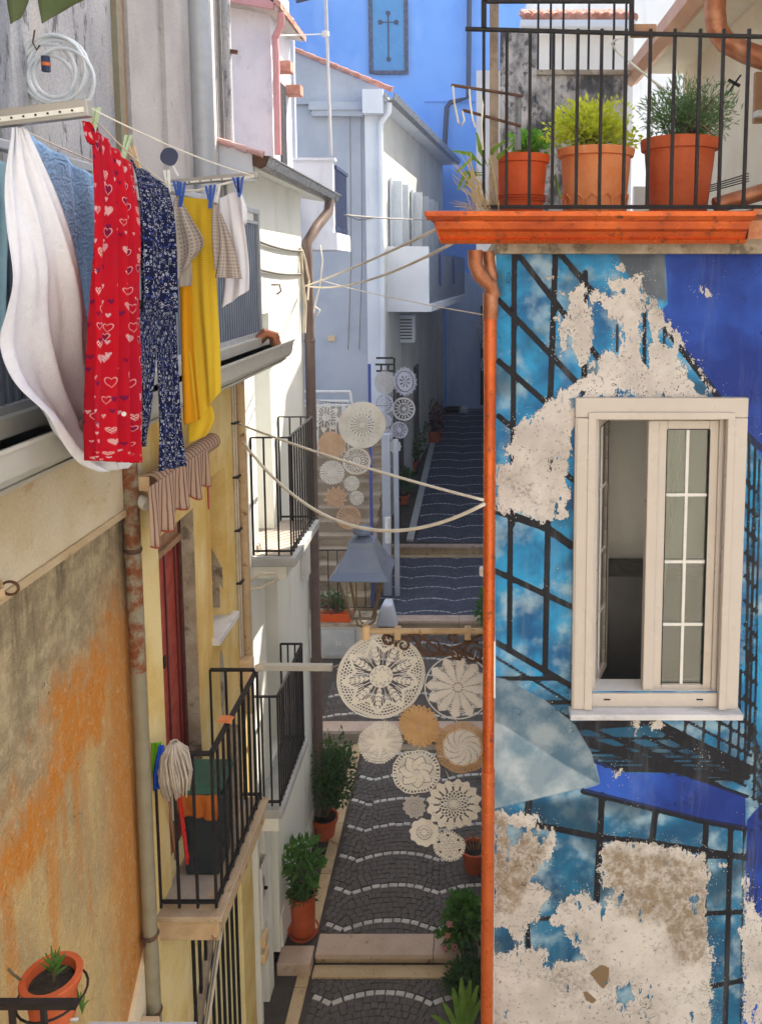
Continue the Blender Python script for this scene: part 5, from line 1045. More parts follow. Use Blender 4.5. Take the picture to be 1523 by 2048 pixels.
def floral():
    n = N('navy_floral_print'); uv = uvm(n); v = n.vor(46, uv); v.voronoi_dimensions = '2D'; sep = n.n('ShaderNodeSeparateColor'); n.l(v.outputs['Color'], sep.inputs[0])
    v2 = n.vor(95, n.map(uv, loc=(.3,.1,0))); v2.voronoi_dimensions = '2D'
    blob_ = n.ramp(v.outputs['Distance'], .22, .34, 1, 0); core = n.ramp(v.outputs['Distance'], .08, .14, 1, 0)
    col = n.mix(n.math('MULTIPLY', blob_, n.ramp(sep.outputs[0], .3, .4)), (.008,.012,.05), n.mix(n.ramp(sep.outputs[1], .5, .6), (.48,.52,.62), (.03,.06,.30)))
    col = n.mix(core, col, (.02,.04,.18)); col = n.mix(n.math('MULTIPLY', n.ramp(v2.outputs['Distance'], .18, .26, 1, 0), n.ramp(n.noise(30, 2, vec=uv), .5, .55)), col, (.6,.62,.66))
    return fin_cloth(n, col, .25)
M['floral'] = floral()
def waffle(name, a, b, s_):
    n = N(name); uv = uvm(n); x, y, _ = n.xyz(uv); f = n.math('MULTIPLY', n.ramp(n.math('SINE', n.math('MULTIPLY', x, s_)), -.2, .6), n.ramp(n.math('SINE', n.math('MULTIPLY', y, s_)), -.2, .6))
    return fin_cloth(n, n.mix(f, a, b), .25, f, .5)
M['waffle'] = waffle('grey_waffle_cotton', (.58,.52,.46), (.30,.28,.30), 170.)
M['yellow_towel'] = waffle('yellow_towel_cotton', (.80,.56,.05), (.76,.51,.04), 700.)
M['orange_towel'] = waffle('orange_towel_cotton', (.82,.38,.015), (.76,.33,.01), 700.)
n, c = cloth_mat('white_shirt_cotton', (.80,.80,.84), (.70,.72,.80)); M['shirt'] = fin_cloth(n, c, .15)
n, c = cloth_mat('pale_cyan_cotton', (.40,.62,.72), (.30,.55,.72)); M['cyan'] = fin_cloth(n, c, .35)
def stripes():
    n = N('striped_awning_canvas'); x, y, z = n.xyz(); s1 = n.math('SINE', n.math('MULTIPLY', n.math('ADD', y, n.math('MULTIPLY', n.noise(6, 2), .03)), 120.))
    return fin_cloth(n, n.mix(n.ramp(s1, .45, .8), n.mix(n.noise(9, 4), (.66,.47,.34), (.54,.37,.26)), (.26,.13,.10)), .3)
M['awning'] = stripes()
# ------------------------------------------------------------------ the washing
def PC(x, y, Y): return PY(x, y, Y if Y < 3.3 else 3.3+(Y-3.3)*.5)
def LC(p, y0): return [PC(a, b, y0) for a, b in p]
cloth('bed_sheet', [([PC(26,256,2.63), PC(12,350,2.58), PC(14,450,2.56), PC(20,550,2.56), PC(10,620,2.56), PC(0,690,2.58), PC(25,768,2.62), PC(85,830,2.70), PC(116,872,2.78), PC(158,925,2.9), PC(196,944,3.0)],
                     [PC(52,254,2.64), PC(98,350,2.68), PC(140,450,2.76), PC(168,540,2.86), PC(180,610,2.98), PC(185,690,3.1), PC(188,765,3.25), PC(190,830,3.4), PC(196,875,3.5), PC(262,915,3.6), PC(252,936,3.6)], (.022,2.6,.6), 11)],
      M['sheet'], 'rumpled white bed sheet hanging lowest beside the red garment', 'sheet', nu=48, nv=70, rumple=.009)
cloth('quilt', [([PC(46,262,2.75), PC(52,420,2.78), PC(100,640,2.9), PC(150,800,3.2), PC(180,920,3.6)], [PC(188,352,3.45), PC(190,480,3.55), PC(190,640,3.6), PC(192,800,3.65), PC(196,930,3.7)], (.025,2.2,0), 12)], M['quilt'], 'pale blue quilt draped behind the white bed sheet', 'quilt', nu=40, nv=50, rumple=.008)
cloth('pale_cyan_cloth', [([PC(-70,300,2.66), PC(-70,500,2.62), PC(-70,690,2.62)], [PC(22,328,2.72), PC(16,480,2.70), PC(10,675,2.70)], (.02,2,0), 13)], M['cyan'], 'pale cyan cloth cut by the picture edge beside the white sheet', 'cloth', nu=14, nv=24)
rd = cloth('heart_print_garment', [([PC(184,248,2.74), PC(186,400,2.72), PC(185,560,2.72), PC(180,700,2.73), PC(178,840,2.74), PC(176,920,2.74)], [PC(262,330,3.40), PC(278,440,3.36), PC(275,560,3.36), PC(277,700,3.34), PC(281,840,3.3), PC(282,926,3.3)], (.030,3.5,1.2), 21)],
           M['hearts'], 'long red garment printed with pink hearts', 'garment', nu=44, nv=80, uvscale=(.55,1.15), rumple=.003)
cloth('sleeve', [([PC(164,242,2.70), PC(168,262,2.68), PC(178,285,2.69)], [PC(192,246,2.75), PC(194,262,2.75), PC(190,290,2.74)], (.01,2,0), 22)], M['hearts'], None, None, rd, nu=10, nv=10, uvscale=(.1,.08))
for pz in ((226,358), (248,828)): MB().tube([PC(*pz,3.02), PC(*pz,3.0)], .009, 12).build('button', M['peg_white'], rd)
fl = cloth('floral_trousers', [([PC(260,318,3.44), PC(270,360,3.44), PC(277,480,3.45), PC(280,620,3.46)], [PC(336,376,4.35), PC(345,430,4.30), PC(346,520,4.28), PC(348,625,4.25)], (.016,3,.4), 31),
                               ([PC(276,600,3.46), PC(280,700,3.47), PC(284,820,3.48), PC(287,893,3.48)], [PC(312,600,3.8), PC(310,700,3.75), PC(300,820,3.65), PC(290,893,3.52)], (.008,2,.4), 32),
                               ([PC(308,600,3.8), PC(314,720,3.82), PC(319,850,3.82), PC(316,942,3.82)], [PC(348,600,4.25), PC(353,720,4.22), PC(361,850,4.2), PC(371,932,4.2)], (.012,2,.9), 33)], M['floral'], 'navy trousers with a white floral print beside the red garment', 'trousers', nu=26, nv=44, uvscale=(.5,.8))
yt = cloth('yellow_towel', [([PC(352,392,4.52), PC(358,560,4.52), PC(378,720,4.50), PC(392,845,4.5)], [PC(428,400,4.50), PC(432,560,4.50), PC(438,700,4.49), PC(440,785,4.49)], (.012,1.6,.2), 41)], M['yellow_towel'], 'long yellow knitted towel hanging beside the floral trousers', 'towel', nu=20, nv=44, uvscale=(.25,1))
cloth('folded_strip', [([PC(359,560,4.46), PC(362,680,4.46), PC(368,850,4.46)], [PC(384,566,4.46), PC(387,690,4.46), PC(402,838,4.46)], (.008,1,0), 42)], M['orange_towel'], None, None, yt, nu=8, nv=30, uvscale=(.1,1))
cloth('lower_flap', [([PC(378,815,4.56), PC(376,850,4.56), PC(378,886,4.56)], [PC(424,812,4.56), PC(428,840,4.56), PC(412,872,4.56)], (.008,1,0), 43)], M['yellow_towel'], None, None, yt, nu=10, nv=10, uvscale=(.2,.1))
cloth('waffle_cloth', [([PC(350,395,4.42), PC(342,440,4.40), PC(344,510,4.40), PC(350,568,4.40)], [PC(358,395,4.42), PC(385,440,4.36), PC(409,486,4.34), PC(382,520,4.38)], (.008,2,0), 51), ([PC(352,548,4.43), PC(352,562,4.43), PC(356,574,4.43)], [PC(382,520,4.43), PC(384,550,4.43), PC(383,571,4.43)], (.004,1,0), 52)], M['waffle'], 'grey waffle dishcloth folded over the top of the yellow towel', 'dishcloth', nu=14, nv=24, uvscale=(.3,.8))
cloth('waffle_cloth', [([PC(426,412,4.42), PC(424,460,4.42), PC(430,540,4.40)], [PC(434,408,4.42), PC(446,460,4.40), PC(442,545,4.40)], (.006,1,0), 53), ([PC(436,425,4.40), PC(440,490,4.38), PC(430,555,4.38)], [PC(442,425,4.40), PC(468,490,4.36), PC(484,558,4.36)], (.006,2,0), 54)], M['waffle'], 'grey waffle dishcloth pinned between the yellow towel and white shirt', 'dishcloth', nu=12, nv=24, uvscale=(.3,.8))
cloth('white_shirt', [([PC(436,398,4.55), PC(442,470,4.54), PC(450,560,4.54), PC(444,616,4.54)], [PC(478,378,4.54), PC(490,460,4.53), PC(497,530,4.53), PC(497,580,4.53)], (.012,2,.5), 61), ([PC(478,378,4.50), PC(482,410,4.48), PC(484,440,4.48)], [PC(482,384,4.52), PC(494,420,4.5), PC(492,450,4.5)], (.004,1,0), 62)], M['shirt'], 'small white shirt pinned at the far end of the arm', 'shirt', nu=14, nv=30)
pegs = [((193,215,2.72),(184,272,2.74),'peg_green','pale green peg at the left shoulder of the red garment'), ((258,270,3.3),(244,325,3.3),'peg_green','pale green peg at the right shoulder of the red garment'), ((262,292,3.42),(278,336,3.5),'box','wooden coloured peg at the waist of the floral trousers'), ((352,362,4.4),(356,392,4.4),'peg_blue','blue peg nearest the yellow towel corner'), ((366,364,4.4),(361,414,4.4),'peg_blue','blue peg holding the folded waffle cloth'), ((416,372,4.4),(419,400,4.4),'peg_blue','blue peg at the right corner of the yellow towel'), ((426,370,4.42),(420,417,4.4),'peg_blue','blue peg between yellow towel and waffle cloth'), ((470,355,4.5),(478,385,4.5),'peg_blue','blue peg at the white shirt corner, left one'), ((481,354,4.5),(479,394,4.5),'peg_blue','blue peg at the white shirt corner, right one'), ((333,340,4.4),(338,385,4.4),'peg_white','white peg at the end of the floral trousers'), ((435,372,4.45),(432,405,4.45),'peg_white','white peg beside the blue pegs on the waffle cloth')]
for a, b, m_, lb in pegs:
    A, B = PC(*a), PC(*b); e = empty('clothes_peg', A, lb, 'peg', 'clothes pegs'); s_ = Vector((.006,0,0))
    for q in (-1, 1): MB().hexa([A+s_*q*1.6+Vector((-.005,-.006,0)), A+s_*q*1.6+Vector((.005,-.006,0)), A+s_*q*1.6+Vector((.005,.006,0)), A+s_*q*1.6+Vector((-.005,.006,0))], [B+s_*q*.5+Vector((-.004,-.006,0)), B+s_*q*.5+Vector((.004,-.006,0)), B+s_*q*.5+Vector((.004,.006,0)), B+s_*q*.5+Vector((-.004,.006,0))]).build('prong', M[m_], e)
    m = A.lerp(B, .5); MB().tube([m-Vector((.010,0,0)), m+Vector((.010,0,0))], .006, 8).build('spring', M['alu'], e)
# awning roll
aw = empty('rolled_awning', PX(300,965,-1.86), 'rolled striped awning with a wavy torn hem over the red door', 'awning')
a, b = PX(300,967,-1.84), PX(424,882,-1.84)
MB().tube([a, b], .058, 18).build('roll', M['awning'], aw, smooth='auto')
MB().tube([a-(b-a).normalized()*.004, a+Vector((0,.02,0))], .045, 14).build('roll_end', M['rustiron'], aw)
MB().box(a.x-.14, a.x, a.y-.01, a.y+.04, a.z-.04, a.z+.04).build('bracket', M['box'], aw); MB().tube([a+Vector((-.06,0,-.10)), a+Vector((-.01,-.02,-.12))], .035, 12).build('crank_joint', M['peg_white'], aw)
v_, f_ = [], []; nu, nv = 60, 12; e0, e1 = PX(293,975,-1.79), PX(412,895,-1.79)
for j in range(nv+1):
    for i in range(nu+1):
        u = i/nu; t = j/nv; p = e0.lerp(e1, u); L = (.30-.10*u)+.055*abs(math.sin(u*math.pi*4.2+.6))+.02*math.sin(u*9)
        v_.append((p.x+.018*math.sin(u*26)*t+.01, p.y, p.z-L*t))
f_ = [(j*(nu+1)+i, j*(nu+1)+i+1, (j+1)*(nu+1)+i+1, (j+1)*(nu+1)+i) for j in range(nv) for i in range(nu)]
mb = MB(); mb.v = v_; mb.f = f_; vl = mb.build('valance', M['awning'], aw, smooth=True, fix=False); ul = vl.data.uv_layers.new(name='UVMap')
for lp in vl.data.loops: i = lp.vertex_index; ul.data[lp.index].uv = ((i % (nu+1))/nu*1.4, (i//(nu+1))/nv*.3)
vl.modifiers.new('s', 'SOLIDIFY').thickness = .004
MB().tube([Vector(v_[nv*(nu+1)+i]) for i in range(nu+1)], .006, 5).build('hem_cord', M['redwood'], aw)
MB().tube([e1+Vector((.0,0,-.05)), e1+Vector((.0,.01,-.24)), e1+Vector((.005,.0,-.42))], .007, 5).build('pull_cord', M['redwood'], aw)
# hose, brush, canopy, spotlight, near pot
e = empty('hose_coil', PX(100,90,-2.06), 'clear plastic hose coiled on a hook on the stained wall', 'hose')
hc = PY(112,150,3.98)
M['hose'] = paint('milky_hose_plastic', (.66,.72,.76), (.52,.60,.68), .18, 0, 14, .8, .7)
path = []
for k in range(6*28):
    a = 2*math.pi*k/28; r_ = .135+.035*math.sin(k*.093)+.016*math.sin(k*.31)
    path.append((hc.x+r_*math.cos(a)+.03*math.sin(k*.05), hc.y+.012*math.sin(k*.13)-.02+.002*(k//28), hc.z+r_*math.sin(a)*1.02-.012*math.cos(k*.04)))
MB().tube(path, .0095, 8).build('coil', M['hose'], e, smooth=True)
q = PY(92,128,3.92); MB().tube([q+Vector((0,0,.035)), q-Vector((0,0,.035))], .02, 10).build('connector', M['bluepaint'], e); MB().tube([q+Vector((0,0,.006)), q-Vector((0,0,.010))], .0215, 10).build('connector_ring', M['copper'], e)
MB().tube(LY([(70,60),(66,85),(74,100),(80,90)], 3.95), .004, 5).build('wire_hook', M['rustiron'], e)
e = empty('wall_brush', PY(342,320,4.9), 'dark blue long handled scoop leaning above the floral trousers', 'scoop')
mb = MB(); q = PY(341,314,4.85); rr_ = .046
mb.v = [(q.x+rr_*math.cos(a)*(1+.1*math.sin(2*a)), q.y+.02*math.cos(a)*dd-.02*dd, q.z+rr_*1.15*math.sin(a)) for dd in (0, 1) for a in [2*math.pi*k/16 for k in range(16)]]
mb.f = [tuple(range(16)), tuple(range(31,15,-1))]+[(i, (i+1)%16, 16+(i+1)%16, 16+i) for i in range(16)]
mb.build('bowl', M['bluepaint'], e); MB().tube([PY(344,330,4.85), PY(356,352,4.85)], .008, 6).build('handle', M['peg_white'], e)
cloth('canopy_flap', [([PY(10,-40,3.3), PY(14,0,3.3), PY(22,48,3.3)], [PY(60,-40,3.32), PY(58,0,3.32), PY(42,36,3.32)], (.004,1,0), 71), ([PY(75,-40,3.32), PY(76,0,3.32), PY(84,48,3.32)], [PY(200,-40,3.4), PY(185,-10,3.4), PY(150,8,3.4)], (.004,1,0), 72), ([PY(40,-40,3.33), PY(50,-25,3.33), PY(60,-5,3.33)], [PY(90,-40,3.33), PY(80,-25,3.33), PY(66,-5,3.33)], (.002,1,0), 73)], M['green_canvas'], 'scalloped green canvas edge at the top of the stained wall', 'canopy', nu=10, nv=14)
e = empty('wall_spotlight', PX(15,1185,-1.93), 'ribbed beige cap with a dark ring on the ochre wall', 'fitting'); q = PX(8,1178,-1.93)
MB().tube([q+Vector((-.07,-.05,-.01)), q+Vector((.0,.0,0))], [.035,.04], 14).build('ribbed_cap', M['beigepipe'], e)
for k in range(4): MB().tube([q+Vector((-.02-.012*k,-.015-.008*k,0)), q+Vector((-.016-.012*k,-.012-.008*k,0))], .043, 14).build('rib', M['beigepipe'], e)
MB().tube([q+Vector((.035*math.cos(a)+.02, .01, .028*math.sin(a))) for a in [2*math.pi*k/14 for k in range(15)]], .006, 6).build('ring', M['rustiron'], e)
pc = PY(106,2003,2.9); nb = pc
np_ = pot('plant_pot', 'terracotta bowl pot with a small oleander cutting in the lower corner', Vector((pc.x, 2.9, PY(0,1945,2.9).z-.20)),   .098, .08, .19, M['terracotta'], rim=.018, rimh=.04)
cz = PY(0,1945,2.9).z
e = empty('oleander_cutting', (pc.x,2.9,cz-.03), 'small narrow leaved cutting in the corner terracotta pot', 'plant'); mb = MB()
for k in range(16):
    a = k*2.4; t = k/16; base_ = Vector((pc.x+.01, 2.9, cz-.02+.05*t)); d = Vector((math.cos(a)*.6, math.sin(a)*.6, .55+.7*t)).normalized()
    blade(mb, [base_, base_+d*.03+Vector((0,0,.005)), base_+d*.075], .014)
mb.build('leaves', M['lf_mid'], e, smooth=True); MB().tube([(pc.x+.01,2.9,cz-.04),(pc.x+.012,2.9,cz+.06)], .005, 6).build('stem', M['bark'], e); MB().tube([(pc.x-.10,2.88,cz-.02),(pc.x-.13,2.87,cz+.02),(pc.x-.15,2.87,cz+.045)], .005, 6).build('twig', M['bark'], e)
e = empty('near_railing', (pc.x-.1, 2.7, 3.4), 'black rail with a pot ring in the lower corner', 'railing')
za = PY(80,2008,2.72).z
MB().bar((pc.x-.5,2.72,za), (PY(155,2008,2.72).x,2.72,za), .03, .022).build('top_rail', M['iron'], e)
for xp in (25, 88): q = PY(xp,2030,2.72); MB().bar((q.x,2.72,za), (q.x,2.72,za-.7), .018).build('bar', M['iron'], e)
MB().tube([(pc.x+.128*math.cos(a), 2.9+.128*math.sin(a), cz-.09) for a in [2*math.pi*k/24 for k in range(25)]], .005, 6).build('pot_ring', M['iron'], e)
e = empty('near_shutter_top', PY(260,2045,2.9), 'pale metal window shutter top with a scrolled catch at the bottom edge', 'shutter')
zz_ = PY(0,2048,2.96).z; MB().box(PY(160,2040,2.9).x, PY(380,2040,2.9).x, 2.9, 2.97, zz_-.02, zz_).build('rail', M['gutlight'], e)
MB().box(PY(160,2040,2.9).x, PY(380,2040,2.9).x, 2.905, 2.96, PY(0,2150,2.9).z, PY(0,2060,2.96).z).build('panel', M['offwhite'], e)
MB().tube(LY([(118,2034),(112,2026),(120,2022),(128,2030),(140,2040),(158,2038)], 2.88), .007, 8).build('scroll', M['alu'], e, smooth=True)
mb = MB()
for k in range(5): blade(mb, LY([(165,2030),(168-3*k,2010-4*k),(176-8*k+2,2000-8*k)], 2.95), .012)
o = mb.build('weed_sprig', M['lf_mid'], smooth=True); tag(o, 'little green sprig growing beside the corner pot', 'weed')
# ------------------------------------------------------------------ mop, sticks, bin on the balcony
e = empty('mop', PY(380,1735,4.95), 'string mop head with red handle leaning upside down on the railing', 'mop'); h0 = PY(348,1500,4.62); 
MB().tube([PY(377,1735,4.95), PY(360,1600,4.75), PY(351,1500,4.64)], .013, 8).build('handle', M['redpaint'] if 'redpaint' in M else paint('red_handle', (.62,.02,.02), None, .35), e)
M['string'] = crochet('mop_string', (.66,.58,.48), (.50,.43,.35)); mb = MB(); rr_ = np.random.default_rng(4)
top = PY(348,1486,4.60)
for k in range(230):
    a = rr_.uniform(0, 6.28); r_ = rr_.uniform(.2, 1)**.5*.100; L = rr_.uniform(.22, .33)
    p0 = top+Vector((.02*math.cos(a), .02*math.sin(a), rr_.uniform(-.01, .01))); p1 = top+Vector((r_*.85*math.cos(a), r_*.85*math.sin(a), -.05-.05*rr_.uniform())); p2 = top+Vector((r_*math.cos(a+.2), r_*math.sin(a+.2), -L*.65)); p3 = top+Vector((r_*.8*math.cos(a+.3), r_*.8*math.sin(a+.3), -L))
    mb.tube([p0, p1, p2, p3], .0055, 5)
mb.build('strings', M['string'], e, smooth=True)
e = empty('duster', PY(318,1520,4.58), 'blue and green rag duster hanging beside the mop head', 'duster')
n, c = cloth_mat('blue_rag', (.01,.09,.62)); M['bluerag'] = fin_cloth(n, c, .2); n, c = cloth_mat('green_rag', (.16,.45,.02)); M['greenrag'] = fin_cloth(n, c, .2)
cloth('blue_strip', [([PY(318,1490,4.56), PY(308,1540,4.56), PY(306,1580,4.56)], [PY(328,1490,4.56), PY(327,1540,4.56), PY(326,1575,4.56)], (.012,2,0), 81)], M['bluerag'], None, None, e, nu=10, nv=14)
cloth('green_strip', [([PY(303,1486,4.57), PY(303,1515,4.57), PY(304,1545,4.57)], [PY(324,1484,4.57), PY(314,1515,4.57), PY(308,1545,4.57)], (.008,2,0), 82)], M['greenrag'], None, None, e, nu=8, nv=10)
MB().tube([PY(337,1580,4.7), PY(352,1718,5.0)], .010, 8).build('stick', M['woodbeam'], e); MB().tube([PY(344,1580,4.72), PY(347,1640,4.8)], .008, 6).build('stick', M['gutbeige'], e)
e = empty('lidded_bin', (-1.80,5.05,2.99), 'dark bin with green lid and orange bag on the yellow house balcony', 'bin'); 
M['bin'] = paint('dark_teal_plastic', (.012,.022,.028), None, .5); M['lid'] = paint('green_plastic_lid', (.03,.11,.075), (.025,.08,.06), .4)
MB().hexa([(-1.92,4.93,3.0),(-1.70,4.93,3.0),(-1.70,5.18,3.0),(-1.92,5.18,3.0)], [(-1.94,4.90,3.52),(-1.68,4.90,3.52),(-1.68,5.20,3.52),(-1.94,5.20,3.52)]).build('body', M['bin'], e, bevel=.012)
MB().hexa([(-1.96,4.88,3.60),(-1.66,4.88,3.60),(-1.66,5.22,3.60),(-1.96,5.22,3.60)], [(-1.94,4.90,3.65),(-1.68,4.90,3.65),(-1.68,5.20,3.65),(-1.94,5.20,3.65)]).build('lid', M['lid'], e, bevel=.012)
n, c = cloth_mat('orange_bag', (.55,.16,.03)); M['bag'] = fin_cloth(n, c, .2)
cloth('bag', [([(-1.94,4.885,3.60),(-1.95,4.87,3.54),(-1.93,4.885,3.46)], [(-1.67,4.885,3.60),(-1.66,4.87,3.54),(-1.69,4.885,3.42)], (.012,3,0), 83)], M['bag'], None, None, e, nu=20, nv=10)
o = MB().hexa([(-1.70,4.98,4.045),(-1.60,4.96,4.045),(-1.60,5.04,4.045),(-1.68,5.05,4.045)], [(-1.69,4.98,4.06),(-1.61,4.97,4.06),(-1.61,5.03,4.06),(-1.68,5.04,4.06)]).build('tile_shard', M['terracotta2'], None); tag(o, 'broken tile piece lying on the balcony railing', 'tile')
# ------------------------------------------------------------------ street lamp on bracket
LY_ = 5.5; lc = PY(727,1190,LY_); lx = lc.x
M['lampblue'] = paint('grey_blue_lamp_paint', (.13,.18,.28), (.18,.22,.30), .4, .1, 9, .6, .4); M['lampcream'] = paint('lamp_frame_metal', (.13,.10,.07), (.09,.07,.045), .45, .3)
sla = empty('street_lamp', PY(733,1255,LY_), 'old square street lamp with grey blue hood standing on a scrolled bracket', 'street lamp')
def zpx(y): return PY(727, y, LY_).z
def sqring(hw, z, rot=R(-2)): return [Vector((lx+hw*1.414*math.cos(a+rot), LY_+hw*1.414*math.sin(a+rot), z)) for a in [math.pi/4*5, math.pi/4*7, math.pi/4, math.pi/4*3]]
s6 = F/LY_/1.0
mb = MB(); rings = [sqring(.085, zpx(1085)), sqring(.165, zpx(1128)), sqring(.205, zpx(1140)), sqring(.20, zpx(1143)), sqring(.16, zpx(1133)), sqring(.08, zpx(1090))]
for r_ in rings: mb.v += [tuple(p) for p in r_]
for i in range(5): mb.f += [(4*i+k, 4*i+(k+1) % 4, 4*i+4+(k+1) % 4, 4*i+4+k) for k in range(4)]
mb.build('hood', M['lampblue'], sla)
MB().hexa(sqring(.09, zpx(1086)), sqring(.088, zpx(1078))).build('hood_cap', M['lampblue'], sla)
MB().lathe([(.085,-.015),(.08,.01),(.05,.03),(.03,.036)], (lx,LY_,zpx(1080)), 20).build('finial_base', M['lampblue'], sla, smooth='auto')
MB().lathe([(.02,0),(.03,.01),(.066,.02),(.074,.038),(.066,.055),(.04,.068),(.001,.072)], (lx,LY_,zpx(1071)), 20).build('finial', M['lampblue'], sla, smooth='auto')
T0_, B0_ = sqring(.150, zpx(1143)), sqring(.075, zpx(1228))
for a, b in zip(T0_, B0_): MB().bar(a, b, .014, .014).build('corner_post', M['lampcream'], sla)
for k in range(4):
    MB().bar(B0_[k], B0_[(k+1) % 4], .014, .014).build('bottom_frame', M['lampcream'], sla)
    a, b, c_, d_ = T0_[k], T0_[(k+1) % 4], B0_[(k+1) % 4], B0_[k]; mb = MB(); mb.v = [tuple(p) for p in (a, b, c_, d_)]; mb.f = [(0,1,2,3)]; mb.build('pane', M['lampglass'], sla)
for a in (0, 2.09, 4.19): MB().tube([(lx+.09*math.cos(a), LY_+.09*math.sin(a), zpx(1226)), (lx+.075*math.cos(a), LY_+.075*math.sin(a), zpx(1242)), (lx+.02*math.cos(a), LY_+.02*math.sin(a), zpx(1252))], .007, 6).build('cradle_rib', M['lampcream'], sla)
MB().lathe([(.02,0),(.026,.02),(.018,.04)], (lx,LY_,zpx(1242)), 12).build('socket', M['peg_white'], sla)
br = empty('lamp_bracket', (.12, LY_, zpx(1262)), 'rusty wall bracket with iron scrolls carrying the street lamp', 'bracket')
zb = zpx(1262)
MB().tube([(lx-.01,LY_,zb),(.14,LY_,zb)], .021, 12).build('arm', M['beigepipe'], br, smooth='auto'); MB().lathe([(.032,-.055),(.032,.045),(.02,.05)], (lx+.01,LY_,zb), 14, True).build('end_clamp', M['box'], br)
for xx in (lx+.24, lx+.74): MB().box(xx-.022, xx+.022, LY_-.028, LY_+.028, zb-.055, zb+.028).build('clip', M['beigepipe'], br)
def spiral(c, r0, turns, a0, sgn=1, n=26, yoff=0): return [Vector((c[0]+r0*(1-.75*k/n)*math.cos(a0+sgn*2*math.pi*turns*k/n), LY_+yoff, c[1]+r0*(1-.75*k/n)*math.sin(a0+sgn*2*math.pi*turns*k/n))) for k in range(n+1)]
def spx(x, y): p = PY(x, y, LY_); return (p.x, p.z)
for (x, y, r_, a0, sg, tn) in ((778,1279,.05,1.5,1,1.2), (806,1290,.055,3.3,-1,1.3), (862,1292,.10,1.6,1,1.4), (903,1276,.04,-1,1,1.2), (912,1308,.055,2,-1,1.3), (948,1306,.085,1.2,1,1.5), (938,1279,.035,3.0,1,1.2)):
    MB().tube(spiral(spx(x,y), r_, tn, a0, sg), [.012-.006*k/26 for k in range(27)], 7).build('scroll', M['rustiron'], br, smooth=True)
for pts in ([(770,1270),(800,1278),(835,1268),(850,1280),(885,1305),(920,1290),(965,1268)], [(815,1265),(845,1300),(880,1310),(930,1305),(965,1325)], [(885,1290),(905,1300),(920,1320)]):
    MB().tube(LY(pts, LY_), .010, 7).build('stem', M['rustiron'], br, smooth=True)
# ------------------------------------------------------------------ crochet doilies
fr = lambda a: a-np.floor(a); TP = 2*np.pi
def tri(t, n, ph=0): return np.abs(fr(t*n/TP+ph)-.5)*2
def net(r, t, nr, nt_, a=.42, b=.42): u = r*nr; return (fr(u) < a) | (fr(t*nt_/TP+.5*(np.floor(u) % 2)) < b)
def p_star(r, t):
    s_ = tri(t, 9); Rs = .60+.26*s_; k = net(r, t, 15, 72, .33, .33); ins = r < Rs
    spoke = ((fr(t*72/TP) < .30) & (r > Rs-.22)) | (s_ > .95) | (s_ < .05) ; leaf = (r < Rs-.06) & (r > .24) & (s_ > .50+1.1*np.abs(r-.44)) & ~(np.abs(fr(r*9+s_*1.3)-.5) < .14)
    cen = (r < .27) & ~((np.abs(r-.14-.1*tri(t,9,.5)) < .012))
    k = np.where(ins, leaf | (spoke & (r > .25)) | cen, k); k |= np.abs(r-Rs) < .045; return k | (r > .965)
def p_wheel(r, t):
    s_ = tri(t, 12); edge = .80+.18*s_; hole = (s_ < .20) & (r > .18) & (r < .70) & (fr(r*14) < .62); ringh = (np.abs(r-.14) < .035) & (fr(t*12/TP) < .5)
    nt_ = (s_ < .45) & (r > .62) & ~net(r, t, 18, 84, .42, .42); return (r < edge) & ~hole & ~ringh & ~nt_
def p_tan(r, t):
    sc = .94+.05*np.cos(t*24); hole = (r > .70) & (r < .88) & (fr(t*24/TP) < .22) & (fr(r*14) < .55); ln = (np.abs(tri(t, 12)) < .10) & (r > .2) & (fr(r*26) < .4); c = (r > .09) & (r < .17) & (fr(t*10/TP) < .45)
    return (r < sc) & ~hole & ~ln & ~c
def p_leafnet(r, t):
    s_ = tri(t, 7, .15*1); Rs = .20+.48*s_**1.2; k = net(r, t, 17, 64, .38, .38); k |= (r < Rs) & ~(np.abs(r-Rs) < .012); return (k | (r < .2)) & (r < .95+.04*np.cos(t*50))
def p_spiral(r, t):
    sp = fr((t+2.1*r)*10/TP); hole = (np.abs(sp-.5) < .11) & (r > .10) & (r < .64) & (fr(r*20) < .62); return (r < .70+.02*np.cos(t*10)) & ~hole
def p_tanring(r, t): return (r > .66) & (net(r, t, 17, 62, .36, .36)) & (r < .97+.02*np.cos(t*48)) 
def p_petalspiral(r, t):
    sp = fr((t+1.6*r)*7/TP); hole = (np.abs(sp-.5) < .09) & (r > .12) & (r < .6) & (fr(r*20) < .6); s_ = tri(t+1.6*.6, 7); pet = np.abs(r-(.52+.22*s_)) < .022
    arcs = (r > .56) & (r < .82) & (np.abs(fr(r*12)-.5) < .12) & (s_ < .7); loops = (r > .82) & (r < .94) & (fr(t*40/TP) < .55); c = (r > .06) & (r < .14) & (fr(t*12/TP) < .5)
    return (r < .97+.02*np.cos(t*60)) & ~hole & ~pet & ~arcs & ~loops & ~c
def p_netcentre(r, t):
    k1 = fr((t*18+r*30)/TP*1.0); k2 = fr((t*18-r*30)/TP); mesh_ = ((k1 < .26) | (k2 < .26)) ; c = r < .10
    s_ = tri(t, 16); pet = (r > .54) & (r < .80) & (s_ > .25+.9*np.abs(r-.66)) ; rim = (r > .72) & (r < .93+.06*np.cos(t*16)) & ((s_ < .5) | (r > .8)) & ~((fr(t*48/TP) < .35) & (r > .76) & (r < .82))
    return np.where(r < .54, mesh_ | c, pet | rim)
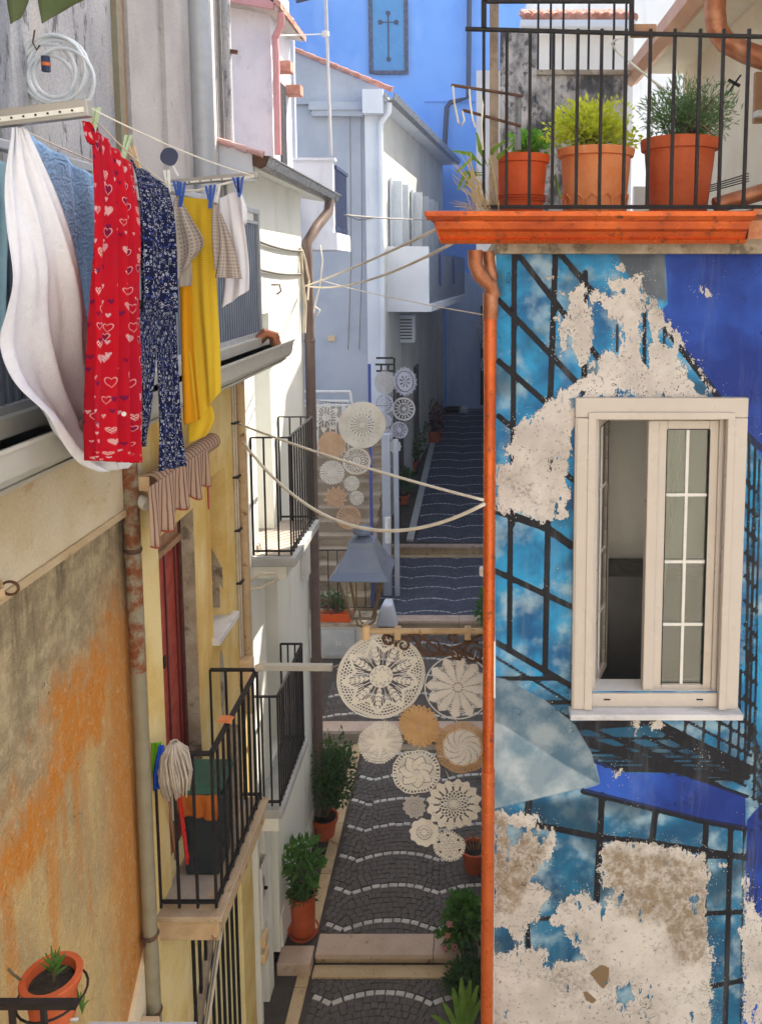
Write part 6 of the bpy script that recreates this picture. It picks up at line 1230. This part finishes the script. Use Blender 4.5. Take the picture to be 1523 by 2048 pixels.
def p_small(r, t): return (r < .90+.08*np.cos(t*12)) & ~((np.abs(r-.34) < .06) & (fr(t*14/TP) < .45)) & ~((np.abs(r-.58) < .05) & (fr(t*24/TP) < .42)) & ~((r > .1) & (r < .18) & (fr(t*8/TP) < .5))
def p_rings(r, t): return (r < .93+.05*np.cos(t*10)) & ~((np.abs(r-.24) < .05) & (fr(t*10/TP) < .5)) & ~((np.abs(r-.48) < .05) & (fr(t*20/TP) < .55)) & ~((np.abs(r-.38) < .02) & (fr(t*24/TP) < .6))
def p_lace(r, t):
    x, y = r*np.cos(t), r*np.sin(t); k = np.zeros(r.shape, bool)
    for cx_, cy_ in [(0,0)]+[(.52*math.cos(a), .52*math.sin(a)) for a in np.arange(6)*math.pi/3]:
        d = np.hypot(x-cx_, y-cy_); a = np.arctan2(y-cy_, x-cx_); k |= (d < .12) | ((np.abs(d-.23) < .035)) | ((d < .23) & (fr(a*10/TP) < .5))
    return k | ((r > .78) & (r < .84)) | ((r > .84) & (r < .97) & (fr(t*36/TP) < .6)) | ((r > .72) & (fr(t*18/TP) < .3) & (r < .8))
def p_flower(r, t):
    s_ = tri(t, 8); Rp = .35+.62*np.sqrt(np.clip(s_, 0, 1)); out = np.abs(r-Rp) < .09; ray = (s_ > .86); inn = (r < .24) & ~((r > .10) & (r < .16) & (fr(t*8/TP) < .5)); tip = (r > .72) & (r < Rp) & (s_ > .55) & ~((np.abs(r-.82) < .03) & (np.abs(s_-.8) < .1)); return (r < Rp+.05) & (out | ray | inn | tip)
def p_sunstar(r, t):
    s_ = tri(t, 20); ray = (r > .10) & (r < .38) & (s_ < .35); hole = (np.abs(r-.45) < .03) & (s_ < .4); line = np.abs(r-(.46+.28*s_)) < .014; return ~ray & ~hole & ~(line & (r > .47))
def p_solid(r, t): s_ = tri(t, 8); return (r < .97) & ~((np.abs(r-(.4+.3*s_)) < .02) & (fr(t*60/TP) < .6)) & ~((np.abs(r-.22) < .02) & (fr(t*16/TP) < .5))
def p_whiterim(r, t): s_ = tri(t, 16); return ((r > .86) | (np.abs(r-(.62+.16*s_)) < .035) | (r < .30) | ((np.abs(r-.46) < .09) & (s_ > .4)) | (r > .80) & (fr(t*32/TP) < .5) | (np.abs(r-.56) < .02)) & ~((np.abs(r-.13) < .02))
def p_radial(r, t): return (r < .94+.04*np.cos(t*24)) & ~((r > .34) & (r < .90) & (fr(t*24/TP) < .26) & (fr(r*5) < .8))
def p_pin(r, t): return (r < .97) & ~((fr((t+1.3*r)*12/TP) < .30) & (r > .25) & (r < .92))
def p_starburst(r, t): s_ = tri(t, 12); return (r < .66+.33*s_) & ~((np.abs(r-.36) < .04) & (fr(t*24/TP) < .4)) & ~((np.abs(r-.6) < .03) & (s_ > .6))
def p_spokes(r, t): return (r < .97) & ~((r > .22) & (r < .82) & (fr(t*22/TP) < .42)) 
def p_picot(r, t): return ((r < .62) & ~((r > .1) & (r < .4) & (fr(t*8/TP) < .3))) | ((r > .66) & (r < .92+.06*np.cos(t*18)) & ((fr(t*36/TP) < .62) | (np.abs(r-.78) < .03)))
def p_wheel2(r, t): return (r < .16) | (np.abs(r-.46) < .04) | (r > .82) | ((fr(t*16/TP) < .42) & (r < .8)) & (r < .97)
def doily(px_, py_, rp, Y, fn, mat, label, hoop=None, inner=None, ell=1., group='crochet doilies', res=1.):
    c = PY(px_, py_, Y); rad = rp/F*(Y*_c-(c.z-H)*_s); NR = max(14, int(rp*.95*res)); NT = max(72, int(rp*5.2*res))
    rr = np.linspace(0.015, 1, NR+1); tt = np.linspace(0, TP, NT+1)[:-1]; RR, TT = np.meshgrid((rr[:-1]+rr[1:])/2, tt+TP/NT/2, indexing='ij')
    sd = int(px_*7+py_) % 97; rg = np.random.default_rng(sd); ph = rg.uniform(0, 6)
    keep = fn(RR, np.mod(TT+ph, TP)); ii, jj = np.nonzero(keep); j2 = (jj+1) % NT
    q = np.stack([ii*NT+jj, (ii+1)*NT+jj, (ii+1)*NT+j2, ii*NT+j2], -1)
    R2, T2 = np.meshgrid(rr, tt, indexing='ij'); yaw = rg.uniform(-.22, .22)
    wob = .06*rad*np.sin(3*T2+ph)*R2**2+.03*rad*np.sin(7*T2+ph*2)*R2**3
    x = rad*R2*np.cos(T2); z = rad*R2*np.sin(T2)*ell; V = np.stack([x*math.cos(yaw)-wob*math.sin(yaw), x*math.sin(yaw)+wob*math.cos(yaw), z], -1).reshape(-1, 3)
    used = np.unique(q); remap = np.full(len(V), -1); remap[used] = np.arange(len(used))
    me = bpy.data.meshes.new('crochet_doily'); me.from_pydata(V[used].tolist(), [], remap[q].tolist()); me.materials.append(M[mat])
    ob = bpy.data.objects.new('crochet_doily', me); C.objects.link(ob); ob.location = c; s_ = ob.modifiers.new('s', 'SOLIDIFY'); s_.thickness = .004; s_.offset = 0
    tag(ob, label, 'doily', group)
    if hoop: 
        hm = MB().tube([(c.x+rad*math.cos(a)*math.cos(yaw), c.y+rad*math.cos(a)*math.sin(yaw), c.z+rad*math.sin(a)*ell) for a in np.linspace(0, TP, 49)], .005, 6, False); hm.build('hoop', M[hoop], ob, smooth=True)
    if inner:
        f2, m2 = inner; k2 = f2(RR, np.mod(TT+ph, TP)); ii, jj = np.nonzero(k2); j2 = (jj+1) % NT; q = np.stack([ii*NT+jj, (ii+1)*NT+jj, (ii+1)*NT+j2, ii*NT+j2], -1); used = np.unique(q); remap[:] = -1; remap[used] = np.arange(len(used))
        m_ = bpy.data.meshes.new('centre_piece'); m_.from_pydata(V[used].tolist(), [], remap[q].tolist()); m_.materials.append(M[m2]); o2 = bpy.data.objects.new('centre_piece', m_); C.objects.link(o2); o2.parent = ob; o2.modifiers.new('s', 'SOLIDIFY').thickness = .004
    return ob
DN = 5.52
doily(762,1353,87,DN,p_star,'cr_cream','largest cream doily with a nine pointed star, under the lamp',hoop='cr_cream')
doily(915,1375,66,DN+.02,p_wheel,'cr_white','bright white doily with radiating leaf points stretched in a wire hoop',hoop='peg_white')
doily(838,1452,45,DN-.02,p_tan,'cr_tan','plain orange tan doily below the largest star doily')
doily(760,1485,46,DN,p_leafnet,'cr_cream','cream net doily with a leafy star, lowest left of the lamp group')
doily(924,1495,57,DN+.02,p_tanring,'cr_tan','tan bordered doily with a white spiral centre against the orange pipe',inner=(p_spiral,'cr_white'))
doily(832,1544,49,DN-.02,p_petalspiral,'cr_cream','cream doily with swirling petals and looped edge')
doily(907,1609,56,DN,p_netcentre,'cr_cream','open doily with a dark net centre and ring of petals')
doily(828,1614,25,DN,p_small,'cr_grey','smallest greyish doily beside the net centred one',res=1.3)
doily(848,1665,31,DN-.01,p_rings,'cr_cream','cream doily with small ringed centre and scalloped solid edge',res=1.3)
doily(898,1692,33,DN,p_lace,'cr_cream','bottom doily made of small flower wheels with picot edge',res=1.4)
DM = 9.35
for a in ((651,835,30,p_flower,'cr_white','white eight petal flower doily in the upper left of the sunny cluster'), (724,850,47,p_sunstar,'cr_cream','large cream disc doily with a dark star burst centre'), (663,890,28,p_solid,'cr_peach','peach doily below the white flower doily'), (713,922,28,p_whiterim,'cr_white','white lace doily with a tan rim below the large cream disc'), (664,945,26,p_radial,'cr_white','white ray patterned doily crossed by the rope'), (703,967,16,p_pin,'cr_white','small white pinwheel doily, upper of the two'), (671,995,25,p_starburst,'cr_peach','peach doily with pointed star edge'), (713,996,15,p_pin,'cr_white','small white pinwheel doily, lower of the two'), (697,1035,25,p_spokes,'cr_peach','tan spoked doily just above the street lamp')):
    doily(a[0], a[1], a[2], DM, a[3], a[4], a[5], res=1.4, hoop='cr_peach' if a[0] == 713 and a[1] == 922 else None)
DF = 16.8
for a in ((769,765,22,p_radial,'cr_grey','doily greyed by painted shade at the top left of the far cluster',1.15), (809,763,26,p_picot,'cr_far_shade','tall oval doily with beaded edge, shade put into its lilac grey',1.2), (769,808,19,p_wheel2,'cr_far_shade','pale doily with six petals under the greyish one',1.0), (807,818,23,p_wheel2,'cr_grey','brownish wheel doily in the shaded far cluster',1.05), (771,842,14,p_small,'cr_far_shade','faint doily with shade in its colour beside the brownish wheel doily',1.1), (798,860,18,p_spokes,'cr_far_shade','spoked doily tinted with the blue shade of the far cluster',1.0), (774,870,13,p_small,'cr_far_shade','faint small doily behind the large cream disc edge',1.1), (789,893,14,p_rings,'cr_grey','lowest small doily of the shaded far cluster',1.0)):
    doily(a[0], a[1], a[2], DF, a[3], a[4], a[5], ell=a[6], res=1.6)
bn = empty('dark_doorway', PY(967,810,28.6), 'dark doorway hung with doilies at the far end of the street', 'doorway')
q0, q1 = PY(960,810,28.6), PY(1010,612,28.6); MB().box(q0.x, q1.x, 28.6, 28.95, q0.z, q1.z).build('recess', M['black'], bn)
doily(972,662,22,28.4,p_wheel,'cr_far_shade','oval hooped doily half hidden by the orange downpipe',hoop='peg_white',ell=1.7,res=1.5); doily(972,728,15,28.4,p_small,'cr_far_shade','round pale doily below the hooped one beside the downpipe',ell=1.2,res=1.5)
o = MB().tube(hang(PX(622,800,-1.88), PY(775,812,9.6), .01), .004, 5).build('hanging_wire', M['wire']); tag(o, 'thin wire from which the sunny doily cluster hangs', 'wire')
# ------------------------------------------------------------------ ropes and cables
def rope(name, a, b, sag, r_, m_, label, cat='rope'):
    o = MB().tube(hang(a, b, sag, 30), r_, 6).build(name, M[m_], None, smooth=True); tag(o, label, cat); return o
rope('rope', PX(478,848,-1.93), PY(966,1000,4.58), .03, .009, 'rope', 'upper pale rope stretched across the alley to the orange downpipe')
rope('rope', PX(486,885,-1.90), PY(968,1008,4.58), .40, .012, 'rope', 'lower thick rope sagging just above the street lamp')
rope('cable', PY(610,572,8.9), PY(880,455,4.5), .02, .009, 'cablew', 'upper pale cable running up to the orange gutter end', 'cable')
rope('cable', PY(612,572,8.9), PY(905,486,4.55), .10, .009, 'cablew', 'lower pale cable sagging to the orange gutter corner', 'cable')
rope('cable', PY(640,560,9.0), PY(968,630,4.62), .02, .004, 'cablew', 'very thin wire crossing in front of the enclosed balcony', 'cable')
rope('cable', PY(690,430,12.5), PY(900,438,20), .04, .016, 'wire', 'thin dark cable crossing the grey house wall below the shutters', 'cable')
o = MB().tube(LY([(640,490),(645,520),(640,570),(630,610),(628,625),(634,632),(640,620),(628,612)], 8.8), .008, 6).build('hanging_cable', M['rope'], None, smooth=True); tag(o, 'loose white cable end dangling beside the brown downpipe', 'cable')
an = empty('antenna_mast', PY(660,312,11.2), 'thin television antenna mast rising in front of the grey house', 'antenna')
MB().tube([PY(662,312,11.2), PY(656,150,11.2), PY(650,-30,11.2)], .022, 8).build('mast', M['gutlight'], an); MB().tube([PY(548,72,10.6), PY(650,68,11.2)], .010, 6).build('stay', M['peg_white'], an); MB().tube(hang(PY(652,70,11.15), PY(664,310,11.15), 0)[::1], .006, 5).build('cable', M['peg_white'], an)
MB().lathe([(.001,-.05),(.05,-.03),(.05,.03),(.001,.05)], tuple(PY(651,68,11.2)), 10).build('clamp', M['peg_white'], an); MB().tube([PY(592,4,11.2), PY(640,-8,11.2)], .02, 6).build('element', M['bluepaint'], an)
# ------------------------------------------------------------------ alley plants and pots
zg = .2
def gp(x, y, z): return PZ(x, y, z)
p = gp(606,1868,zg); p1 = Vector((p.x, p.y+.02, zg+.02))
pot('plant_pot', 'tall ribbed terracotta pot beside the pinkish step', p1, .125, .115, .42, M['terracotta'], rim=.006, rimh=.02, saucer=True, ribs=26)
top = p1+Vector((0,0,.42))
plant('potted_shrub', 'bright leafy shrub in the tall ribbed pot', top, (.20,.20,.32), 330, .105, .42, 'lf_mid', 11, (.0,0,.30), 14, lumps=9, droop=.5)
plant('trailing_plant', 'brownish trailing plant spilling over the tall ribbed pot', top, (.20,.20,.12), 380, .05, .5, 'lf_dark', 12, (0,0,.02), 6, droop=.8)
p = gp(650,1672,zg); p2 = Vector((p.x, p.y, zg)); pot('plant_pot', 'terracotta pot under the dark rounded bush', p2, .15, .11, .26, M['terracotta'], rim=.015)
plant('dark_bush', 'large dark rounded bush beside the white house wall', p2+Vector((0,0,.26)), (.34,.34,.50), 2300, .06, .5, 'lf_dark', 13, (.06,.05,.52), 20, lumps=16)
p = gp(640,1580,zg); plant('dark_bush', 'low dark shrub growing at the foot of the rounded bush', Vector((p.x-.05,p.y-.6,zg+.25)), (.22,.25,.38), 900, .05, .45, 'lf_dark', 14, (-.05,0,.3), 10)
p = gp(945,1738,zg); p3 = Vector((p.x+.02, p.y, zg)); pot('plant_pot', 'terracotta pot with bare sticks beside the orange downpipe', p3, .15, .11, .27, M['terracotta'], rim=.015)
e = empty('bare_sticks', p3+Vector((0,0,.25)), 'cut stems sticking out of the pot by the downpipe', 'sticks')
for k in range(5): MB().tube([p3+Vector((.02*k-.05,0,.2)), p3+Vector((.05*k-.12,.02,.36+.04*(k%3)))], .009, 6).build('stick', M['woodbeam'], e)
p = gp(930,1960,0.0); pf = Vector((p.x, p.y, 0)); plant('flowering_bush', 'dense green hydrangea bush with pink blooms by the downpipe', pf+Vector((0,.12,.1)), (.28,.28,.34), 1300, .085, .6, 'lf_mid', 15, (.0,0,.45), 14, lumps=14, droop=.2)
e = empty('hydrangea_bloom', pf, 'group of pink hydrangea heads on the green bush', 'flowers')
for (x, y) in ((899,1850),(892,1873),(887,1898),(909,1896)):
    c = PY(x, y, pf.y-.12); leaves(60, blobfn(c, (.035,.035,.028), .6, 3, int(x)), .018, .8, int(x)).build('bloom', M['petal'], e, fix=False)
plant('dark_bush', 'dark ivy like bush below the hydrangea', pf+Vector((.02,-.25,0)), (.24,.25,.35), 1100, .06, .6, 'lf_dark', 16, (0,0,.28), 10)
e = empty('agave_plant', PZ(930,2060,0), 'bright strap leaved plant fanning out at the bottom edge by the downpipe', 'plant'); mb = MB(); b0 = PZ(925,2110,0)
for (x, y) in ((862,2030),(885,2005),(905,1975),(922,1955),(940,1960),(955,1970),(962,2000),(880,2040),(930,1980)):
    t_ = PY(x, y, b0.y+random.uniform(-.15,.15)); m = Vector(b0).lerp(t_, .5)+Vector((0,0,.08)); blade(mb, [b0, Vector(b0).lerp(m,.5)+Vector((0,0,.03)), m, m.lerp(t_,.55)+Vector((0,0,.015)), t_], .055)
mb.build('leaves', M['lf_blade'], e, smooth=True)
# planter and meter cabinet beyond the second step
q = PZ(677,1318,.4); mc = empty('meter_cabinet', (q.x, q.y, .4), 'grey meter cabinet in a low wall below the flower box', 'cabinet')
hw = 35/F*q.y; MB().box(q.x-.5, q.x+.62, q.y+.02, q.y+.5, .4, .98).build('low_wall', M['khaki'], mc); MB().box(q.x-hw, q.x+hw, q.y-.02, q.y+.02, .46, .92).build('cabinet_door', M['greyslab'], mc, bevel=.008); mk = MB()
for (x0, x1, z0, z1) in ((-.02,-.013,.66,.72), (-.04,-.013,.713,.72), (-.04,-.013,.66,.667), (.0,.007,.66,.667), (.02,.027,.66,.72), (.02,.045,.66,.667), (.02,.045,.713,.72)): mk.box(q.x+x0, q.x+x1, q.y-.024, q.y-.0195, z0, z1)
mk.build('stencil_mark', M['whitepaint'], mc)
MB().box(q.x-.6, q.x+.65, q.y-.02, q.y+.55, .98, 1.03).build('coping', M['concrete'], mc)
fbx = Vector((q.x-.05, q.y+.12, 1.03)); e = empty('flower_box', fbx, 'orange flower box with reddish plants on the low wall', 'flower box', None)
MB().hexa([(fbx.x-.25,fbx.y-.08,1.03),(fbx.x+.25,fbx.y-.08,1.03),(fbx.x+.25,fbx.y+.08,1.03),(fbx.x-.25,fbx.y+.08,1.03)], [(fbx.x-.28,fbx.y-.1,1.18),(fbx.x+.28,fbx.y-.1,1.18),(fbx.x+.28,fbx.y+.1,1.18),(fbx.x-.28,fbx.y+.1,1.18)]).build('box', M['plasticpot'], e, bevel=.01)
plant('flower_box_plant', 'straggly dark red and green plants in the orange flower box', fbx+Vector((0,0,.15)), (.36,.15,.26), 420, .07, .5, 'lf_dark', 17, (0,0,.15), 26, lumps=9)
leaves(120, blobfn(fbx+Vector((0,0,.28)), (.34,.14,.2), .3, 8, 3), .06, .5, 18).build('red_leaves', M['lf_red'], bpy.data.objects['flower_box_plant'], fix=False)
rg = railing('stair_railing', 'black iron railing beside the sandy stairs above the flower box', [(q.x-.75,q.y+.6),(q.x+.55,q.y+.6)], 1.0, 2.1, .16, M['iron'], (q.x,q.y+.6,1.0), .016, (.03,.02))
MB().tube(spiral((q.x-.3, 2.0), .09, 1.2, 0), .008, 5).build('scroll', M['iron'], rg)
o = MB().box(PY(742,1000,13.9).x-.025, PY(742,1000,13.9).x+.025, 13.88, 13.93, .6, PY(742,728,13.9).z).build('post', M['navyiron']); o.name = 'blue_post'; tag(o, 'tall thin blue post at the corner of the sandy stairs', 'post')
e = empty('white_post_pair', (PY(775,1000,15).x, 15, .6), 'pair of white square posts beside the blue post', 'posts')
for (x, w_, yb_, yt_) in ((772,.16,1075,870),(792,.09,1010,880)): c = PY(x,1000,15.2); MB().box(c.x-w_/2, c.x+w_/2, 15.2, 15.2+w_, .6, PY(x,yt_,15.2).z)  .build('post', M['grey'], e)
MB().tube([PY(775,1035,14.9), PY(776,1085,14.9)], .06, 10).build('drain_pipe', M['peg_white'], e, smooth='auto')
e = empty('white_stair_rail', PY(660,830,17.2), 'white tubular railing at the top of the sandy stairs', 'railing')
for (a, b) in (((600,783),(700,783)), ((600,802),(698,802)), ((600,812),(704,810)), ((700,783),(705,812))): MB().tube([PY(*a,17.2), PY(*b,17.2)], .03, 8).build('rail', M['whitepaint'], e)
for x in (624,636,648,660,672,684,696): MB().tube([PY(x,802,17.2), PY(x,960,16.9)], .011, 6).build('bar', M['whitepaint'], e)
for (x, y0, y1) in ((688,810,905),(632,860,950)): MB().tube([PY(x,y0,17.15), PY(x,y1,17.1)], .035, 8).build('post', M['whitepaint'], e)
e = empty('iron_trellis', PY(770,735,16.9), 'small dark iron frame holding the shaded doily cluster', 'frame')
for (a, b) in (((752,716),(786,716)), ((750,729),(788,729)), ((762,729),(762,742)), ((776,729),(776,742)), ((752,742),(788,742)), ((788,716),(788,905))): MB().bar(PY(*a,16.9), PY(*b,16.9), .04).build('bar', M['iron'], e)
o = MB().hexa([PZ(752,1255,.6), PZ(796,1255,.6), PZ(796,1240,.6), PZ(752,1240,.6)], [PZ(752,1255,.6)+Vector((.1,0,.42)), PZ(785,1255,.6)+Vector((0,0,.42)), PZ(785,1240,.6)+Vector((0,0,.42)), PZ(760,1240,.6)+Vector((.1,0,.42))]).build('stone_bollard', M['greywhite'], None, bevel=.03); tag(o, 'squat pale stone block at the kerb behind the lamp', 'stone')
# far street plants
far = [(822,945,.26,'terracotta pot with leafy plant, nearest in the far street row','lf_dark'), (828,905,.24,'terracotta pot with bushy plant, middle of the far street row','lf_dark'), (806,1010,.2,'small terracotta pot at the corner of the white posts','lf_dark'), (868,885,.3,'tall red flowering pot plant beside the far grey wall','lf_red')]
for k, (x, y, r_, lb, lm) in enumerate(far):
    def zs(Y): return .8+1.15*(Y-17.5)/11.4
    Y = 20.0
    for _ in range(30): z = zs(Y); Y = PZ(x, y, z).y
    c = PZ(x, y, zs(Y)); c.z += .03
    pot('plant_pot', lb, c, r_*.8, r_*.6, r_*1.2, M['terracotta'], rim=.02)
    plant('street_plant', ['spiky', 'rounded', 'small sparse', 'tall reddish'][k]+' plant in the far street pot row', c+Vector((0,0,r_*1.2)), (r_*1.6,r_*1.6,r_*2.2), 420, .13, .5, lm, 30+k, (0,0,r_*1.6), 8)
c = PZ(850,880,1.6); plant('flower_bush', 'big dark flowering bush against the far grey house wall', Vector((c.x,c.y+.3,c.z)), (.55,.6,.9), 1200, .13, .5, 'lf_dark', 40, (0,0,.8), 12)
leaves(90, blobfn(Vector((c.x+.1,c.y+.1,c.z+.7)), (.5,.5,.6), .5, 8, 5), .1, .9, 41).build('blossoms', M['petal'], bpy.data.objects['flower_bush'], fix=False)
plant('corner_shrub', 'green shrub peeping out behind the orange downpipe on the upper street', PZ(975,1255,.6), (.35,.3,.5), 600, .11, .5, 'lf_mid', 42, (.1,0,.35), 8)
o = MB().tube([PY(967,1135,5.0), PY(967,1150,5.0)], .03, 12).build('wall_lamp_dome', M['peg_white']); tag(o, 'small white round fitting on the wall behind the downpipe', 'fitting')
# ------------------------------------------------------------------ small fittings on far walls
p = PY(662,677,17.95); MB().box(p.x-.08, p.x+.08, 17.96, 18.0, p.z-.06, p.z+.06).build('vent_plate', M['box'], gh)
for x in (700, 722): MB().tube([PY(x,230,17.9), PY(x+2,520,17.9), PY(x-4,700,17.9)], .012, 5).build('wall_cable', M['wire'], gh)
MB().tube([PY(690,430,17.9), PY(718,440,17.9), PY(745,436,17.9)], .014, 5).build('wall_cable', M['wire'], gh)
MB().tube([PX(615,600,-1.86), PX(618,560,-1.86), PX(610,520,-1.88), PX(604,500,-1.9)], .012, 6).build('wall_cable', M['cablew'], wh)
for (x, y) in ((888,840), (905,836)): p = PZ(x, y, 1.93); MB().box(p.x-.5, p.x+.5, 28.3, 28.9, 1.85, 2.05).build('church_step', M['greyslab'], ch)
p = PY(886,700,28.85); MB().box(p.x-.12, p.x+.12, 28.7, 28.9, 1.9, PY(886,600,28.85).z).build('pilaster', M['church'], ch)
# threads that tie the lamp doilies to the bracket and to one another
th_ = [((735,1262),(738,1285)), ((800,1262),(792,1282)), ((905,1300),(912,1312)), ((950,1300),(945,1318)), ((770,1438),(764,1442)), ((820,1412),(826,1410)), ((900,1436),(912,1440)), ((838,1494),(834,1498)), ((890,1540),(895,1556)), ((870,1568),(866,1560)), ((838,1590),(832,1592)), ((880,1655),(890,1662)), ((845,1636),(840,1638))]
te = empty('doily_threads', PY(800,1262,5.49), 'thin white threads tying the lamp doilies to the bracket and each other', 'threads')
for k, (a, b) in enumerate(th_):
    d_ = Vector((.004, -.01, 0)); o = MB().tube([PY(*a,5.5)+d_, PY((a[0]+b[0])/2+2,(a[1]+b[1])/2,5.49), PY(*b,5.5)+d_], .0022, 5).build('thread', M['rope'], te)
# ------------------------------------------------------------------ thin blue air
hz = MB().box(-62, 62, -62, 92, -1.4, 23.5).build('haze', M['glass']); hz['kind'] = 'stuff'
hm_ = bpy.data.materials.new('haze_air'); hm_.use_nodes = True; ht = hm_.node_tree; ht.nodes.clear()
ho = ht.nodes.new('ShaderNodeOutputMaterial'); hv = ht.nodes.new('ShaderNodeVolumePrincipled'); hv.inputs['Color'].default_value = (.80, .88, 1, 1); hv.inputs['Density'].default_value = .0025
ht.links.new(hv.outputs[0], ho.inputs['Volume']); hz.data.materials.clear(); hz.data.materials.append(hm_)
